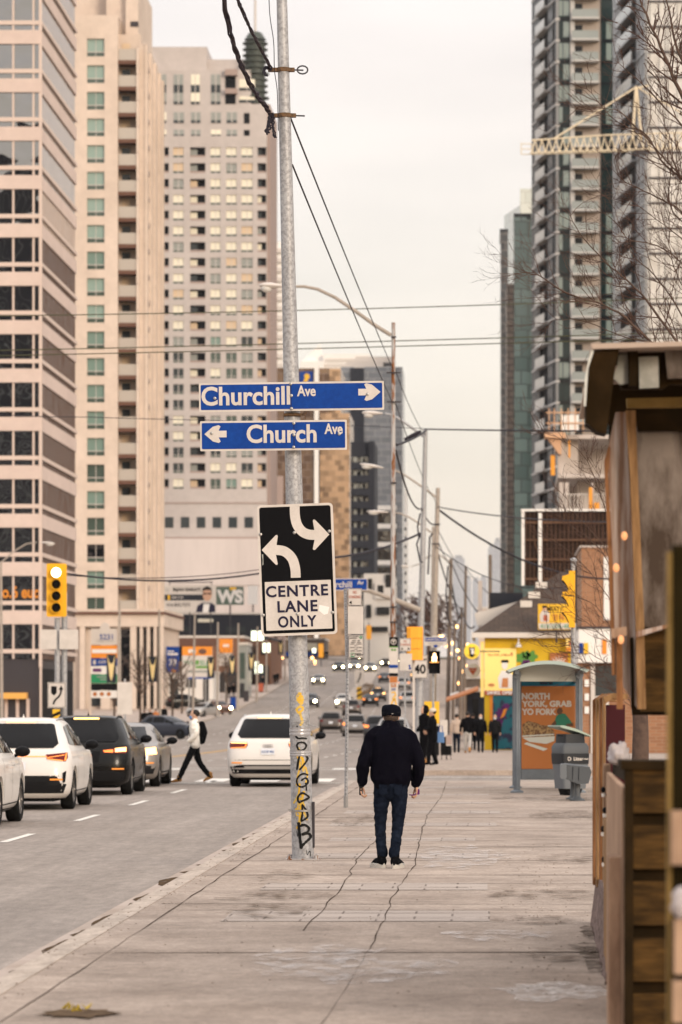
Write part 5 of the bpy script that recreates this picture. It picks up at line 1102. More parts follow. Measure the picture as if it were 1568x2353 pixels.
# distant signals
for u, v, Y, lab in ((738, 1497, 640, 'far yellow signal left of the sign post'), (848, 1455, 600, 'far yellow signal above the bus')):
    o = empty('traffic_signal', lab, 'traffic signal', (X(u,Y), Y, G(Y))); part('pole', o, M['dark_steel'], [(-.08,.08,.2,.36,0,lz(v-24,Y,o))]); part('housing', o, M['sig_orange'], [(-.4,.4,-.1,.2,lz(v+14,Y,o),lz(v-18,Y,o))])
# ---------------------------------------------------------------- overhead wires
def wire(lab, a, b, r, sag=0, m='wire', n=14, name='overhead_wire', cat='wire', wob=0):
    a, b = Vector(a), Vector(b); pts = []
    for i in range(n+1):
        t = i/n; p = a.lerp(b, t); p.z -= 4*sag*t*(1-t)
        if wob and 0 < i < n: p += Vector((rnd.gauss(0,wob), 0, rnd.gauss(0,wob)))
        pts.append(p)
    w = MB(); w.tube(pts, r, 6); o = w.build(name, M[m], smooth=60); return tag(o, lab, cat)
C('wire_olive', (.06,.06,.03), .7)
wire('highest wire crossing the whole street', P(-260, 728, 112), P(1760, 676, 112), .016, .12, 'wire_olive')
wire('upper of two paired wires crossing the street', P(-260, 810, 110), P(1760, 757, 110), .016, .05, 'wire_olive')
wire('lower of two paired wires crossing the street', P(-260, 822, 112), P(1760, 770, 112), .016, .05, 'wire_olive')
wire('thin sagging wire ending at the church sign pole', P(-200, 950, 108), P(980, 985, 141.8), .013, -.05, 'wire', wob=.01)
wire('black cable from pale leaning post to the right', P(979, 986, 141.8), P(1800, 987, 110), .03, .05)
wire('thick black span cable dropping left from pale leaning post', P(966, 1226, 141.8), P(760, 1282, 128), .04, .15); wire('span cable behind the centre lane sign to the median signal', P(760, 1282, 128), P(152, 1318, 116), .03, .45, 'wire'); wire('thin span wire above the median signal cable', P(770, 1275, 130), P(152, 1322, 116), .014, .35)
for i, (a, b, r, s, lab) in enumerate(((P(979, 990, 141.8), P(912, 1022, 102.1), .035, .05, 'short black cable from pale post back to rusty post'), (P(910, 1035, 102.1), P(970, 1168, 141.8), .028, .5, 'looping green cable between rusty post and pale post'), (P(1007, 1165, 181), P(1500, 1200, 120), .028, .2, 'twisted cable from concrete post to the billboard'), (P(1007, 1170, 181), P(1420, 1330, 200), .05, .9, 'heavy cable falling from concrete post to the right'), (P(1001, 1250, 181), P(1062, 1400, 310), .04, .7, 'cable from concrete post down to tangled wooden pole'), (P(1001, 1255, 181), P(1330, 1345, 160), .02, .8, 'thin wire from concrete post to the white shop'), (P(1037, 1290, 272), P(1110, 1420, 300), .04, .5, 'cable from fifth lamp post towards the yellow shop'), (P(996, 1212, 222), P(1037, 1300, 272), .035, .3, 'cable joining fourth and fifth lamp posts'), (P(1037, 1330, 272), P(1062, 1420, 310), .06, .8, 'thick sagging cable at tangled wooden pole'), (P(1062, 1398, 310), P(1046, 1428, 350), .05, .4, 'cable between the two wooden utility poles'), (P(1071, 1305, 300), P(1180, 1400, 240), .03, .4, 'wire from tall thin pole to the shop roof'), (P(1062, 1400, 310), P(1090, 1440, 240), .05, .6, 'tangled wire looping by the owl sign'), (P(909, 850, 102), P(979, 1000, 141.8), .012, .2, 'hair-thin wire from rusty post to pale post'), (P(909, 925, 102), P(1006, 1160, 181), .012, .3, 'hair-thin wire from rusty post to concrete post'), (P(1003, 1210, 181), P(1080, 1330, 300), .02, .3, 'thin wire running down the street over the poles'), (P(970, 1172, 141.8), P(1003, 1205, 181), .03, .2, 'cable between pale post and concrete post'))):
    wire(lab, a, b, r, s, 'wire')
for lab, pts in (('small cable coil hanging on the pale leaning post', [(966,1180),(960,1210),(963,1235),(966,1225)]), ('dangling cable tail on the pale post near the span cable', [(966,1230),(958,1250),(966,1290),(972,1292)]), ('cable bundle hanging on the thin concrete post', [(995,1225),(988,1235),(986,1280),(984,1320)]), ('dark cable mass hanging on the tangled wooden pole', [(1030,1300),(1026,1360),(1030,1420),(1036,1440)])):
    Yd = 141.5 if pts[0][0] < 980 else (221.7 if pts[0][0] < 1000 else 271.6)
    w = MB(); w.tube([P(u, v, Yd) for u, v in pts], .03 if Yd < 200 else .05, 6); tag(w.build('cable_loop', M['wire'], smooth=60), lab, 'cable')
o = empty('cable_splice', 'black cable splice sleeve between rusty post and pale post', 'cable', P(950, 1002, 122)); w = MB(); w.tube([(-.28,0,-.12),(0,0,.02),(.25,0,.16)], [.05,.075,.045], 8); w.build('sleeve', M['wire'], o)
# festive bulbs strung along far poles
k = 0
for (u, v, Y, lab) in [(1034, 1502, 340, 'round warm bulb glowing by the fifth lamp post'), (1058, 1513, 350, 'warm bulb hanging left of the owl sign'), (1056, 1570, 350, 'lower warm bulb left of the round white sign'), (1061, 1543, 340, 'warm bulb between the two round signs and poles'), (1040, 1478, 400, 'pale warm bulb right of the walk plate'), (1027, 1484, 400, 'warm bulb just right of the street plate'), (1075, 1483, 330, 'warm bulb nearest the owl sign'), (1016, 1463, 420, 'greenish bulb above the street plate'), (1010, 1463, 430, 'greenish bulb above the walk signal'), (1052, 1495, 380, 'warm bulb low among the tangled wires'), (1050, 1440, 390, 'small warm bulb high in the tangled wires'), (1070, 1530, 360, 'dim warm bulb behind the round signs')]:
    w = MB(); w.ball((0,0,0), .17, n=10, m=8); b = MB(); o = w.build('festive_bulb', M['bulb'], None, P(u, v, Y)); tag(o, lab, 'bulb', 'festive bulbs among the far wires')
for (u, v, Y, lab) in ((632, 1500, 610, 'warm street bulb by walkers on left pavement'), (610, 1515, 560, 'warm lamp glow by the glowing white strip'), (648, 1512, 620, 'orange bulb right of the lamp posts'), (718, 1512, 600, 'orange street bulb right of the graffiti pole'), (575, 1522, 520, 'bulb above dark shopfront on left pavement'), (700, 1490, 640, 'bulb in the brown shop row'), (724, 1520, 660, 'pale bulb beside the brown shop row'), (724, 1528, 660, 'pale lower bulb beside the brown shop row')):
    w = MB(); w.ball((0,0,0), .24, n=10, m=8); o = w.build('street_bulb', M['bulb'], None, P(u, v, Y)); tag(o, lab, 'bulb', 'bulbs along the far left pavement')
# newspaper boxes by the walk signal
for u0, u1, v0, m_, lab in ((976, 1009, 1612, 'sign_yellow', 'yellow topped newspaper box behind the standing pedestrians'), (1013, 1028, 1655, 'sign_white', 'white newspaper box right of the yellow one'), (1026, 1038, 1690, 'mauve_dark', 'brown litter post beside the white newspaper box')):
    Y = 124; o = empty('newspaper_box', lab, 'newspaper box', (X((u0+u1)/2,Y), Y, G(Y))); hw = (u1-u0)/2*Y/F; h = Z(v0,Y)-G(Y)
    part('case', o, M['black'], [(-hw, hw, 0, .4, .15, h*.58)]); part('hood', o, M[m_], [(-hw-.01, hw+.01, -.02, .42, h*.62, h)]); part('card', o, M['sign_white'], [(-hw, hw, -.01, .41, h*.58, h*.62)]); part('foot', o, M['dark_steel'], [(-hw*.8, -hw*.6, .1, .3, 0, .15), (hw*.6, hw*.8, .1, .3, 0, .15)])
# planters and keep-right marker on the far median
C('dry_plant', (.20,.12,.06), .9, col2=(.10,.06,.03), vs=6)
for u, v, Y, s, lab in ((852, 1588, 470, 1.4, 'dry brown planting on the far median by the marker'), (862, 1566, 490, 1.2, 'second dry brown planting clump further up the median'), (846, 1556, 520, .8, 'small dark tub plant on the far median')):
    o = empty('median_plant', lab, 'plant', (X(u,Y), Y, G(Y))); b = MB()
    for i in range(260):
        a = rnd.uniform(0, 6.28); r_ = s*math.sqrt(rnd.random()); h = rnd.uniform(.2, 1.3)*s*(1-.4*r_/s); x, y = r_*math.cos(a), r_*math.sin(a)
        b.add([(x-.05,y,h*.2),(x+.05,y,h*.2),(x+rnd.gauss(0,.15),y+rnd.gauss(0,.1),h)], [(0,1,2)])
    b.build('stems', M['dry_plant'], o); part('planter', o, M['conc_pole'], [(-s, s, -s, s, 0, .35)])
Y = 445; o = empty('median_marker', 'white keep right sign with yellow striped board on far median', 'sign', (X(826,Y), Y, G(Y)))
w = MB(); w.box(-.06,.06,0,.1,0,4.0); w.build('post', M['steel'], o); w = MB(); w.slab(-.55,.55,2.2,3.9,-.1,.05); w.build('sign_face', M['sign_white'], o); w = MB(); w.slab(-.3,.3,.5,1.9,-.12,.05); w.build('striped_board', M['sign_yellow'], o); fill(o, M['black'], [[(-.3,.7),(.3,1.0),(.3,1.25),(-.3,.95)],[(-.3,1.3),(.3,1.6),(.3,1.85),(-.3,1.55)]], 'stripes', -.14); w = MB(); strip2(w, [(-.2,2.4),(0,2.9),(.15,3.2),(.15,3.6)], .14, -.13); w.build('arrow', M['black'], o)
# ---------------------------------------------------------------- cars
def paint(name, c, metal=0, rough=.32, spec=.3): return C(name, c, rough, metal, spec, coat=.35)
paint('car_white', (.66,.625,.59)); paint('car_black', (.005,.0048,.0045), 0, .25, .18); M['car_black'].node_tree.nodes['Principled BSDF'].inputs['Coat Weight'].default_value = .12; paint('car_grey', (.25,.225,.205), .4); paint('car_taupe', (.10,.08,.07), .4); paint('car_silver', (.42,.40,.38), .5); paint('car_navy', (.02,.025,.04)); paint('car_brown', (.20,.10,.07), .3); paint('car_dark', (.04,.04,.045), .3)
C('car_glass', (.004,.004,.005), .03, spec=.14); C('cladding', (.010,.010,.011), .55, spec=.12); C('rim', (.45,.43,.42), .3, .8); C('rim_dark', (.10,.10,.10), .3, .7); C('plate', (.62,.63,.66), .5); C('plate_ink', (.08,.13,.3), .6)
C('tail', (.25,.02,.01), .25, emit=(1,.30,.06), es=1.7); C('tail_hot', (1,.5,.2), .3, emit=(1,.52,.17), es=3.2); C('tail_off', (.12,.012,.01), .2); C('amber', (.6,.2,.03), .3, emit=(1,.35,.06), es=.35); C('head', (1,1,1), .3, emit=(1,.84,.46), es=26); C('head_off', (.5,.5,.5), .1)
C('cabin', (.015,.015,.016), .8)
SUV = [(.21,.80,-2.16,2.14),(.30,.89,-2.26,2.25),(.45,.925,-2.31,2.31),(.62,.935,-2.32,2.31),(.80,.935,-2.285,2.26),(.94,.925,-2.235,2.12),(1.00,.91,-2.21,1.95),(1.045,.895,-2.185,1.35),(1.08,.875,-2.155,1.05),(1.25,.81,-2.00,.74),(1.43,.725,-1.80,.34),(1.53,.675,-1.69,.10),(1.585,.61,-1.68,-.15),(1.62,.50,-1.55,-.50),(1.635,.30,-1.25,-.75)]
SEDAN = [(.18,.78,-2.22,2.2),(.27,.87,-2.33,2.32),(.42,.905,-2.37,2.38),(.58,.91,-2.37,2.37),(.74,.905,-2.35,2.30),(.86,.895,-2.32,2.16),(.92,.875,-2.28,1.9),(.965,.86,-2.1,1.3),(.99,.84,-1.75,1.05),(1.12,.78,-1.5,.78),(1.28,.69,-1.1,.40),(1.36,.64,-.9,.18),(1.405,.57,-.72,-.05),(1.43,.45,-.6,-.2),(1.44,.28,-.5,-.3)]
def car_shell(levels, n_sub=3):
    lv = []
    for i in range(len(levels)-1):
        p0, p1, p2_, p3 = levels[max(i-1,0)], levels[i], levels[i+1], levels[min(i+2,len(levels)-1)]
        for k in range(n_sub):
            t = k/n_sub; q = []
            for j in range(4):
                m1 = (p2_[j]-p0[j])*.5; m2 = (p3[j]-p1[j])*.5
                lo, hi = sorted((p1[j], p2_[j])); v = (2*t**3-3*t*t+1)*p1[j]+(t**3-2*t*t+t)*m1+(-2*t**3+3*t*t)*p2_[j]+(t**3-t*t)*m2
                q.append(min(max(v, lo), hi))
            lv.append(tuple(q))
    lv.append(levels[-1]); w = MB(); top = lv[-1][0]
    for z, hw, yr, yf in lv:
        rr = min(.34, hw*.6); rf = min(.62 if z < 1.0 else .42, hw*.75); out = []
        for k in range(7): x = -(hw-rr)+(hw-rr)*2*k/6; out.append((x, yr+.03*(x/hw)**2))
        for k in range(1, 6): a = R(-90+18*k); out.append((hw-rr+rr*math.cos(a), yr+rr+.02+rr*math.sin(a)))
        for k in range(13): t = k/12; y = yr+rr+.02+(yf-rf-yr-rr-.02)*t; out.append((hw-.02*abs(2*t-1)**2, y))
        for k in range(1, 6): a = R(18*k); out.append((hw-rf+rf*math.cos(a), yf-rf+(rf-.04)*math.sin(a)))
        for k in range(7): x = (hw-rf)-(hw-rf)*2*k/6; out.append((x, yf-.04+(.04*(1-(x/max(.01,hw-rf))**2))))
        m = [(-x, y) for x, y in out]
        ring = out[:]                        # rear centre .. right side .. front; mirror the sides for the left
        left = [(-x, y) for x, y in out[7:30]][::-1]
        ring = out[:7] + out[7:30] + out[30:] + left
        w.v += [(x, y, z) for x, y in ring]; n = len(ring)
    L = len(lv)
    for i in range(L-1):
        for k in range(n): w.f.append([i*n+k, i*n+(k+1)%n, (i+1)*n+(k+1)%n, (i+1)*n+k]); w.mi.append(0)
    w.f.append(list(range(n-1,-1,-1))); w.mi.append(0); w.f.append(list(range((L-1)*n, L*n))); w.mi.append(0)
    return w
def patch(bvh, poly, ax, off, m, name, parent, step=.09, mirror=False):
    # lay a 2-D outline on the body: ax 'r' rear (x,z), 'f' front (x,z), 's' right side (y,z), 'l' left side, 't' top (x,y)
    bm = bmesh.new(); bm.faces.new([bm.verts.new((a, c, 0)) for a, c in poly])
    xs = [p[0] for p in poly]; zs = [p[1] for p in poly]
    for lo, hi, k in ((min(xs), max(xs), 0), (min(zs), max(zs), 1)):
        n = int((hi-lo)/step)
        for i in range(1, n+1):
            co = [0,0,0]; no = [0,0,0]; co[k] = lo+(hi-lo)*i/(n+1); no[k] = 1
            bmesh.ops.bisect_plane(bm, geom=bm.verts[:]+bm.edges[:]+bm.faces[:], plane_co=co, plane_no=no)
    for v in bm.verts:
        a, c = v.co.x, v.co.y
        o, d = {'r': ((a,-6,c),(0,1,0)), 'f': ((a,6,c),(0,-1,0)), 's': ((6,a,c),(-1,0,0)), 'l': ((-6,a,c),(1,0,0)), 't': ((a,c,6),(0,0,-1))}[ax]
        h = bvh.ray_cast(Vector(o), Vector(d))
        if h[0] is None:
            h = bvh.find_nearest(Vector(o)+Vector(d)*5); 
        v.co = h[0] - Vector(d)*off
    bmesh.ops.recalc_face_normals(bm, faces=bm.faces[:])
    me = bpy.data.meshes.new(name); bm.to_mesh(me); bm.free(); me.materials.append(m); me.shade_smooth()
    return link(name, me, parent)
def wheel_meshes(rad, spokes=10, dark=False):
    w = MB(); w.lathe([(rad*.66,-.10),(rad*.9,-.115),(rad*.985,-.09),(rad,-.03),(rad,.03),(rad*.985,.09),(rad*.9,.115),(rad*.66,.10)], 32, axis='x', caps=False); ty = w.mesh('tyre', M['rubber']); ty.shade_smooth()
    w = MB(); w.lathe([(rad*.68,.10),(rad*.70,.06),(rad*.62,.05),(rad*.60,-.05)], 32, axis='x', caps=False)
    for k in range(spokes):
        a = 2*math.pi*k/spokes; ca, sa = math.cos(a), math.sin(a); t = rad*.055
        pts = [(.055, ca*rad*.12-sa*t, sa*rad*.12+ca*t), (.075, ca*rad*.64-sa*t*.8, sa*rad*.64+ca*t*.8), (.075, ca*rad*.64+sa*t*.8, sa*rad*.64-ca*t*.8), (.055, ca*rad*.12+sa*t, sa*rad*.12-ca*t)]
        w.add(pts+[(p[0]-.04, p[1], p[2]) for p in pts], [(0,1,2,3),(7,6,5,4),(0,4,5,1),(1,5,6,2),(2,6,7,3),(3,7,4,0)])
    w.lathe([(rad*.17,.05),(rad*.15,.07),(.01,.075)], 16, axis='x'); ri = w.mesh('rim', M['rim_dark'] if dark else M['rim'])
    w = MB(); w.lathe([(rad*.64,-.06),(rad*.64,-.055),(.02,-.05)], 24, axis='x'); bk = w.mesh('brake_disc', M['cladding'])
    return ty, ri, bk
_wm = {}
_shell = {}
def car(lab, kind, pm, loc, rz, near=False, tails='tail', heads='head_off', brake=None, group=None, name=None, plate=None, sc_=1.0, style=None, cat=None, wd=False):
    suv = kind == 'suv'; lv = SUV if suv else SEDAN
    o = empty(name or ('sport_utility_car' if suv else 'sedan_car'), lab, cat or 'car', loc, rz, group)
    rad = .365 if suv else .335; wy = (-1.36, 1.36) if suv else (-1.42, 1.40); hw = .93 if suv else .905
    if (kind, near) not in _shell:
        w = car_shell(lv, 3 if near else 2); me = w.mesh('body', M['car_white']); tmp = link('body', me)
        if near:
            cut = MB()
            for y in wy:
                for s in (-1, 1): cut.lathe([(rad*1.13, s*.58), (rad*1.13, s*1.3)], 28, (0, y, rad*1.01), 'x')
            bm = bmesh.new(); cm_ = cut.mesh('cut', M['black']); bm.from_mesh(cm_); bmesh.ops.recalc_face_normals(bm, faces=bm.faces[:]); bm.to_mesh(cm_); bm.free()
            bm = bmesh.new(); bm.from_mesh(me); bmesh.ops.recalc_face_normals(bm, faces=bm.faces[:]); bm.to_mesh(me); bm.free()
            cu = link('cut', cm_); md = tmp.modifiers.new('b', 'BOOLEAN'); md.object = cu; md.operation = 'DIFFERENCE'; md.solver = 'EXACT'
            me2 = evald(tmp); bpy.data.objects.remove(cu); me = me2
            for p_ in me.polygons:
                c = p_.center; p_.material_index = 0
                for y in wy:
                    if math.hypot(c.y-y, c.z-rad*1.01) < rad*1.135 and abs(c.x) < .95 and (abs(p_.normal.x) > .9 and abs(c.x) < .7 or abs(p_.normal.x) < .5 and math.hypot(c.y-y, c.z-rad*1.01) > rad*1.0): p_.material_index = 1
        bpy.data.objects.remove(tmp)
        me.shade_smooth(); me.set_sharp_from_angle(angle=R(38))
        w2 = car_shell(lv, 3); bvh = BVHTree.FromPolygons([Vector(v) for v in w2.v], w2.f); _shell[(kind, near)] = (me, bvh)
    me, bvh = _shell[(kind, near)]; me = me.copy(); me.materials.clear(); me.materials.append(M[pm]); me.materials.append(M['cladding'])
    link('body', me, o)
    k = 1.0 if suv else .87; zb, zt_ = (1.10, 1.53) if suv else (.985, 1.36)
    zw = lambda t: zb+(zt_-zb)*t
    G_ = M['car_glass']
    if suv: rw = [(-.62,zw(.0)),(.62,zw(.0)),(.70,zw(.18)),(.585,zw(.95)),(.54,zw(1)),(-.54,zw(1)),(-.585,zw(.95)),(-.70,zw(.18))]
    else: rw = [(-.66,zw(.03)),(.66,zw(.03)),(.50,zw(.97)),(-.50,zw(.97))]
    patch(bvh, rw, 'r', .016, G_, 'rear_window', o, .06)
    patch(bvh, [(-.72,zw(.05)),(.72,zw(.05)),(.52,zw(.97)),(-.52,zw(.97))], 'f', .014, G_, 'windshield', o)
    if suv: sides = [[(-1.55,zw(.16)),(-.95,zw(.08)),(-.95,zw(.92)),(-1.28,zw(.86))], [(-.88,zw(.08)),(.02,zw(.04)),(.0,zw(.97)),(-.88,zw(.94))], [(.09,zw(.04)),(.92,zw(.05)),(.55,zw(.7)),(.22,zw(.94)),(.07,zw(.97))]]
    else: sides = [[(-1.35,zw(.15)),(-1.0,zw(.08)),(-.92,zw(.8))], [(-.93,zw(.08)),(-.02,zw(.05)),(-.05,zw(.95)),(-.6,zw(.92)),(-.84,zw(.8))], [(.05,zw(.05)),(.88,zw(.06)),(.55,zw(.6)),(.2,zw(.92)),(.02,zw(.95))]]
    for ax in ('s', 'l'):
        for pl in sides: patch(bvh, pl, ax, .012, G_, 'side_window', o, .08)
    # wheels
    key = (rad, wd)
    if key not in _wm: _wm[key] = wheel_meshes(rad, 10, wd)
    ty, ri, bk = _wm[key]
    for y in wy:
        for s in (-1, 1):
            if near:
                wh = empty('wheel', None, None); wh.parent = o; wh.location = (s*(hw-.13), y, rad-.005); wh.rotation_euler = (0, 0, 0 if s > 0 else math.pi)
                link('tyre', ty, wh); link('rim', ri, wh); link('brake_disc', bk, wh)
            else:
                w = MB(); w.lathe([(rad*.6,-.10),(rad*.97,-.10),(rad,-.06),(rad,.06),(rad*.97,.10),(rad*.6,.10),(rad*.2,.07)], 20, axis='x'); w.build('wheel', M['rubber'], o, (s*(hw-.10), y, rad-.005), rot=(0,0,0 if s > 0 else math.pi))
    # mirrors
    for s in (-1, 1):
        w = MB(); w.ball((s*(hw+.075), .74*1, zb+.03), .125, .10, .085, 12, 8); w.tube([(s*(hw-.05), .78, zb-.04), (s*(hw+.04), .76, zb-.01)], .03, 6); w.build('mirror', M['black'], o, smooth=60)
    Tm = M[tails] if tails else M['tail_off']
    for s in (-1, 1):
        f = lambda pl: [(x*s, z) for x, z in (pl if s > 0 else pl[::-1])]
        if style == 'bar': pl = [(.50,.985),(.86,1.02),(.875,.93),(.84,.86),(.52,.905)]
        elif style == 'slim': pl = [(.38,.93),(.86,1.0),(.885,.90),(.84,.86),(.40,.87)]
        elif style == 'quad': pl = [(.47,1.005),(.86,1.01),(.89,.93),(.86,.87),(.50,.875),(.455,.94)]
        elif suv: pl = [(.55,1.0),(.86,1.04),(.89,.86),(.60,.84)]
        else: pl = [(.52,.86),(.85,.90),(.88,.74),(.58,.72)]
        tl = patch(bvh, f(pl), 'r', .012, Tm if style is None or tails is None else M['tail_off'], 'taillight', o, .06)
        if style and tails:
            strips = {'bar': [[(.52,.935),(.82,.985),(.82,.97),(.52,.922)], [(.53,.918),(.80,.885),(.80,.868),(.60,.892),(.53,.905)], [(.835,1.005),(.855,1.01),(.85,.89),(.82,.87)]], 'slim': [[(.40,.925),(.60,.94),(.60,.88),(.42,.885)], [(.64,.965),(.85,.985),(.855,.90),(.64,.89)]], 'quad': [[(.475,.995),(.85,1.0),(.85,.985),(.48,.98)], [(.475,.965),(.50,.985),(.52,.90),(.845,.885),(.85,.87),(.51,.878)]]}[style]
            for j, q_ in enumerate(strips): patch(bvh, f(q_), 'r', .017, M['tail_hot' if (style == 'slim' and j == 1) or style == 'quad' and j == 0 else 'tail'], 'light_strip', tl, .06)
        hl = [(.45,.76),(.80,.80),(.84,.72),(.50,.66)] if suv else [(.45,.68),(.80,.72),(.84,.64),(.50,.60)]
        h_ = patch(bvh, f(hl), 'f', .012, M['head_off'], 'headlight', o, .06)
        if heads == 'head':
            w = MB(); w.ball((s*.66, (2.27 if suv else 2.31), .73 if suv else .66), .17, .12, .15, 10, 8); w.build('lit_lamp', M['head'], h_)
    if brake: patch(bvh, [(-.26,1.555),(.26,1.555),(.26,1.585),(-.26,1.585)] if suv else [(-.2,.995),(.2,.995),(.2,1.015),(-.2,1.015)], 'r', .02, M[brake], 'brake_light', o, .1)
    lowc = [(-.80,.30),(.80,.30),(.86,.46),(.62,.50),(-.62,.50),(-.86,.46)]
    patch(bvh, lowc, 'r', .012, M['cladding'], 'bumper_cladding', o, .12); patch(bvh, [(-.62,.36),(.62,.36),(.68,.52),(-.68,.52)], 'f', .012, M['cladding'], 'lower_grille', o, .12)
    patch(bvh, [(-.40,.58),(.40,.58),(.46,.80),(-.46,.80)] if suv else [(-.40,.55),(.40,.55),(.44,.70),(-.44,.70)], 'f', .014, M['cladding'], 'grille', o, .12)
    px_, pz_ = 0, (.80 if suv else .74)
    if style in ('bar',): pz_ = .78
    pl = patch(bvh, [(-.155,pz_-.075),(.155,pz_-.075),(.155,pz_+.075),(-.155,pz_+.075)], 'r', .02, M['plate'], 'number_plate', o, .2)
    if plate:
        y = min(v.co.y for v in pl.data.vertices); text(plate, .09, M['plate_ink'], pl, 0, y-.006, pz_-.005, .002, width=.27, name='plate_letters')
    if near:
        part('underbody', o, M['black'], [(-.62, .62, -2.0, 1.9, .15, .34)])
        for ax in ('s', 'l'):
            for y0 in (-.62, .32): patch(bvh, [(y0-.10,.90),(y0+.10,.915),(y0+.10,.945),(y0-.10,.93)], ax, .025, M[pm], 'door_handle', o, .1)
            for y0 in (-.90, .04, 1.02): patch(bvh, [(y0,.40),(y0+.012,.40),(y0+.012,1.05),(y0,1.05)] if abs(y0) < 1 else [(y0-.0,.6),(y0+.012,.6),(y0+.012,1.0),(y0,1.0)], ax, .003, M['cladding'], 'door_seam', o, .1)
            patch(bvh, [(-.95,.22),(.95,.22),(.95,.34),(-.95,.33)], ax, .01, M['cladding'], 'sill_trim', o, .15)
        if suv:
            for s in (-1, 1):
                pts = [Vector((s*.60, y, 0)) for y in (-1.45,-1.2,-.6,.0,.15)]
                for p in pts:
                    h = bvh.ray_cast(Vector((p.x, p.y, 4)), Vector((0,0,-1))); p.z = (h[0].z if h[0] else 1.6)+.025
                pts[0].z -= .03; pts[-1].z -= .03; w = MB(); w.tube(pts, .018, 8); w.build('roof_rail', M['cladding'] if pm != 'car_white' else M['rim'], o, smooth=60)
        h = bvh.ray_cast(Vector((0,-1.25,4)), Vector((0,0,-1))); zz = h[0].z if h[0] else 1.6
        w = MB(); w.add([(-.02,-1.35,zz-.01),(.02,-1.35,zz-.01),(0,-1.12,zz-.01),(0,-1.34,zz+.07)], [(0,1,3),(1,2,3),(2,0,3)]); w.build('antenna', M[pm], o)
        # tailgate seam, wiper, exhausts, reflectors
        patch(bvh, [(-.74,.60),(.74,.60),(.74,.612),(-.74,.612)] if suv else [(-.6,.70),(.6,.70),(.6,.71),(-.6,.71)], 'r', .004, M['cladding'], 'tailgate_seam', o, .1)
        for s in (-1, 1):
            patch(bvh, [(s*.58,.53),(s*.82,.53),(s*.82,.56),(s*.58,.56)], 'r', .016, M['amber'], 'reflector', o, .1)
        if style == 'bar':
            patch(bvh, [(-.52,.945),(.52,.945),(.52,.96),(-.52,.96)], 'r', .016, M['tail'], 'light_bar', o, .1)
            for s in (-1, 1): patch(bvh, [(s*.80,.66),(s*.86,.70),(s*.84,.50),(s*.80,.48)], 'r', .022, M['black'], 'bumper_vent', o, .06)
            patch(bvh, [(-.78,.44),(.78,.44),(.70,.60),(-.70,.60)], 'r', .010, M['cladding'], 'rear_diffuser', o, .1)
        if style == 'quad':
            patch(bvh, [(-.82,.40),(.82,.40),(.82,.47),(-.82,.47)], 'r', .016, M['car_silver'], 'diffuser_bar', o, .1)
            for s in (-1, 1): patch(bvh, [(s*.52,.435),(s*.78,.435),(s*.76,.475),(s*.54,.475)], 'r', .03, M['black'], 'exhaust', o, .1)
            patch(bvh, [(-.28,.33),(.28,.33),(.25,.385),(-.25,.385)], 'r', .02, M['black'], 'tow_slot', o, .1)
            w = MB()
            for k_ in range(4):
                c = -.075+.05*k_; w.tube([(c+.034*math.cos(a*.3142*2), -2.275, .925+.034*math.sin(a*.3142*2)) for a in range(11)], .006, 6, caps=False)
            w.build('emblem', M['rim'], o, smooth=60)
        if style == 'slim':
            patch(bvh, [(-.30,.68),(.30,.68),(.34,.90),(-.34,.90)], 'r', .008, M['black'], 'plate_recess', o, .1)
    return o
RZ = 0
CZ_ = lambda Y: G(Y)-.13
def at_px(u, Y): return (X(u, Y), Y, CZ_(Y))
NG = 'cars waiting in the near turning lane'
car('white crossover waiting in the turning lane with amber light bar across its tail', 'suv', 'car_white', (-8.33, 68.6+1.36, -.13), R(0), True, 'tail', brake='tail_hot', style='bar', name='crossover_car')
car('black crossover with bright slim tail lights ahead of the white crossover', 'suv', 'car_black', (-8.28, 79.2+1.36, -.13), R(0), True, 'tail', brake='tail_hot', style='slim', plate='WJF-073', name='crossover_car')
car('silver-grey sedan with lit right tail light, first in the waiting lane', 'sed', 'car_grey', (-8.32, 86.6+1.42, -.13), R(0), True, 'tail_hot', name='sedan_car')
car('white crossover partly cut by the left picture edge', 'suv', 'car_white', (-8.42, 61.3-1.36+.25, -.13), R(0), True, None, name='crossover_car', wd=False)
car('white crossover with four-ring emblem partly hidden by the graffiti pole', 'suv', 'car_white', (-4.93, 86.9+1.36, -.13), R(-.8), True, 'tail', brake='tail_hot', style='quad', plate='CCYF 903', name='crossover_car', wd=True)
# traffic driving away down and up the hill
for u, Y, k, p, t, br, lab in ((763, 302, 'suv', 'car_taupe', None, None, 'dark taupe crossover driving away left of the sign post'), (818, 279, 'suv', 'car_grey', 'tail', None, 'grey crossover with amber tail lights right behind the sign post'), (809, 392, 'suv', 'car_taupe', None, None, 'dark crossover ahead of the grey crossover, half hidden by it'), (852, 438, 'sed', 'car_black', 'tail', None, 'black sedan with amber tail lights near the far median'), (870, 462, 'suv', 'car_dark', 'tail_hot', 'tail_hot', 'dark crossover braking beside the far median'), (937, 440, 'suv', 'car_silver', 'tail', None, 'pale crossover with amber lights left of the pale post'), (870, 255, 'suv', 'car_dark', 'tail', None, 'dark crossover just left of the walking man\'s cap'), (907, 196, 'suv', 'car_silver', None, None, 'silver crossover hidden behind the walking man\'s head'), (959, 560, 'suv', 'car_dark', 'tail_hot', None, 'far dark car with two orange lights right of transit sign'), (885, 555, 'sed', 'car_dark', 'tail', None, 'far dark car with orange light left of transit sign'), (928, 520, 'suv', 'car_silver', 'tail', None, 'far silver car just right of the transit sign')):
    car(lab, k, p, at_px(u, Y), R(0), False, t, brake=br)
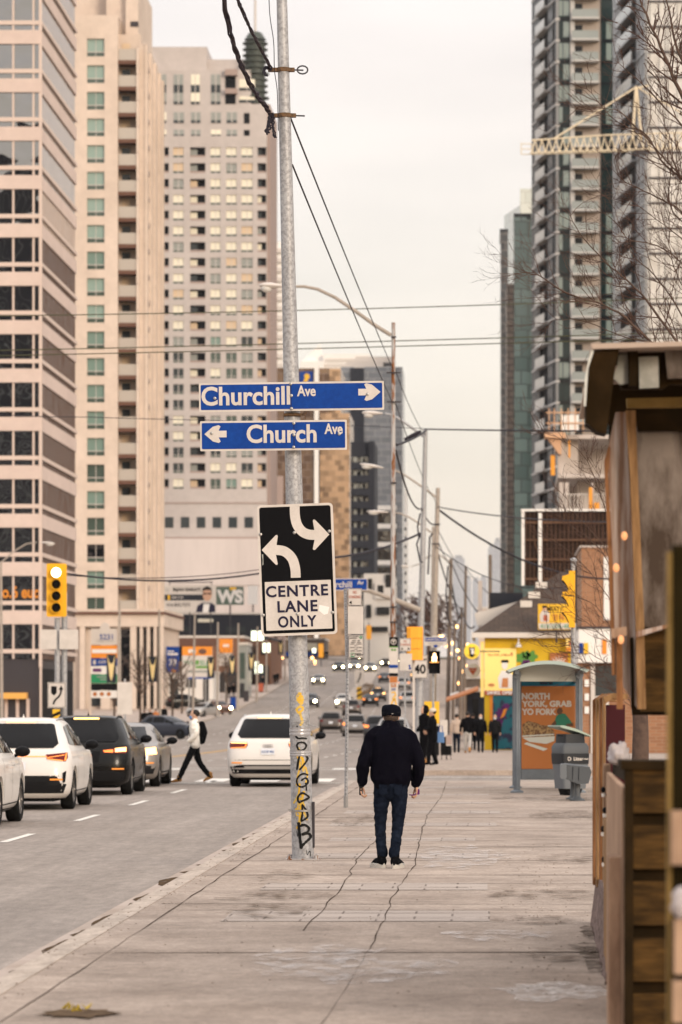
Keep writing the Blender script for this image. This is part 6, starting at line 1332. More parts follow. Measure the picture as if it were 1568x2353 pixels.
# oncoming traffic with headlights
for u, Y, k, p, lab in ((790, 428, 'suv', 'car_white', 'white oncoming crossover with glowing headlights by the sign post'), (733, 545, 'sed', 'car_silver', 'silver oncoming car climbing down beyond the graffiti pole'), (713, 432, 'suv', 'car_dark', 'oncoming car with one headlight visible beside the graffiti pole'), (780, 605, 'suv', 'car_dark', 'dark oncoming car, leftmost of the far headlight row'), (815, 612, 'suv', 'car_silver', 'pale oncoming car, second in the far headlight row'), (852, 600, 'suv', 'car_silver', 'pale oncoming car, third in the far headlight row'), (888, 640, 'sed', 'car_dark', 'oncoming car, fourth in the far headlight row by transit sign'), (836, 690, 'suv', 'car_silver', 'oncoming car behind the third car of the headlight row'), (868, 700, 'suv', 'car_dark', 'oncoming dark car in front of the bus'), (931, 660, 'sed', 'car_dark', 'oncoming car with headlights below the second no standing sign')):
    car(lab, k, p, at_px(u, Y), R(180), False, None, heads='head')
# crossing and side street cars
car('dark blue crossover turning with amber light, left of the woman in white', 'suv', 'car_navy', (X(392, 262), 262, CZ_(262)), R(-118), False, 'tail', heads='head_off', name='crossover_car')
car('silver sedan standing behind the woman in white', 'sed', 'car_silver', (X(466, 384), 384, CZ_(384)), R(158), False, None)
car('reddish brown sedan with one bright headlight on the left side street', 'sed', 'car_brown', (X(503, 398), 398, CZ_(398)), R(-160), False, None, heads='head')
car('black crossover parked on the raised lot by the white wall', 'suv', 'car_black', (X(430, 420), 420, G(420)+.0), R(-70), False, None)
# bus on the hill
Yv = 777; o = empty('city_bus', 'white and orange city bus coming over the hill crest', 'bus', (X(870,Yv), Yv, CZ_(Yv)))
w = MB(); w.poly(rrect(-1.28, 1.28, .35, 3.1, .25), 0, 11.5); w.build('body', M['sign_white'], o)
part('windshield', o, M['car_glass'], [(-1.15, 1.15, -.05, .1, 1.1, 2.35)]); part('destination_display', o, M['orange_dk'], [(-.9, .9, -.06, .1, 2.5, 2.85)]); part('lower_panel', o, M['orange_dk'], [(-1.26, 1.26, -.04, .1, .5, .85)])
for s in (-1, 1):
    w = MB(); w.ball((s*.95, -.05, .72), .11, n=10, m=6); w.build('headlight', M['head'], o); w = MB(); w.lathe([(.48,-.12),(.48,.12)], 18, (s*1.1, 2.2, .48), 'x'); w.build('wheel', M['rubber'], o); w = MB(); w.ball((s*1.5, -.2, 2.1), .12, .08, .25, 8, 6); w.build('mirror', M['black'], o)
# ---------------------------------------------------------------- people
def limb(w, pts, rad, n=12):
    # closed tube with rounded ends
    pts = [Vector(p) for p in pts]; rad = [r if isinstance(r, tuple) else (r, r) for r in rad]
    d0 = (pts[0]-pts[1]).normalized(); d1 = (pts[-1]-pts[-2]).normalized()
    P_, R_ = [], []
    for a in (85, 60, 30): P_.append(pts[0]+d0*min(rad[0])*math.sin(R(a))*.9); R_.append((rad[0][0]*math.cos(R(a)), rad[0][1]*math.cos(R(a))))
    P_ += pts; R_ += rad
    for a in (30, 60, 85): P_.append(pts[-1]+d1*min(rad[-1])*math.sin(R(a))*.9); R_.append((rad[-1][0]*math.cos(R(a)), rad[-1][1]*math.cos(R(a))))
    w.tube(P_, R_, n)
def dense(pts, rad, k=4):
    # smooth a joint chain
    P_, R_ = [], []; pts = [Vector(p) for p in pts]; n = len(pts); rad = [r if isinstance(r, tuple) else (r, r) for r in rad]
    for i in range(n-1):
        a, b, c, d = pts[max(i-1,0)], pts[i], pts[i+1], pts[min(i+2,n-1)]
        for j in range(k):
            t = j/k; P_.append(.5*((2*b)+(c-a)*t+(2*a-5*b+4*c-d)*t*t+(-a+3*b-3*c+d)*t**3)); R_.append(tuple(rad[i][q]*(1-t)+rad[i+1][q]*t for q in (0, 1)))
    P_.append(pts[-1]); R_.append(rad[-1]); return P_, R_
def remesh(w, name, m, parent, vox, smooth=3, folds=0, fscale=9, seed=0, fz=1):
    tmp = w.build(name, m); md = tmp.modifiers.new('r', 'REMESH'); md.mode = 'VOXEL'; md.voxel_size = vox
    me = evald(tmp); bpy.data.objects.remove(tmp)
    bm = bmesh.new(); bm.from_mesh(me)
    for _ in range(smooth): bmesh.ops.smooth_vert(bm, verts=bm.verts[:], factor=.5, use_axis_x=True, use_axis_y=True, use_axis_z=True)
    if folds:
        bm.normal_update()
        for v in bm.verts:
            q = Vector((v.co.x*fscale, v.co.y*fscale, v.co.z*fscale*fz)) + Vector((seed*7.1, seed*3.3, seed))
            v.co += v.normal * (folds*(abs(noise.noise(q))*-1.6+.5 + .5*noise.noise(q*2.3)))
    bm.to_mesh(me); bm.free(); me.materials.clear(); me.materials.append(m); me.shade_smooth(); me.name = name
    return link(name, me, parent)
def cloth(name, c, c2=None, rough=.85): return C(name, c, rough, spec=.04, col2=c2, vs=14, bump=.15, bs=220, sheen=.0)
cloth('jacket_navy', (.0030,.0028,.0060)); cloth('denim', (.0045,.0068,.0135), (.010,.0145,.026)); cloth('black_cloth', (.004,.004,.005)); cloth('white_puffer', (.78,.73,.66)); cloth('charcoal_cloth', (.010,.010,.011)); cloth('grey_cloth', (.40,.38,.36)); cloth('tan_cloth', (.42,.33,.27)); cloth('cap_navy', (.0045,.005,.009)); cloth('knit_cream', (.55,.50,.42))
C('sole', (.44,.41,.37), .7); C('tan_boot', (.42,.20,.06), .7); C('phone', (.006,.006,.007), .3); C('mask_white', (.55,.58,.6), .8); C('mask_blue', (.10,.2,.4), .8)
def hand(parent, wrist, sx, curl=1.0, name='hand', s=1.0, vox=.0045):
    # hangs down from the wrist; palm faces the thigh, fingers curl towards the body front
    w = MB(); W = Vector(wrist)
    def p(x, y, z): return W + Vector((x*sx*s, y*s, z*s))
    limb(w, [p(0,0,.03), p(0,0,-.01), p(.0,.004,-.05), p(.0,.008,-.085)], [(.020*s,.026*s), (.021*s,.032*s), (.016*s,.040*s), (.014*s,.038*s)])
    for i, (y, L) in enumerate(((.034,.072), (.012,.082), (-.010,.076), (-.031,.060))):
        a = p(0, y, -.08); b = p(-.006*curl, y+.003, -.08-L*.45); c = p(-.030*curl, y+.004, -.08-L*.72); d = p(-.052*curl, y+.004, -.08-L*.72+.012*curl)
        limb(w, [a, b, c, d], [.0098*s, .0092*s, .0085*s, .0075*s], 8)
    limb(w, [p(-.006,.030,-.02), p(-.022,.050,-.05), p(-.034,.046,-.085), p(-.036,.036,-.103)], [.0135*s, .012*s, .0105*s, .009*s], 8)
    return remesh(w, name, M['skin'], parent, vox, 1)
def head_mesh(parent, c, face=0, s=1.0, skin='skin', vox=.007, neck=.10, name='head', parts=None):
    # head with face looking along -y when face = 0 (turned about z); c = centre of the skull
    w = MB(); C0 = Vector((0,0,0))
    w.ball((0,.012,.02), .076*s, .095*s, .105*s, 16, 12); w.ball((0,-.028*s,-.045*s), .058*s, .066*s, .07*s, 14, 10)
    w.ball((0,-.092*s,-.022*s), .013*s, .022*s, .026*s, 8, 6); w.ball((0,-.085*s,-.066*s), .025*s, .012*s, .009*s, 8, 6); w.ball((0,-.075*s,-.100*s), .026*s, .02*s, .018*s, 8, 6)
    for q in (-1, 1): w.ball((q*.078*s, .012, -.012*s), .010*s, .022*s, .034*s, 8, 8); w.ball((q*.034*s,-.083*s,.012*s), .022*s, .012*s, .008*s, 8, 6)
    limb(w, [(0,.018,-.05), (0,.026,-.05-neck)], [(.056*s,.058*s), (.062*s,.064*s)])
    h = remesh(w, name, M[skin], parent, vox, 2); h.location = c; h.rotation_euler = (0,0,face)
    for q in (-1, 1):
        e = MB(); e.ball((q*.033*s,-.083*s,-.004*s), .012*s, .008*s, .007*s, 8, 6); e.build('eye', M['sign_white'], h); e = MB(); e.ball((q*.033*s,-.090*s,-.004*s), .006*s, .004*s, .006*s, 8, 6); e.build('pupil', M['black'], h) if vox < .008 else None
    return h
# ---- the man walking away
def build_man():
    Ym = 41.3; o = empty('person', 'man in dark jacket, jeans and cap walking away along the pavement', 'person', (X(899,Ym), Ym, 0))
    k = Ym/F
    # base skin body is the head, neck and hands; clothes follow below
    head_mesh(o, (.0,.10,1.635), math.pi, 1.0, neck=.12, vox=.006)
    w = MB(); w.ball((0,.09,1.635), .084, .096, .085, 18, 12); hb = remesh(w, 'hair', M['hair_grey'] if 'hair_grey' in M else C('hair_grey', (.05,.035,.028), .7, col2=(.09,.06,.045), vs=60), o, .008, 1)
    for v in hb.data.vertices:
        if v.co.z > 1.67: v.co.z = 1.67
        if v.co.z < 1.59: v.co.z = 1.59+.2*(v.co.z-1.59)
    # flat-topped cap with seam and back opening
    w = MB(); rings = []
    for z, rx, ry in ((1.630,.097,.112),(1.638,.102,.117),(1.662,.104,.118),(1.695,.107,.120),(1.722,.104,.117),(1.742,.090,.104),(1.752,.068,.08),(1.757,.035,.04),(1.758,.01,.01)): rings.append((z, rx, ry))
    n = 28; vs = []
    for z, rx, ry in rings:
        for a in range(n): t = 2*math.pi*a/n; vs.append((rx*math.cos(t), .09+ry*math.sin(t), z+.004*math.sin(3*t)+.06*ry*math.sin(t)*-2))
    w.add(vs, [(i*n+a, i*n+(a+1)%n, (i+1)*n+(a+1)%n, (i+1)*n+a) for i in range(len(rings)-1) for a in range(n)]); cap = w.build('cap', M['cap_navy'], o, smooth=60)
    for v in cap.data.vertices: v.co += Vector((0,0,.012*noise.noise(v.co*14)))+Vector((v.co.x,v.co.y-.09,0)).normalized()*.008*noise.noise(v.co*22)
    w = MB(); w.tube([(.1045*math.cos(R(a)), .09+.1185*math.sin(R(a)), 1.668-.0142*math.sin(R(a))) for a in range(0, 361, 15)], .0025, 5); w.build('seam', M['black'], cap)
    w = MB(); w.tube([(.045*math.cos(R(a)), -.026+.004*abs(math.cos(R(a))), 1.648+.034*math.sin(R(a))) for a in range(0, 181, 15)], .004, 6); w.box(-.005,.022,-.037,-.032,1.660,1.666); w.build('strap', M['black'], cap)
    w = MB(); w.poly([(.006,1.658),(.026,1.660),(.026,1.667),(.006,1.665)], -.040, .004); w.build('buckle', M['rim'], cap)
    w = MB(); w.add([(.075*math.cos(R(a)), .19+r_*math.sin(R(a)), 1.625-.02*(r_-.02)/.08) for r_ in (.02,.10) for a in range(0,181,20)], [(i,i+1,i+11,i+10) for i in range(9)]); w.build('peak', M['cap_navy'], cap)
    # jacket: torso and sleeves grown into one surface
    w = MB()
    T = [((0,.02,.862),(.172,.122)),((0,.02,.90),(.188,.138)),((0,.015,.95),(.212,.152)),((0,.01,1.08),(.218,.155)),((0,0,1.24),(.218,.155)),((0,-.005,1.36),(.214,.148)),((0,0,1.435),(.192,.135)),((0,.012,1.495),(.146,.112)),((0,.035,1.54),(.098,.094)),((0,.055,1.582),(.078,.084))]
    n = 30; vs = []
    for (c, (rx, ry)) in T:
        for a in range(n):
            t = 2*math.pi*a/n; ct, st = math.cos(t), math.sin(t); e = 2/2.5
            vs.append((c[0]+rx*math.copysign(abs(ct)**e, ct), c[1]+ry*math.copysign(abs(st)**e, st), c[2]))
    w.add(vs, [(i*n+a, i*n+(a+1)%n, (i+1)*n+(a+1)%n, (i+1)*n+a) for i in range(len(T)-1) for a in range(n)]+[tuple(range(n-1,-1,-1)), tuple(range((len(T)-1)*n, len(T)*n))])
    for s, el, wr in ((-1, (-.285,-.045,1.155), (-.318,.06,.925)), (1, (.300,-.02,1.12), (.268,.085,.915))):
        p_, r_ = dense([(s*.11,.005,1.455), (s*.185,.0,1.415), (s*.234,-.012,1.31), el, ((el[0]+wr[0])/2+s*.006, (el[1]+wr[1])/2, (el[2]+wr[2])/2), wr], [(.060,.080),(.068,.084),(.068,.078),(.062,.070),(.062,.066),(.050,.054)])
        limb(w, p_, r_, 14)
    remesh(w, 'jacket', M['jacket_navy'], o, .009, 2, .014, 8, 2, .7)
    for s, wr in ((-1, (-.319,.065,.91)), (1, (.267,.09,.90))):
        w = MB(); limb(w, [(wr[0],wr[1],wr[2]+.03),(wr[0],wr[1],wr[2]-.012)], [(.040,.043),(.036,.039)]); w.build('cuff', M['jacket_navy'], o, smooth=60)
    w = MB(); w.lathe([(1,0)], 3) if False else None
    # jeans
    w = MB()
    limb(w, [(0,.015,.97),(0,.015,.90),(0,.015,.84)], [(.168,.125),(.178,.135),(.170,.128)], 20)
    p_, r_ = dense([(-.088,.015,.90),(-.105,.03,.70),(-.116,.05,.49),(-.110,.01,.32),(-.102,-.02,.185)], [(.096,.106),(.083,.094),(.062,.070),(.057,.063),(.054,.060)], 5); limb(w, p_, r_, 16)
    p_, r_ = dense([(.088,.015,.90),(.088,.0,.70),(.074,-.01,.49),(.058,-.06,.32),(.044,-.10,.180)], [(.096,.106),(.083,.094),(.062,.070),(.057,.063),(.054,.060)], 5); limb(w, p_, r_, 16)
    j = remesh(w, 'jeans', M['denim'], o, .010, 2, .010, 11, 5, 1.5)
    for s in (-1, 1):
        w = MB(); w.poly([(s*.035,.90),(s*.125,.905),(s*.122,.81),(s*.08,.785),(s*.038,.81)], -.128, .006); w.build('back_pocket', M['denim'], j)
    # shoes with wavy pale soles
    for s, (hx, hy, tx, ty) in ((-1, (-.088,-.030,-.195,.15)), (1, (.040,-.125,.105,.13))):
        w = MB(); d = Vector((tx-hx, ty-hy, 0)); L = d.length; d.normalize(); sd = Vector((d.y,-d.x,0)); H = Vector((hx,hy,0))
        limb(w, [H+d*.0+Vector((0,0,.075)), H+d*.05+Vector((0,0,.075)), H+d*.13+Vector((0,0,.065)), H+d*(L-.03)+Vector((0,0,.045))], [(.047,.052),(.051,.054),(.050,.042),(.046,.028)], 14)
        limb(w, [H+d*.02+Vector((0,0,.06)), H+d*.03+Vector((0,0,.145))], [(.047,.049),(.048,.050)], 12)
        sh_ = remesh(w, 'shoe', M['black_cloth'], o, .007, 2)
        w = MB(); n = 40; out = []
        for a in range(n): t = 2*math.pi*a/n; out.append(H+d*(L/2-.005+math.cos(t)*(L/2+.045))+sd*(math.sin(t)*(.055+.008*math.cos(t))))
        bot = [(p.x, p.y, .002) for p in out]; top = [(p.x+(p.x-H.x)*.03, p.y, .044+.014*math.sin(8*2*math.pi*i/n)) for i, p in enumerate(out)]
        w.add(bot+top, [tuple(range(n-1,-1,-1)), tuple(range(n,2*n))]+[(i,(i+1)%n,(i+1)%n+n,i+n) for i in range(n)]); w.build('sole', M['sole'], sh_, smooth=50)
        w = MB(); limb(w, [(hx-.005,hy+.03,.155),(hx-.005,hy+.035,.195)], [(.060,.066),(.058,.062)], 14); w.build('cuff_fold', M['denim'], j, smooth=60)
    hL = hand(o, (-.324,.068,.90), -1, 1.1); hR = hand(o, (.274,.092,.89), 1, 1.0); hR.rotation_euler = (0,0,0)
    ph = MB(); ph.poly(rrect(-.344,-.306,.785,.91,.008), .035, .012); f = ph.build('phone', M['phone'], None, o.location); tag(f, 'black phone held in the left hand of the walking man', 'phone')
    ph = MB(); ph.poly(rrect(.262,.306,.79,.85,.01), .07, .02); ph.tube([(.272,.05,.80),(.24,.03,.785),(.20,.0,.79)], .006, 6); f = ph.build('small_case', M['grape'], None, o.location); tag(f, 'small dark purple case in the right hand of the walking man', 'case')
    return o
build_man()
# ---- simple walkers: one figure builder, pose given by hip/knee/foot and arm points
def figure(lab, loc, rz, H=1.7, top='black_cloth', legs='black_cloth', shoes='black_cloth', headc='hair', stride=.25, arms='down', hat=None, mask=None, long=False, vox=.02, bag=None, hood=False, group=None, name='person', face=0, wide=1.0):
    o = empty(name, lab, 'person', loc, rz, group); s = H/1.75
    near = vox < .016
    head_mesh(o, (0,-.01*s,1.61*s), face, s, skin='skin', vox=.012 if near else .016, neck=.1)
    w = MB(); w.ball((0,.03*s,1.65*s), .088*s, .098*s, .092*s, 12, 8)
    if hood: w.ball((0,.04*s,1.61*s), .115*s, .115*s, .15*s, 12, 8)
    hr = w.build('hood' if hood else 'hair', M[headc if not hood else top], o, smooth=60)
    if hat: w = MB(); w.ball((0,.015*s,1.68*s), .100*s, .110*s, .085*s, 14, 8); w.build('hat', M[hat], o, smooth=60)
    if mask: w = MB(); w.ball((0,-.075*s,1.555*s), .062*s, .05*s, .05*s, 12, 8); w.build('face_mask', M[mask], o, smooth=60)
    w = MB(); lo = (.78 if long else .90)*s
    T = [((0,.01,lo),(.175*wide,.13)),((0,.01,1.0*s),(.175*wide,.135)),((0,0,1.15*s),(.18*wide,.135)),((0,0,1.32*s),(.205*wide,.14)),((0,0,1.42*s),(.17*wide,.11)),((0,.01,1.49*s),(.075,.075))]
    limb(w, [c for c, r_ in T], [(r_[0]*s, r_[1]*s) for c, r_ in T], 18)
    for q in (-1, 1):
        if arms == 'down': pts = [(q*.18*s,0,1.39*s),(q*.245*wide*s,.0,1.16*s),(q*.25*wide*s,-.06*q*stride*2-.03,.92*s)]
        elif arms == 'front': pts = [(q*.18*s,0,1.39*s),(q*.24*s,.0,1.15*s),(q*.10*s,-.20*s,1.12*s)]
        elif arms == 'pocket': pts = [(q*.18*s,0,1.39*s),(q*.25*s,.05,1.17*s),(q*.18*s,-.12*s,1.0*s)]
        p_, r_ = dense(pts, [(.075*s,.08*s),(.062*s,.066*s),(.048*s,.05*s)]); limb(w, p_, r_, 10)
        if arms != 'pocket':
            pt = Vector(pts[-1]); h = MB(); limb(h, [pt, pt+Vector((0,-.01,-.05*s)), pt+Vector((0,-.02,-.10*s))], [(.026*s,.034*s),(.02*s,.036*s),(.015*s,.03*s)], 8)
            for k_ in range(4): limb(h, [pt+Vector((0,-.035*s+.022*k_*s,-.09*s)), pt+Vector((-q*.01,-.038*s+.022*k_*s,-.135*s-.01*(k_ in (1,2)))), pt+Vector((-q*.03,-.038*s+.022*k_*s,-.155*s))], [.009*s,.0085*s,.007*s], 6)
            limb(h, [pt+Vector((0,-.03*s,-.03*s)), pt+Vector((-q*.02,-.06*s,-.07*s)), pt+Vector((-q*.025,-.058*s,-.10*s))], [.012*s,.011*s,.009*s], 6); h.build('hand', M['skin'], o, smooth=60)
    remesh(w, 'coat', M[top], o, vox, 2, .012, 9, rnd.randint(0, 50))
    w = MB(); limb(w, [(0,.01,.98*s),(0,.01,.86*s)], [(.15*s,.115*s),(.16*s,.12*s)], 14); feet = []
    for q in (-1, 1):
        f = -q*stride; kn = (q*.09*s, f*.45-.05*(1 if f > 0 else .4), .50*s); an = (q*.085*s, f, (.10+(.07 if f > .15 else 0))*s)
        p_, r_ = dense([(q*.085*s,.01,.88*s), kn, an], [(.095*s,.10*s),(.068*s,.072*s),(.052*s,.056*s)]); limb(w, p_, r_, 12); feet.append((an, f))
    remesh(w, 'trousers', M[legs], o, vox, 2, .010, 10, rnd.randint(0, 50))
    for an, f in feet:
        w = MB(); a = Vector(an); up = .5 if f > .15 else 0
        heel = a+Vector((0,.03,-.04*s)); toe = a+Vector((0,-.17*s*(1-.35*up),-.055*s-.10*up*s))
        toe.z = max(toe.z, .04*s); limb(w, [heel+Vector((0,0,.03)), heel*.5+toe*.5+Vector((0,0,.018)), toe], [(.045*s,.05*s),(.045*s,.042*s),(.04*s,.026*s)], 10); limb(w, [a+Vector((0,.005,0)), a+Vector((0,.005,.06))], [.052*s,.054*s], 10); w.build('boot', M[shoes], o, smooth=60)
    if bag == 'pack':
        w = MB(); limb(w, [(0,.17*s,1.0*s),(0,.20*s,1.2*s),(0,.17*s,1.40*s)], [(.13*s,.09*s),(.15*s,.115*s),(.12*s,.08*s)], 14); bp = remesh(w, 'backpack', M['black_cloth'], None, .02, 2); bp.location = loc; bp.rotation_euler = (0,0,rz); tag(bp, 'black backpack on the back of the crossing woman', 'backpack')
        w = MB()
        for q in (-1, 1): w.tube([(q*.10*s,.10*s,1.44*s),(q*.115*s,-.06*s,1.44*s),(q*.125*s,-.145*s,1.3*s),(q*.15*s,-.10*s,1.12*s),(q*.14*s,.08*s,1.02*s)], .018*s, 6)
        w.build('strap', M['black_cloth'], bp, smooth=60)
    return o
figure('woman in white puffer jacket and tan boots striding across the crossing', (X(447,89.8), 89.8, -.13), R(-88), 1.74, 'white_puffer', 'charcoal_cloth', 'tan_boot', stride=.36, arms='pocket', bag='pack', vox=.014, mask='mask_blue', wide=1.3)
figure('hooded person in black standing at the far corner kerb', (X(975,111), 111, G(111)), R(-60), 1.72, 'black_cloth', 'black_cloth', 'tan_boot', hood=True, stride=.06, arms='pocket', long=True, vox=.016)
figure('person in cream knit hat and black coat holding a phone', (X(994,108), 108, G(108)), R(-95), 1.62, 'black_cloth', 'black_cloth', 'black_cloth', hat='knit_cream', stride=.10, arms='front', long=True, vox=.016)
o = empty('shopping_bag', 'blue shopping bag hanging beside the person in cream hat', 'bag', (X(1014,108.3), 108.3, G(108)+.65)); w = MB(); w.prism([(-.09,-.06),(.07,-.06),(.09,.06),(-.10,.06)], 0, .30); w.build('body', M['mask_blue'], o); w = MB(); w.tube([(-.06,0,.29),(-.04,0,.48),(.03,0,.48),(.05,0,.29)], .012, 6); w.build('handle', M['sign_blue'], o)
for u, Y, rz, H, tp, lg, sh_, kw, lab in ((1050, 160, 180, 1.66, 'tan_cloth', 'denim', 'black_cloth', dict(stride=.15), 'person in pale jacket and blue jeans walking away by planter'), (1075, 158, 180, 1.74, 'black_cloth', 'grey_cloth', 'tan_boot', dict(stride=.18, wide=1.15), 'person in black coat and pale grey trousers walking away'), (1087, 175, 180, 1.72, 'charcoal_cloth', 'black_cloth', 'black_cloth', dict(stride=.12), 'dark figure half hidden behind the person in pale grey trousers'), (1105, 163, 0, 1.66, 'black_cloth', 'black_cloth', 'black_cloth', dict(stride=.14, mask='mask_white'), 'masked walker in black coming towards us, left of the mural'), (1138, 163, 0, 1.64, 'charcoal_cloth', 'black_cloth', 'black_cloth', dict(stride=.10, mask='mask_white', hat=None), 'masked walker in dark jacket in front of the mural')):
    figure(lab, (X(u,Y), Y, G(Y)), R(rz), H, tp, lg, sh_, vox=.02, **kw)
# far walkers on the left pavement
src = None
for i, (u, Y, lab) in enumerate(((332, 300, 'dark figure by the tan podium columns, nearest the pylon sign'), (345, 303, 'second dark figure by the tan podium columns'), (358, 306, 'figure in orange by the tan podium columns'), (377, 330, 'dark walker beside the dark blue turning car'), (527, 470, 'walker in front of the dark shopfront left of grey-green shop'), (537, 474, 'second walker before the dark shopfront'), (604, 520, 'dark walker below the glowing white strip'), (632, 540, 'dark walker right of the far lamp post'), (638, 545, 'second dark walker right of the far lamp post'), (668, 600, 'small walker by the graffiti pole edge'), (745, 700, 'distant walker on the far hill pavement'), (752, 705, 'second distant walker on the far hill pavement'))):
    if src is None:
        src = figure(lab, (X(u,Y), Y, G(Y)), R(170), 1.72, 'black_cloth', 'charcoal_cloth', vox=.03, stride=.15, group='walkers on the far left pavement'); c = src
    else:
        c = copy_tree(src); c.location = (X(u,Y), Y, G(Y)); c.rotation_euler = (0,0,R(rnd.choice([0, 170, 200, 20]))); c['label'] = lab
    if 'orange' in lab:
        for ch in c.children:
            if ch.name.startswith('coat'): ch.data = ch.data.copy(); ch.data.materials[0] = M['orange_dk']
# ---------------------------------------------------------------- the graffiti pole and its signs
YP = 43.6
pole = empty('utility_pole', 'tall galvanised pole with yellow and black graffiti carrying the street signs', 'utility pole', (X(697,YP), YP, 0))
PB, PT = P(697, 1975, YP), P(648, 0, YP)
def pc(z): t = (z-PB.z)/(PT.z-PB.z); return PB.lerp(PT, t)
def pr_(z): return interp([(0,.126),(4.0,.098),(6.95,.078),(9.8,.060),(12,.05)], z)
w = MB(); zsn = [-.05, .5, 1, 1.5, 2, 3, 4, 5, 6, 7, 8, 9, 10, 11.2]
w.tube([pc(z)-pole.location for z in zsn], [pr_(z) for z in zsn], 28); w.build('pole', M['galv'], pole, smooth=50)
w = MB(); w.box(-.19,.19,-.19,.19,.0,.014)
for sx in (-1, 1):
    for sy in (-1, 1): w.lathe([(.022,.014),(.022,.05)], 8, (sx*.155, sy*.155, 0))
w.build('base_plate', M['rusty'], pole)
def on_pole(u, v, off):
    z = Z(v, YP); c = pc(z); r = pr_(z)+off; x = X(u, YP); dx = max(-r*.98, min(r*.98, x-c.x)); return Vector((c.x+dx, c.y-math.sqrt(r*r-dx*dx), z)) - pole.location
def spray(strokes, m, name, off):
    w = MB()
    for pts, wd in strokes:
        pts = [((1000+a/1.96)*.5744, (2500+c/1.96)*.5744) for a, c in pts]; q = []
        if len(pts) > 2: dn, _ = dense([Vector((a, c, 0)) for a, c in pts], [1]*len(pts), 5); q = [(p.x, p.y) for p in dn]
        else: q = [(pts[0][0]+(pts[1][0]-pts[0][0])*i/8, pts[0][1]+(pts[1][1]-pts[0][1])*i/8) for i in range(9)]
        wl_ = [wd/1.96*.5744*rnd.uniform(.75, 1.15)*(.55 if i in (0, len(q)-1) else 1) for i in range(len(q))]
        l, r = ribbon2(q, wl_); off += .00012
        for i in range(len(q)-1): w.add([on_pole(*p, off) for p in (l[i], l[i+1], r[i+1], r[i])], [(0,1,2,3)])
    o = w.build(name, m, pole); return o
C('spray_black', (.006,.006,.006), .6)
C('spray_yel', (.66,.38,.02), .6, col2=(.55,.40,.12), vs=14); alpha_noise(M['spray_yel'], 9, .22, .40)
spray([([(400,530),(385,570),(395,600),(420,620)],34), ([(375,600),(405,560),(420,600)],26), ([(368,655),(385,690),(420,660),(400,640),(370,660)],20), ([(395,690),(405,720),(415,760),(398,790)],22), ([(385,850),(395,820),(415,825),(405,860)],14), ([(385,960),(395,1020),(420,1060),(425,1150)],26), ([(370,1010),(400,1100),(380,1180),(370,1260)],16), ([(395,1240),(385,1330),(345,1400)],18), ([(400,1330),(395,1420),(380,1500)],40), ([(430,1300),(415,1370),(430,1430)],22), ([(360,1440),(400,1480),(390,1560),(375,1600)],24), ([(440,1110),(455,1180),(440,1240)],14), ([(390,1380),(420,1450),(455,1530)],18)], M['spray_yel'], 'yellow_graffiti', .0012)
spray([([(362,872),(385,890),(420,888),(452,893)],16), ([(378,965),(374,938),(395,922),(430,925),(446,948),(430,976),(400,986),(382,972),(378,955)],16), ([(400,990),(388,1050),(372,1138)],16), ([(405,986),(432,1012),(456,1042),(448,1068),(425,1100),(392,1138)],15), ([(462,1178),(430,1166),(395,1180),(372,1215),(380,1255),(410,1270),(445,1255),(460,1225),(440,1200),(405,1222)],15), ([(440,1236),(446,1265),(448,1300)],12), ([(402,1395),(382,1378),(385,1342),(415,1318),(445,1330),(468,1352),(440,1370),(402,1384)],17), ([(413,1405),(448,1458),(457,1500),(432,1525),(402,1538)],17), ([(414,1405),(416,1480),(404,1540)],15), ([(386,1545),(390,1600),(398,1680),(410,1755)],26), ([(388,1582),(430,1566),(466,1590),(458,1620),(410,1642)],20), ([(410,1642),(466,1636),(480,1665),(445,1700),(402,1742)],20), ([(370,790),(380,800)],10), ([(450,1760),(455,1800),(475,1770),(480,1815)],5), ([(372,1610),(378,1660)],5)], M['spray_black'], 'black_graffiti', .0035)
C('tape', (.42,.41,.42), .25, .2, spec=.7, alpha=.75)
for v0, v1 in ((1672, 1691), (1724, 1738)):
    z0, z1 = Z(v1,YP), Z(v0,YP); w = MB(); c0, c1 = pc(z0)-pole.location, pc(z1)-pole.location
    n = 5; w.tube([c0.lerp(c1, i/n) for i in range(n+1)], [pr_(z0)+.004+.003*(i % 2) for i in range(n+1)], 26, caps=False); w.build('tape_band', M['tape'], pole)
w = MB()
for k in range(5):
    v = 1658+k*4; w.tube([on_pole(672+i*5.5, v+6*math.sin(i*.9+k)*(.4+k*.2), .004) for i in range(8)], .0022, 5)
w.tube([on_pole(690, 1650, .003), on_pole(712, 1666, .006), P(733, 1672, YP-.1)-pole.location], .004, 5); w.build('tie_wire', M['steel'], pole)
z = Z(1850+13, YP); c = pc(z)-pole.location
w = MB(); w.lathe([(pr_(z)+.002,-.012),(pr_(z)+.007,-.010),(pr_(z)+.007,.010),(pr_(z)+.002,.012)], 28, c, caps=False); w.box(c.x-pr_(z)-.02, c.x-pr_(z)+.01, c.y-.06, c.y+.0, c.z-.012, c.z+.018); w.build('steel_strap', M['steel'], pole, smooth=40)
w = MB(); w.box(c.x+pr_(z)-.005, c.x+pr_(z)+.022, c.y-.05, c.y+.05, c.z-.42, c.z+.1); w.build('ground_wire_guard', M['dark_steel'], pole)
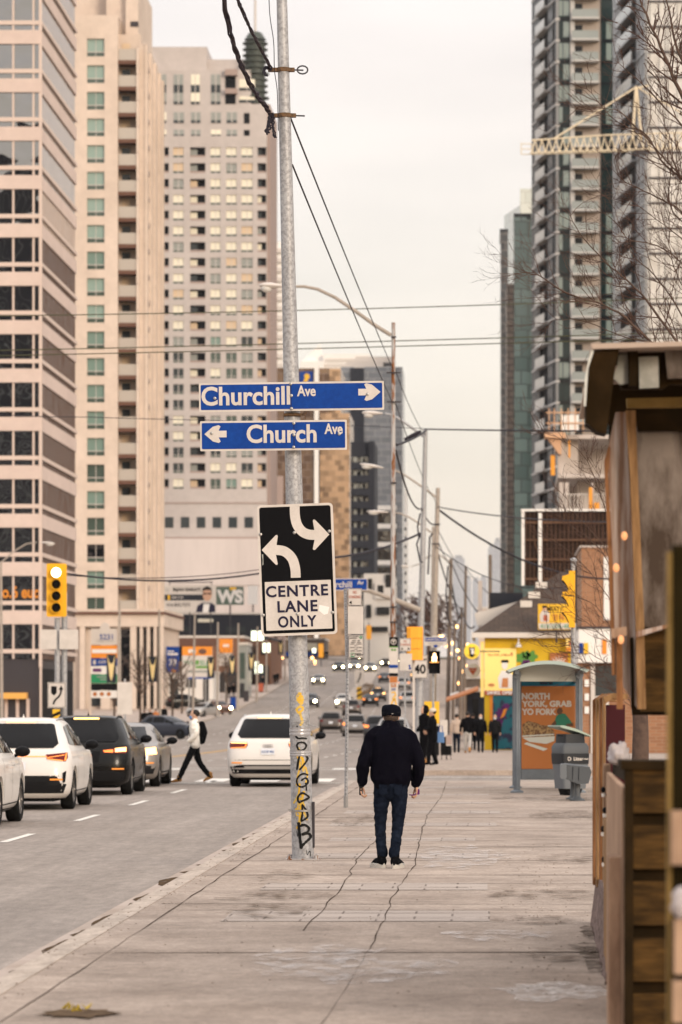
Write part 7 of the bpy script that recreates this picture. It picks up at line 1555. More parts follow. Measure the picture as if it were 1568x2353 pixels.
# clamps with eye rings where the old cables end
C('rust_clamp', (.16,.09,.045), .8, col2=(.07,.045,.03), vs=30)
for v, ring in ((160, True), (265, False)):
    z = Z(v, YP); c = pc(z)-pole.location; r = pr_(z); cl = empty('cable_clamp', None, None); cl.parent = pole; cl.location = c
    w = MB(); w.lathe([(r+.002,-.025),(r+.014,-.022),(r+.014,.022),(r+.002,.025)], 24, caps=False); w.box(-r-.11,-r+.01,-.03,.03,-.022,.022); w.box(r-.01,r+.06,-.03,.03,-.022,.022)
    w.build('band', M['rust_clamp'], cl, smooth=40)
    w = MB(); w.tube([(r+.03,0,0),(r+.16,0,-.004)], .009, 8)
    if ring: w.tube([(r+.15+.06*math.cos(a*.5236), 0, .046*math.sin(a*.5236)) for a in range(13)], .009, 8, caps=False)
    w.build('eye_bolt' , M['dark_steel'], cl, smooth=40)
def cable(lab, pts, r, m, wob=.008, n=10, name='cable'):
    D_, _ = dense(pts, [1]*len(pts), n); w = MB()
    for s in range(3):
        w.tube([p + Vector((r*.75*math.cos(i*.55+s*2.1)+rnd.gauss(0,wob*.4), r*.75*math.sin(i*.55+s*2.1), r*.75*math.sin(i*.55+s*2.1)+rnd.gauss(0,wob*.4))) for i, p in enumerate(D_)], [r*rnd.uniform(.5,.75) for _ in D_], 7)
    o = w.build(name, M[m], smooth=60); return tag(o, lab, 'cable')
cable('thick twisted black cable slanting to the lower pole clamp', [P(505,-60,38.5), P(530,75,40.2), P(556,152,41.6), P(585,210,42.6), P(606,238,43.3), P(622,262,43.55)], .021, 'wire_purple', .012)
cable('thinner twisted black cable slanting to the upper pole clamp', [P(520,-70,38.8), P(552,12,40.2), P(578,70,41.5), P(600,112,42.6), P(624,158,43.55)], .015, 'wire_purple', .007)
cable('frayed cable ends drooping below the lower pole clamp', [P(624,262,43.5), P(619,285,43.45), P(613,304,43.4)], .02, 'wire', .02); cable('loose cable tail hanging beside the lower pole clamp', [P(627,264,43.5), P(628,290,43.45), P(632,315,43.4)], .014, 'wire', .015)
cable('short cable stubs tied at the upper pole clamp', [P(624,160,43.5), P(612,155,43.45), P(606,163,43.4), P(612,172,43.35)], .013, 'wire', .015)
w = MB(); D_, _ = dense([P(617,-60,43.0), P(620,30,43.1), P(629,95,43.2), P(631,160,43.35), P(637,205,43.4), P(639,262,43.46), P(640,300,43.5)], [1]*7, 5); w.tube(D_, .005, 5); tag(w.build('cable', M['wire'], smooth=60), 'thin dark wire hanging down along the galvanised pole', 'cable')
wire('upper thin guy wire from galvanised pole to the rusty post', P(667, 268, 43.6), P(905, 852, 102), .011, .05, 'wire', name='guy_wire'); wire('lower thin guy wire from galvanised pole to the rusty post', P(672, 378, 43.6), P(900, 920, 102), .011, .05, 'wire', name='guy_wire')
# street name signs
YN_ = 43.40
def rivets(o, pts, r=.018, m='steel', y=-.012):
    b = MB()
    for x, z in pts: b.lathe([(r, 0),(r*.9,-.006),(r*.3,-.010)], 12, (x, y, z), 'y')
    return b.build('rivet', M[m], o, smooth=50)
def nsign(lab, u0, u1, v0, v1, roll, txt, tu, tv, au, av, arrow, rv):
    Yn = YN_; k = Yn/F; cu, cv = (u0+u1)/2, (v0+v1)/2; o = empty('street_name_sign', lab, 'sign', (X(cu,Yn), Yn, Z(cv,Yn))); o.rotation_euler = (0, R(-roll), 0)
    hw, hh = (u1-u0)/2*k, (v1-v0)/2*k; lx_ = lambda u: (u-cu)*k; lz_ = lambda v: (cv-v)*k
    w = MB(); w.poly(rrect(-hw, hw, -hh, hh, .012), 0, .006); w.build('panel', M['sign_white'], o)
    w = MB(); w.poly(rrect(-hw+.02, hw-.02, -hh+.022, hh-.022, .012), -.003, .002); w.build('blue_field', M['sign_blue'], o)
    text(txt, .3, M['sign_white'], o, lx_((tu[0]+tu[1])/2), -.006, lz_((tv[0]+tv[1])/2), .0075, width=(tu[1]-tu[0])*k, height=(tv[1]-tv[0])*k, name='letters')
    text('Ave', .15, M['sign_white'], o, lx_((au[0]+au[1])/2), -.006, lz_((av[0]+av[1])/2), .004, width=(au[1]-au[0])*k, height=(av[1]-av[0])*k, name='letters')
    s, a0, a1, am = arrow; q = lambda t: lx_(a0+(a1-a0)*t) if s > 0 else lx_(a1-(a1-a0)*t); zm = lz_(am); h = 20.5*k
    pts = [(q(1), zm), (q(.62), zm+h*.82), (q(.36), zm+h), (q(.27), zm+h*.85), (q(.36), zm+h*.37), (q(0), zm+h*.37), (q(0), zm-h*.37), (q(.36), zm-h*.37), (q(.27), zm-h*.85), (q(.36), zm-h), (q(.62), zm-h*.82)]
    w = MB(); w.poly(pts, -.006, .003); w.build('arrow', M['sign_white'], o)
    rivets(o, [(lx_(u), lz_(v)) for u, v in rv])
    w = MB(); w.box(lx_(rv[0][0])-.012, lx_(rv[0][0])+.012, .007, .06, -hh*.8, hh*.8); w.box(lx_(rv[0][0])-.11, lx_(rv[0][0])+.11, .05, .30, -hh*.3-.015, -hh*.3+.015); w.build('bracket', M['steel'], o)
    w = MB(); w.box(lx_(rv[0][0])-.004, lx_(rv[0][0])+.004, -.0045, -.003, -hh+.03, hh-.03); w.build('crease', M['sign_navy'], o)
    return o
nsign('blue Churchill Ave sign with white arrow pointing right', 457.5, 883, 877.5, 944, .75, 'Churchill', (463,667), (886,930), (683,726), (886,911), (1, 824, 875, 903), [(669,882),(670,909),(670,939),(494,913),(845,908)])
nsign('blue Church Ave sign with white arrow pointing left', 460, 797.5, 966, 1035, .6, 'Church', (567,728), (975,1018), (746,788), (974,999), (-1, 470, 521, 996), [(676,973),(676,1000),(675,1028),(780,999),(487,994)])
z = Z(954, YP); c = pc(z)
o = empty('sign_clamp', 'rusty metal strap clamped between the two street name signs', 'bracket', (c.x, c.y, z)); r = pr_(z)
w = MB(); w.lathe([(r+.002,-.02),(r+.01,-.018),(r+.01,.018),(r+.002,.02)], 24, caps=False); w.box(-.09,.14,-r-.03,-r-.005,-.012,.012); w.build('band', M['rust_clamp'], o, smooth=40); w = MB(); w.tube([(.15,-r-.02,.012),(.155,-r-.025,-.05)], .006, 6); w.tube([(.155+.014*math.cos(a*.7), -r-.025, .02+.014*math.sin(a*.7)) for a in range(10)], .004, 5); w.build('hook', M['rust_clamp'], o)
# centre lane only sign
YL = 43.36; k = YL/F; roll = 2.1
o = empty('lane_sign', 'large centre lane only sign with two curved white arrows on black', 'sign', (X(683,YL), YL, Z(1309,YL))); o.rotation_euler = (0, R(-roll), 0)
cr_, sr_ = math.cos(R(roll)), math.sin(R(roll))
def LS(cu, cv):
    u, v = (1000+cu/1.681)*.5744, (1200+cv/1.681)*.5744; a, c = u-683, 1309-v; return ((a*cr_+c*sr_)*k, (-a*sr_+c*cr_)*k)
def px_rect(x0, x1, z0, z1, r): return rrect(x0*k, x1*k, z0*k, z1*k, r*k)
w = MB(); w.poly(px_rect(-87.5, 87.5, -151, 151, 9), 0, .005); w.build('panel', M['sign_white'], o)
w = MB(); w.poly(px_rect(-82, 82, -145, 145.5, 5), -.003, .002); w.build('black_field', M['sign_black'], o)
w = MB(); w.poly(px_rect(-75.5, 76.5, -138, -26, 1), -.006, .002); w.build('text_field', M['sign_white'], o)
def lane_arrow(cl, head):
    w = MB(); D_, _ = dense([Vector((*LS(*p), 0)) for p in cl], [1]*len(cl), 6); strip2(w, [(p.x, p.y) for p in D_], 66*.3417*k, -.0065, .003); w.poly([LS(*p) for p in head], -.0072, .003); w.build('arrow', M['sign_white'], o)
lane_arrow([(302,1388),(304,1450),(318,1510),(350,1555),(395,1577),(445,1580)], [(434,1545),(424,1485),(430,1476),(440,1480),(535,1577),(440,1680),(430,1682),(424,1674),(436,1612)])
lane_arrow([(309,1868),(306,1810),(290,1750),(262,1712),(225,1688),(175,1681)], [(180,1648),(188,1590),(184,1580),(174,1582),(80,1682),(174,1780),(184,1783),(188,1774),(176,1715)])
for s, a, c, y0, y1 in (('CENTRE', 108, 527, 1912, 2000), ('LANE', 186, 456, 2016, 2103), ('ONLY', 190, 450, 2118, 2206)):
    p0, p1 = LS((a+c)/2, (y0+y1)/2); text(s, .2, M['sign_navy'], o, p0, -.008, p1, .0055, width=(c-a)*.3417*k, height=78*.3417*k, name='letters', spacing=1.12)
rivets(o, [LS(*p) for p in ((72,1577),(300,1565),(535,1555),(90,2120),(320,2112),(556,2102))], .019, 'steel', -.007)
w = MB(); pz_ = [LS(*p) for p in ((468,2050),(535,2065),(525,2110),(500,2118),(465,2090))]; w.poly(pz_, -.0075, .001); w.build('sticker', M['sign_red'] if False else M['tan_cloth'] if False else M['white'], o)
w = MB(); w.poly([LS(*p) for p in ((80,1712),(90,1710),(92,1780),(84,1786),(86,1750))], -.0045, .001); w.build('scratch', M['curtain_grey'], o)
w = MB(); w.box(-.03,.03,.006,.12,-.7,.7); w.box(-.14,.14,.06,.30,.35,.40); w.box(-.14,.14,.06,.30,-.55,-.50); w.build('bracket', M['steel'], o)
# perforated post with parking signs
Yf = 64.6; o = empty('sign_post', 'perforated steel sign post leaning beside the kerb', 'sign post', (X(795,Yf), Yf, 0))
t0, t1 = (0,0,-.02), P(799, 1560, Yf)-o.location; t2 = P(794, 1352, Yf)-o.location
w = MB(); w.tube([t0, t1, t2], .030, 4); w.build('post', M['galv'], o); w = MB()
for i in range(70):
    t = i/69*2; p = Vector(t0).lerp(Vector(t1), t) if t < 1 else Vector(t1).lerp(t2, t-1); w.lathe([(.008,0),(.006,-.001)], 8, (p.x, p.y-.0305, p.z), 'y')
w.build('perforation', M['black'], o); w = MB(); w.tube([(0,0,0),(0,.0,.2)], .038, 4); w.build('sleeve', M['steel'], o)
post_sign('no_standing_sign', 'no standing sign with single left arrow atop the perforated post', 799.5, 832, 1352, 1392, Yf-.06, no_standing(False))
post_sign('blank_sign', 'blank white sign between no standing and pay parking signs', 800, 835, 1393.5, 1457, Yf-.06)
def pay(s_, hw, hh):
    w = MB(); strip2(w, rrect(-hw*.95, hw*.95, -hh*.96, hh*.96, hw*.15)+[(hw*.95, hh*.96-hw*.15)], .005, -.004); w.build('rim_line', M['sign_navy'], s_)
    text('PAY PARKING', .04, M['black'], s_, -hw*.25, -.005, hh*.86, 0, width=hw*1.25, name='letters'); text('ENFORCED', .04, M['black'], s_, -hw*.36, -.005, hh*.71, .0008, width=hw*1.0, name='letters')
    fill(s_, M['sign_green'], [circ(hw*.66, hh*.78, hw*.2, 16)], 'green_disc', -.006, .003); text('P', .035, M['sign_white'], s_, hw*.66, -.0075, hh*.78, .001, name='letters')
    for i, (t, wd) in enumerate((('MON - FRI', 1.1), ('9:00AM - 4:00PM', 1.55), ('6:00PM - 10:00PM', 1.7), ('SAT', .4), ('8:00AM - 10:00PM', 1.7), ('SUN', .4), ('1:00PM - 10:00PM', 1.7))): text(t, .03, M['black'], s_, 0, -.005, hh*(.50-.148*i), 0, width=hw*wd*.92, name='letters')
    text('7405', .05, M['black'], s_, hw*.28, -.005, -hh*.71, .001, width=hw*.85, name='letters'); text('MOBILE PAY', .02, M['steel'], s_, hw*.3, -.005, -hh*.57, 0, width=hw*.7, name='letters'); fill(s_, M['black'], [[(hw*.78,-hh*.64),(hw*.93,-hh*.72),(hw*.78,-hh*.80)]], 'arrow', -.006, .003)
    fill(s_, M['sign_green'], [rect(-hw*.7,-hw*.2,-hh*.92,-hh*.56)], 'phone_symbol', -.005, .003); fill(s_, M['sign_white'], [rect(-hw*.64,-hw*.26,-hh*.84,-hh*.6)], 'phone_field', -.0075, .002); fill(s_, M['black'], [[(-hw*.55,-hh*.64),(-hw*.3,-hh*.64),(-hw*.3,-hh*.69),(-hw*.46,-hh*.69),(-hw*.46,-hh*.8),(-hw*.55,-hh*.8)]], 'phone_mark', -.009, .001)
post_sign('pay_parking_sign', 'pay parking hours sign with green P on the perforated post', 801, 835.5, 1459, 1512, Yf-.06, pay)
# ---------------------------------------------------------------- bus shelter, litter bin, bench
YB_ = 75.2; o = empty('bus_shelter', 'grey-green bus shelter with arched roof and orange poster', 'bus shelter', (X(1188,YB_), YB_, 0)); bx = lambda u, Y=YB_: X(u,Y)-o.location.x; bz = lambda v, Y=YB_: Z(v,Y)
C('shelter_grey', (.16,.18,.20), .45, col2=(.135,.15,.17), vs=5); C('shelter_roof', (.36,.43,.40), .35); C('roof_white', (.55,.55,.50), .4); C('shelter_glass', (.35,.5,.48), .05, alpha=.30, spec=.7); C('teal_glass', (.02,.14,.22), .2)
def arc(u0, u1, ve, vc, n=14):
    return [(bx(u0+(u1-u0)*i/n), bz(ve+(vc-ve)*(1-(2*i/n-1)**2))) for i in range(n+1)]
w = MB(); w.poly(arc(1164, 1354, 1541, 1519) + arc(1171, 1347, 1545.5, 1527)[::-1], -.75, 5.0); w.build('roof', M['shelter_roof'], o, smooth=30)
w = MB(); w.poly(arc(1185, 1333, 1545, 1524) + [(bx(1333), bz(1566)), (bx(1185), bz(1566))], .1, .03); w.build('gable_panel', M['roof_white'], o)
dpt = 4.0
for u in (1188.5, 1332):
    for y in (0, dpt):
        w = MB(); x = bx(u)
        for dx in (-.038, 0, .038): w.tube([(x+dx, y-.03*(dx == 0), .0), (x+dx, y-.03*(dx == 0), bz(1548))], .028, 10)
        w.lathe([(.13,-.01),(.13,.03),(.07,.06)], 16, (x, y, 0)); w.build('post', M['shelter_grey'], o, smooth=50)
    w = MB(); w.lathe([(.085,-.09),(.085,.09)], 18, (bx(u), 0, bz(1550)), 'y'); w.build('knuckle', M['shelter_grey'], o, smooth=40)
    w = MB(); w.tube([(bx(u), -.5, bz(1545)), (bx(u), dpt+.1, bz(1545))], .05, 10); w.build('roof_rail', M['shelter_grey'], o, smooth=50)
ax0, ax1 = X(1199,79)-o.location.x, X(1322,79)-o.location.x; dy = 79-YB_; azv = lambda v: Z(v,79)
part('poster_case', o, M['shelter_grey'], [(ax0-.06, ax1+.06, dy+.02, dy+.25, .18, azv(1552))])
ad = part('poster', o, M['orange_dk'], [(ax0, ax1, dy-.005, dy+.02, azv(1767), azv(1577))]); ax = lambda c: X((1850+c/1.7818)*.5744, 79)-o.location.x; av = lambda c: Z((2000+c/1.7818)*.5744, 79)
part('header_band', o, M['teal_glass'], [(ax0, ax1, dy-.004, dy+.018, azv(1576.5), azv(1559))]); text('astral', .16, M['sign_navy'], o, ax(598), dy-.008, azv(1568), .004, width=ax(645)-ax(553), name='letters')
part('kick_panel', o, M['shelter_grey'], [(ax0, ax1, dy-.004, dy+.018, azv(1790), azv(1768))])
for s, c0, c1, r0, r1 in (('NORTH', 424, 624, 1376, 1424), ('YORK, GRAB', 424, 780, 1431, 1484), ('YO FORK', 424, 672, 1487, 1534)): text(s, .25, M['sign_white'], ad, ax((c0+c1)/2), dy-.009, av((r0+r1)/2), .012, width=ax(c1)-ax(c0), height=(av(r0)-av(r1)), name='letters')
def adfill(m, shapes, name, y): 
    w = MB()
    for s in shapes: w.poly([(ax(a), av(c)) for a, c in s], dy-y, .002)
    w.build(name, m, ad)
adfill(M['shelter_green'] if 'shelter_green' in M else C('shelter_green', (.03,.16,.10), .6), [[(672,1540),(700,1520),(735,1525),(770,1570),(790,1600),(760,1620),(655,1615),(655,1590)]], 'poster_shirt', .010); adfill(M['skin_dark'], [[(675,1500),(690,1480),(710,1485),(718,1505),(708,1528),(688,1530),(676,1518)], [(635,1600),(665,1570),(672,1600),(640,1615)], [(740,1600),(790,1590),(792,1612),(745,1618)]], 'poster_figure', .012)
C('food', (.34,.22,.10), .7, col2=(.14,.07,.04), vs=26, lo=.45, hi=.55)
adfill(M['food'], [[(430,1600),(470,1575),(530,1590),(560,1605),(620,1610),(655,1650),(660,1690),(430,1690)]], 'poster_food', .010); adfill(M['roof_white'], [[(428,1680),(655,1668),(655,1676),(428,1690)], [(430,1695),(660,1685),(655,1720),(600,1740),(480,1725)], [(440,1740),(580,1790),(610,1775),(460,1728)]], 'poster_bowl', .013)
part('side_glass', o, M['shelter_glass'], [(bx(1332)-.02, bx(1332)+.0, .15, dpt-.1, .3, bz(1565))]); part('back_frame', o, M['shelter_grey'], [(bx(1332)-.03, bx(1332)+.02, .1, dpt, .24, .3), (bx(1332)-.03, bx(1332)+.02, .1, dpt, bz(1566), bz(1562))])
# litter bin
Yl = 73.2; o = empty('litter_bin', 'grey plastic litter bin with pale green tilted lid', 'litter bin', (X(1311,Yl), Yl, 0), R(24)); 
C('bin_grey', (.075,.082,.09), .5); C('bin_dark', (.018,.02,.024), .5); C('bin_lid', (.30,.37,.31), .4); C('bin_side', (.13,.142,.155), .5)
def taper(w, lv):
    k0 = len(w.v); n = 20
    for z, hx, hy, oy in lv: w.v += [(x, y+oy, z) for x, y in rrect(-hx, hx, -hy, hy, .05, 4)]
    n = 20
    for i in range(len(lv)-1):
        for a in range(n): w.f.append([k0+i*n+a, k0+i*n+(a+1)%n, k0+(i+1)*n+(a+1)%n, k0+(i+1)*n+a]); w.mi.append(w.m)
    w.f.append([k0+a for a in range(n-1,-1,-1)]); w.mi.append(w.m); w.f.append([k0+(len(lv)-1)*n+a for a in range(n)]); w.mi.append(w.m)
w = MB(); taper(w, [(.13,.235,.225,0),(.60,.272,.258,0)]); w.build('lower_body', M['bin_side'], o, smooth=40)
w = MB(); taper(w, [(.601,.282,.266,0),(.80,.290,.274,0)]); w.build('label_band', M['bin_dark'], o, smooth=40)
w = MB(); taper(w, [(.801,.282,.267,0),(.93,.285,.27,0),(1.0,.24,.235,0)]); w.build('upper_body', M['bin_grey'], o, smooth=40)
w = MB(); taper(w, [(1.0,.225,.22,0),(1.17,.215,.21,0)]); w.build('throat', M['bin_dark'], o, smooth=40)
w = MB(); w.poly([(-.34,1.335),(-.26,1.335),(.0,1.27),(.30,1.145),(.305,1.12),(.0,1.22),(-.28,1.285),(-.345,1.315)], -.28, .56); w.build('lid', M['bin_lid'], o, smooth=30)
w = MB(); w.box(-.2175,-.2,-.14,.10,1.03,1.15); w.build('slot', M['black'], o); w = MB(); taper(w, [(.01,.16,.16,0),(.13,.19,.18,0)]); w.build('foot', M['black'], o)
text('Litter', .12, M['sign_white'], o, .04, -.285, .70, .003, width=.20, name='letters')
w = MB()
for a in (90, 210, 330): strip2(w, [(-.15+.032*math.cos(R(a+q)), .70+.032*math.sin(R(a+q))) for q in (-45,-15,15,35)], .014, -.284); w.poly([(-.15+.048*math.cos(R(a+35)), .70+.048*math.sin(R(a+35))), (-.15+.016*math.cos(R(a+35)), .70+.016*math.sin(R(a+35))), (-.15+.034*math.cos(R(a+72)), .70+.034*math.sin(R(a+72)))], -.284)
w.build('recycling_mark', M['sign_white'], o); t_ = text('Litter', .12, M['sign_white'], o, .20, -.285, .70, .003, width=.10, name='letters')
# leaning bench in front
Yk_ = 68.9; o = empty('bench', 'grey street bench end with round feet before the litter bin', 'bench', (X(1318,Yk_), Yk_, 0)); bx = lambda u: X(u,Yk_)-o.location.x; bz = lambda v: Z(v,Yk_)
w = MB(); w.poly(rrect(bx(1289), bx(1303), bz(1790), bz(1756), .03), -.02, .7); w.build('end_cap', M['bin_side'], o, smooth=40)
w = MB(); w.poly([(bx(1300), bz(1790)), (bx(1302), bz(1757)), (bx(1356), bz(1763)), (bx(1360), bz(1775)), (bx(1353), bz(1801)), (bx(1330), bz(1802))], .0, 1.6); w.build('seat', M['bin_grey'], o, smooth=20)
w = MB()
for k in range(3): w.tube([(bx(1302+14*k), -.005, bz(1790+2*k)), (bx(1303+14*k), -.005, bz(1760+2*k))], .006, 5)
w.build('seat_rib', M['bin_dark'], o)
for x, y in ((bx(1328), .25), (bx(1322), 1.3)):
    w = MB(); w.lathe([(.14,0),(.14,.02),(.07,.06),(.055,.10),(.055,bz(1800)),(.075,bz(1798))], 18, (x, y, 0)); w.build('leg', M['bin_grey'], o, smooth=50)
# ---------------------------------------------------------------- the timber patio on the right
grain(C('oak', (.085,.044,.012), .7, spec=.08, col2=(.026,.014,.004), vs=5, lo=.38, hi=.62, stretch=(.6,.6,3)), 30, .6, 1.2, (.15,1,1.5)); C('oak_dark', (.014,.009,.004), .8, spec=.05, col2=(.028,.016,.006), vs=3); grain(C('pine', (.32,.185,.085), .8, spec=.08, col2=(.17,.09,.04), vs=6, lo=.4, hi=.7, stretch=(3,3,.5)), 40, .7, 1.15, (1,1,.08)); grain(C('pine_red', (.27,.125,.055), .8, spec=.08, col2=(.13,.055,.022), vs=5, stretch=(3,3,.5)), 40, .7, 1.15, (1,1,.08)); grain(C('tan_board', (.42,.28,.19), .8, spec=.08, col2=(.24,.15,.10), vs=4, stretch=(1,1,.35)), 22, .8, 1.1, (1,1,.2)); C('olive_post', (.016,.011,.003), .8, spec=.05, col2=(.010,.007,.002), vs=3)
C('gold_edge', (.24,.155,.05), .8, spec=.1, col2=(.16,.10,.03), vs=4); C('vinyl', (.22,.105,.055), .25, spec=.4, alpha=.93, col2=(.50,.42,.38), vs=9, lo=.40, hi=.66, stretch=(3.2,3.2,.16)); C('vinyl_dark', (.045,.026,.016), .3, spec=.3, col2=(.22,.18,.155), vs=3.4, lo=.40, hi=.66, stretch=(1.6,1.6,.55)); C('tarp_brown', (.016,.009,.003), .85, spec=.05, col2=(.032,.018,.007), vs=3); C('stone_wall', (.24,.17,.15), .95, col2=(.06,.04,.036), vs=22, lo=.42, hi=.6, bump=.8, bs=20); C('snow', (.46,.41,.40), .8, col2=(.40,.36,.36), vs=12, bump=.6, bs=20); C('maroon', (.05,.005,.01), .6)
Yw = 20.0
o = empty('planter_wall', 'dark stained timber planter wall of wide horizontal planks', 'planter', (X(1436,Yw), Yw, 0)); q = lambda u: X(u,Yw)-o.location.x; qz = lambda v: Z(v,Yw)
pl = []; v = 1768
w = MB(); zt_ = qz(1768); hgt = (qz(1768)-qz(1897)); zc_ = zt_
while zc_ > 0.02: w.box(0, 1.8, 0, .04, max(0, zc_-hgt*.78), zc_); zc_ -= hgt
w.build('plank', M['oak'], o)
w = MB(); w.box(.015, 1.8, .06, .09, 0, zt_-.02); w.build('backing', M['oak_dark'], o); part('rail', o, M['oak_dark'], [(-.02, 1.85, -.03, .5, zt_, zt_+.045), (.0, .045, -.012, .06, 0, zt_-.003)])
w = MB(); ztb = qz(1768); w.add([(-.0,.1,0),(-.015,1.2,0),(.12,11,0),(.17,11,0),(.06,.1,0),(0,.1,ztb*.95),(-.02,1.2,ztb*.95),(.12,11,.42),(.17,11,.42),(.06,.1,ztb*.95)], [(0,5,6,1),(1,6,7,2),(2,7,8,3),(3,8,9,4),(4,9,5,0),(5,9,8,7,6),(0,1,2,3,4)]); 
w = MB(); w.prism([(-.012,.1),(.045,4.6),(.075,4.6),(.02,.1)], 0, ztb*.93); w.build('side_board', M['tan_board'], o)
w = MB(); w.prism([(.046,4.62),(.058,5.6),(.085,5.6),(.075,4.62)], 0, 1.02); w.build('side_board', M['pine'], o)
part('corner_board', o, M['tan_board'], [(-.075, -.012, .25, .60, 0, qz(1975))])
o = empty('stone_kerb_wall', 'rough low stone base wall under the timber patio', 'wall', (.80, 25.5, 0))
w = MB(); n = 26
for i in range(n+1):
    y = -1.2+6.9*i/n; x = .012*y+.02*noise.noise(Vector((y*2,0,0))); h = .42+.05*noise.noise(Vector((y*3,1,0)))
    w.v += [(x-.05, y, 0), (x-.02+.02*noise.noise(Vector((y*5,2,0))), y, h*.5), (x, y, h), (x+.5, y, h+.02)]
for i in range(n):
    for j in range(3): w.f.append([i*4+j, (i+1)*4+j, (i+1)*4+j+1, i*4+j+1]); w.mi.append(0)
w.f.append([0,1,2,3]); w.mi.append(0); w.f.append([n*4+3,n*4+2,n*4+1,n*4]); w.mi.append(0); w.build('wall', M['stone_wall'], o, smooth=50)
Yt_ = 30.2; o = empty('slatted_screen', 'row of reddish timber slat frames standing on the stone base', 'screen', (X(1363,Yt_), Yt_, 0)); q = lambda u, Y=Yt_: X(u,Y)-o.location.x; qz = lambda v, Y=Yt_: Z(v,Y)
for i, (u, dyy, vt) in enumerate(((1364, .0, 1604), (1371.5, -.35, 1602), (1379.5, -.75, 1599), (1387, -1.1, 1597))):
    Yy = Yt_+dyy; w = MB(); w.box(X(u,Yy)-o.location.x, X(u+5.8,Yy)-o.location.x, dyy, dyy+.25, .35, Z(vt+6,Yy)); w.poly([(X(u,Yy)-o.location.x, Z(vt+5,Yy)), (X(u+22,Yy)-o.location.x, Z(vt-10+i*2,Yy)), (X(u+56,Yy)-o.location.x, Z(vt-2,Yy)), (X(u+56,Yy)-o.location.x, Z(vt+10,Yy)), (X(u+22,Yy)-o.location.x, Z(vt+8,Yy)), (X(u+6,Yy)-o.location.x, Z(vt+20,Yy))], dyy-.01, .24); w.build('slat_frame', M['pine_red'] if i % 2 == 0 else M['pine'], o)
part('back_panel', o, M['maroon'], [(q(1396), q(1440), .3, .35, .4, qz(1620))]); part('board', o, M['tan_board'], [(X(1388,28.6)-o.location.x, X(1404,28.6)-o.location.x, -1.6, -1.5, .4, Z(1755,28.6))])
o = empty('string_lights', 'string of dark bulbs with white sockets on the patio corner', 'string lights', P(1400, 1900, 27)); wr = []
for u, v in ((1387,1815),(1400,1840),(1390,1862),(1410,1862),(1398,1885),(1386,1905),(1404,1925),(1394,1945),(1410,1955),(1388,1975),(1400,1990),(1409,1985)):
    p = P(u, v, 27)-o.location; w = MB(); w.ball(p, .016, .016, .022, 10, 8); bl_ = w.build('bulb', M['black'], o, smooth=60); b = MB(); b.lathe([(.012,-.02),(.014,.005)], 10, (p.x, p.y, p.z-.03)); b.build('socket', M['white'], bl_); wr.append(p)
w = MB(); w.tube(wr, .004, 5); w.build('cord', M['dark_steel'], o)
o = empty('timber_shelter', 'timber patio shelter with clear plastic walls and brown roof flap', 'shelter', (X(1390,24), 24, 0)); q = lambda u, Y=24: X(u,Y)-o.location.x; qz = lambda v, Y=24: Z(v,Y)
C2 = lambda c, d: ((2300+c/1.8093)*.5744, (1400+d/1.8093)*.5744)
def slant(name, m, pts, y, d=.05, Yr=24):
    w = MB(); w.poly([(X(u, Yr)-o.location.x, Z(v, Yr)) for u, v in (C2(*p) for p in pts)], y, d); return w.build(name, m, o)
slant('post', M['pine_red'], [(215,800),(245,700),(262,700),(245,900),(275,1500),(300,2353),(272,2353),(245,1500)], 0, .08)
slant('plastic_wall', M['vinyl'], [(246,700),(300,440),(372,440),(405,1000),(450,1950),(460,2600),(302,2353),(276,1500)], .09, .01)
slant('post', M['pine'], [(368,440),(440,440),(455,900),(500,1950),(515,2600),(452,2600),(440,1950),(400,900)], -.05, .08)
slant('post', M['pine_red'], [(300,2040),(345,2040),(350,2600),(305,2600)], -.02, .05); slant('post', M['oak_dark'], [(405,2080),(428,2080),(436,2600),(412,2600)], .02, .05)
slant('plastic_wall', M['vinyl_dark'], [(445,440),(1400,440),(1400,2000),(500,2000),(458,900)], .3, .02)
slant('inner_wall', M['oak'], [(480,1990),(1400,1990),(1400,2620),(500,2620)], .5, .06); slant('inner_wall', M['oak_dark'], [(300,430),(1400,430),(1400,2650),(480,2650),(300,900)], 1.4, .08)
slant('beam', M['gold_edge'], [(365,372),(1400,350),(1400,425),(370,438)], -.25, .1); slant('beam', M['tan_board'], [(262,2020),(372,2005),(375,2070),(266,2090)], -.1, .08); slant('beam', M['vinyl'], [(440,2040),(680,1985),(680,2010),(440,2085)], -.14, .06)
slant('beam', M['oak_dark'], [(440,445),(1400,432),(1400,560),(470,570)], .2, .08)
slant('roof_edge', M['tarp_brown'], [(95,140),(600,95),(1400,80),(1400,370),(640,330),(590,365),(300,365),(290,200)], -.9, .1)
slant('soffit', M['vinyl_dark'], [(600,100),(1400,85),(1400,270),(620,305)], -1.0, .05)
slant('roof_bracket', M['oak_dark'], [(345,105),(412,100),(408,358),(350,360)], -1.05, .1)
C('torn', (.30,.30,.27), .6, col2=(.42,.41,.38), vs=12)
slant('torn_sheet', M['torn'], [(280,140),(342,135),(346,335),(290,345),(240,300),(270,215)], -1.0, .03); slant('torn_sheet', M['torn'], [(420,155),(555,150),(560,365),(425,372)], -1.0, .03)
slant('roof_flap', M['tarp_brown'], [(98,145),(275,122),(245,260),(222,450),(185,705),(120,690),(45,628),(42,520),(60,260)], -1.25, .3)
slant('flap_edge', M['roof_white'], [(98,145),(60,262),(44,520),(30,520),(38,330),(62,200),(88,120)], -1.28, .04)
w = MB(); y0_, y1_ = -1.3, 5
zz = lambda d: Z(C2(0,d)[1],24); xx = lambda c: X(C2(c,0)[0],24)-o.location.x
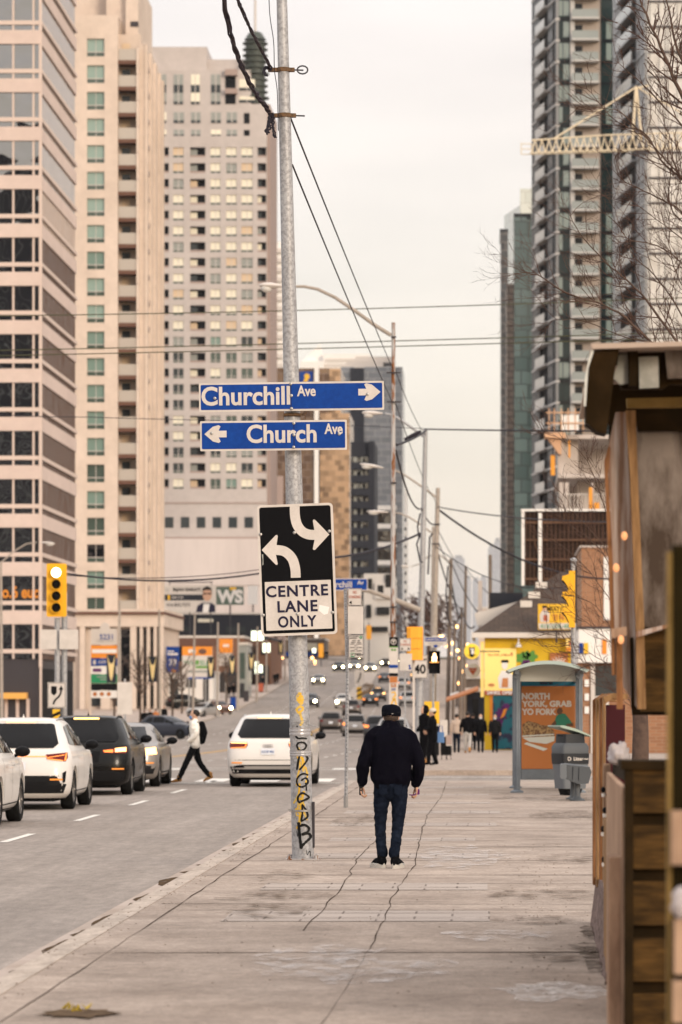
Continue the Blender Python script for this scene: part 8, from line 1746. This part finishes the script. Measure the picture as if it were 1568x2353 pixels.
w.add([(xx(85),y0_,zz(130)),(xx(1400),y0_,zz(88)),(xx(1400),y1_,zz(40)),(xx(170),y1_,zz(75)),(xx(80),y0_,zz(92)),(xx(1400),y0_,zz(62)),(xx(1400),y1_,zz(10)),(xx(170),y1_,zz(40))], [(3,2,1,0),(4,5,6,7),(0,1,5,4),(1,2,6,5),(2,3,7,6),(3,0,4,7)]); w.build('roof', M['tan_cloth'], o)
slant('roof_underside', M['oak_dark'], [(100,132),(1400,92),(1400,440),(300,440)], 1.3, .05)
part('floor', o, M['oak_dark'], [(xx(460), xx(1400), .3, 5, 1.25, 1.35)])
for c, d in ((355,1352),(296,1582),(330,2100)):
    w = MB(); w.ball((xx(c), -.12, zz(d)), .020, .02, .028, 10, 8); w.build('lamp_bulb', M['dim_bulb'] if 'dim_bulb' in M else C('dim_bulb', (.6,.3,.15), .5, emit=(1,.38,.14), es=.55), o)
o = empty('plastic_bag', 'crumpled white plastic heaped on the planter corner', 'bag', P(1424, 1757, 24.8)); w = MB(); w.ball((0,0,.06), .07, .14, .07, 26, 18); 
m_ = w.build('bag', M['snow'], o, smooth=80)
for v in m_.data.vertices: v.co += v.co.normalized()*.045*noise.noise(v.co*24); v.co.x += .25*v.co.z*noise.noise(v.co*9)
Yn_ = 13.0; o = empty('timber_post', 'blurred olive timber post with pale left edge at the right frame edge', 'post', (X(1536,Yn_), Yn_, 0)); q = lambda u: X(u,Yn_)-o.location.x; qz = lambda v: Z(v,Yn_)
part('face', o, M['olive_post'], [(q(1546), q(1640), 0, .12, 0, qz(1252))]); part('edge_strip', o, M['gold_edge'], [(q(1536), q(1546)-.0005, .005, .115, 0, qz(1268))])
for v0, v1, u in ((1862, 1985, 1541), (2112, 2235, 1548), (2250, 2345, 1545)): part('board_end', o, M['tan_board'], [(q(u), q(1640), -.10, -.005, max(0.0, qz(v1)), qz(v0))])
w = MB(); w.ball((q(1562), -.12, qz(2070)), .03, .03, .055, 16, 12); m_ = w.build('paper_scrap', M['snow'], o, smooth=80)
for v in m_.data.vertices: v.co.x += .015*noise.noise(v.co*40)
# ---------------------------------------------------------------- bare trees
C('bark', (.10,.065,.05), .9, col2=(.06,.04,.032), vs=8); C('twig', (.075,.042,.032), .9)
def tree(lab, Yt, tu, tz, limbs, seedv, tw=1.0, den=1.0):
    rg = random.Random(seedv); o = empty('bare_tree', lab, 'tree', (X(tu,Yt), Yt, 0)); w = MB(); t = MB()
    w.tube([(0,0,-.05),(.02,0,tz*.35),(-.03,.05,tz*.7),(0,0,tz)], [.15,.12,.10,.05], 12)
    def twig(p, d, L, r, lev):
        n = 4 if lev else 6; pts = [p]; dd = Vector(d)
        for i in range(n):
            dd = (dd + Vector((rg.gauss(0,.13), rg.gauss(0,.13), rg.gauss(.05,.12)))).normalized(); pts.append(pts[-1]+dd*L/n)
        t.tube(pts, [r*(1-.75*i/n) for i in range(n+1)], 5 if lev == 0 else 4)
        for i in range(1, n+1):
            if lev < 2 and rg.random() < .8*den:
                ax_ = Vector((rg.gauss(0,1), rg.gauss(0,1)*.5, rg.gauss(0,1))).normalized(); d2 = (dd + ax_.cross(dd).normalized()*rg.uniform(.5,1.0)).normalized(); twig(pts[i], d2, L*rg.uniform(.25,.5), r*.55, lev+1)
            if rg.random() < .6: b_ = pts[i]; t.ball(b_, r*.9+.002, n=5, m=3)
    for pts, r in limbs:
        pp = [P(u, v, Yt+dy_) - o.location for u, v, dy_ in pts]; tz0 = max(1.0, min(tz-.1, pp[0].z-.5*abs(pp[0].x)-.3)); pp = [Vector((0,0,tz0))] + pp
        D_, _ = dense(pp, [1]*len(pp), 5); n = len(D_); rr = [r*.72*(1-.82*i/(n-1)) for i in range(n)]
        D_ = [p+Vector((rg.gauss(0,.005), rg.gauss(0,.012), rg.gauss(0,.005))) for p in D_]; w.tube(D_, rr, 7)
        for i in range(3, n):
            for _ in range(rg.choice((0,1,1,2)) if den > .9 else (rg.random() < .8)):
                dd = (D_[min(i+1,n-1)]-D_[i-1]).normalized(); sgn = rg.choice((-1, 1)); up = Vector((-dd.z, rg.gauss(0,.3), dd.x))*sgn
                twig(D_[i], (dd+up*rg.uniform(.4,.9)).normalized(), rg.uniform(.25,.8)*tw, max(.0045, rr[i]*.55), 0)
    w.build('trunk', M['bark'], o, smooth=60); t.build('crown', M['twig'], o)
tree('bare tree whose twigs reach in from the top right corner', 52, 1640, 9.5, [
    ([(1590,260,0),(1545,170,0),(1512,90,0),(1472,0,0),(1455,-40,.2)], .05), ([(1600,200,0),(1560,120,.2),(1540,30,.3),(1522,-30,.3)], .045), ([(1570,290,0),(1478,195,-.3),(1414,138,-.4)], .024), ([(1580,420,0),(1530,380,.2),(1482,306,.2),(1420,280,.3),(1350,205,.4)], .028), ([(1560,400,0),(1440,268,-.4),(1405,250,-.4),(1330,245,-.5)], .02), ([(1570,490,0),(1495,445,.3),(1430,412,.3),(1412,370,.3)], .022), ([(1600,640,0),(1525,570,0),(1440,545,-.2),(1412,470,-.2)], .02), ([(1590,830,0),(1515,730,0),(1464,664,.1),(1405,615,.1),(1340,545,.1),(1310,490,.2)], .032), ([(1600,900,0),(1455,745,-.2),(1385,700,-.3),(1300,672,-.4),(1235,630,-.5),(1205,625,-.5)], .028), ([(1600,780,0),(1520,650,.4),(1455,585,.4),(1430,520,.5)], .022), ([(1580,560,0),(1490,490,.1),(1400,420,.1)], .016), ([(1600,860,0),(1540,800,.3),(1440,775,.3),(1330,735,.2),(1260,740,.2)], .02), ([(1600,960,0),(1500,800,.5),(1440,700,.5),(1410,600,.6)], .022), ([(1600,700,0),(1560,640,.5),(1540,560,.5),(1545,430,.5)], .02), ([(1600,540,0),(1540,470,.3),(1545,330,.3),(1500,250,.3)], .02)], 3, 1.0)
tree('small bare street tree with fine twigs before the billboard back', 58, 1470, 3.9, [
    ([(1440,1400,0),(1398,1290,0),(1350,1235,.1),(1310,1205,.1),(1285,1180,.1)], .016), ([(1430,1350,0),(1385,1250,-.2),(1330,1190,-.2),(1300,1140,-.2)], .014), ([(1430,1420,0),(1360,1320,.2),(1300,1260,.2),(1270,1240,.2)], .013), ([(1430,1480,0),(1370,1395,.3),(1310,1365,.3),(1270,1330,.3)], .012), ([(1430,1500,0),(1360,1440,-.2),(1290,1390,-.2),(1260,1370,-.2)], .012), ([(1440,1560,0),(1370,1510,.1),(1310,1475,.1),(1262,1455,.2)], .012), ([(1440,1580,0),(1390,1540,.2),(1340,1520,.2),(1300,1490,.2)], .011), ([(1430,1300,0),(1400,1200,.2),(1390,1130,.2),(1360,1050,.2)], .014), ([(1425,1260,0),(1350,1060,-.3),(1290,1010,-.3),(1240,985,-.4)], .014), ([(1440,1600,0),(1400,1575,.1),(1370,1530,.1)], .011)], 8, .75)
# dark shrubs behind the signal pole at the crest of the right pavement
o = empty('dark_tree', 'dark leafless tree mass behind the concrete lamp post', 'tree', (X(985,620), 620, G(620))); w = MB(); t = MB(); rg = random.Random(4)
w.tube([(0,0,-.2),(0,0,3)], [.25,.15], 8)
for i in range(900):
    a, e_ = rg.uniform(0,6.28), rg.uniform(-.3,1.5); r_ = rg.uniform(1.0,3.4); p = Vector((math.cos(a)*math.cos(e_)*r_*1.1, math.sin(a)*math.cos(e_)*r_, 3.2+math.sin(e_)*r_*1.0)); d = Vector((rg.gauss(0,1), rg.gauss(0,1), rg.gauss(0,1))).normalized()*.9
    t.add([p-d*.5, p+Vector((.06,0,.06)), p+d*.5, p-Vector((.06,0,.06))], [(0,1,2,3)])
w.build('trunk', M['bark'], o); t.build('crown', M['twig'], o); o.scale = (1.7, 1.7, 1.9)
# ---------------------------------------------------------------- thin winter haze down the street
hz = bpy.data.materials.new('haze'); hz.use_nodes = True
nt = hz.node_tree; nt.nodes.clear(); pv = nt.nodes.new('ShaderNodeVolumePrincipled'); ou = nt.nodes.new('ShaderNodeOutputMaterial')
pv.inputs['Color'].default_value = (.93,.94,.98,1); pv.inputs['Density'].default_value = HAZE; pv.inputs['Anisotropy'].default_value = .3
nt.links.new(pv.outputs[0], ou.inputs['Volume'])
w = MB(); w.box(-9500, 9500, -80, 15500, -220, 330); tag(w.build('haze', hz), kind='stuff')
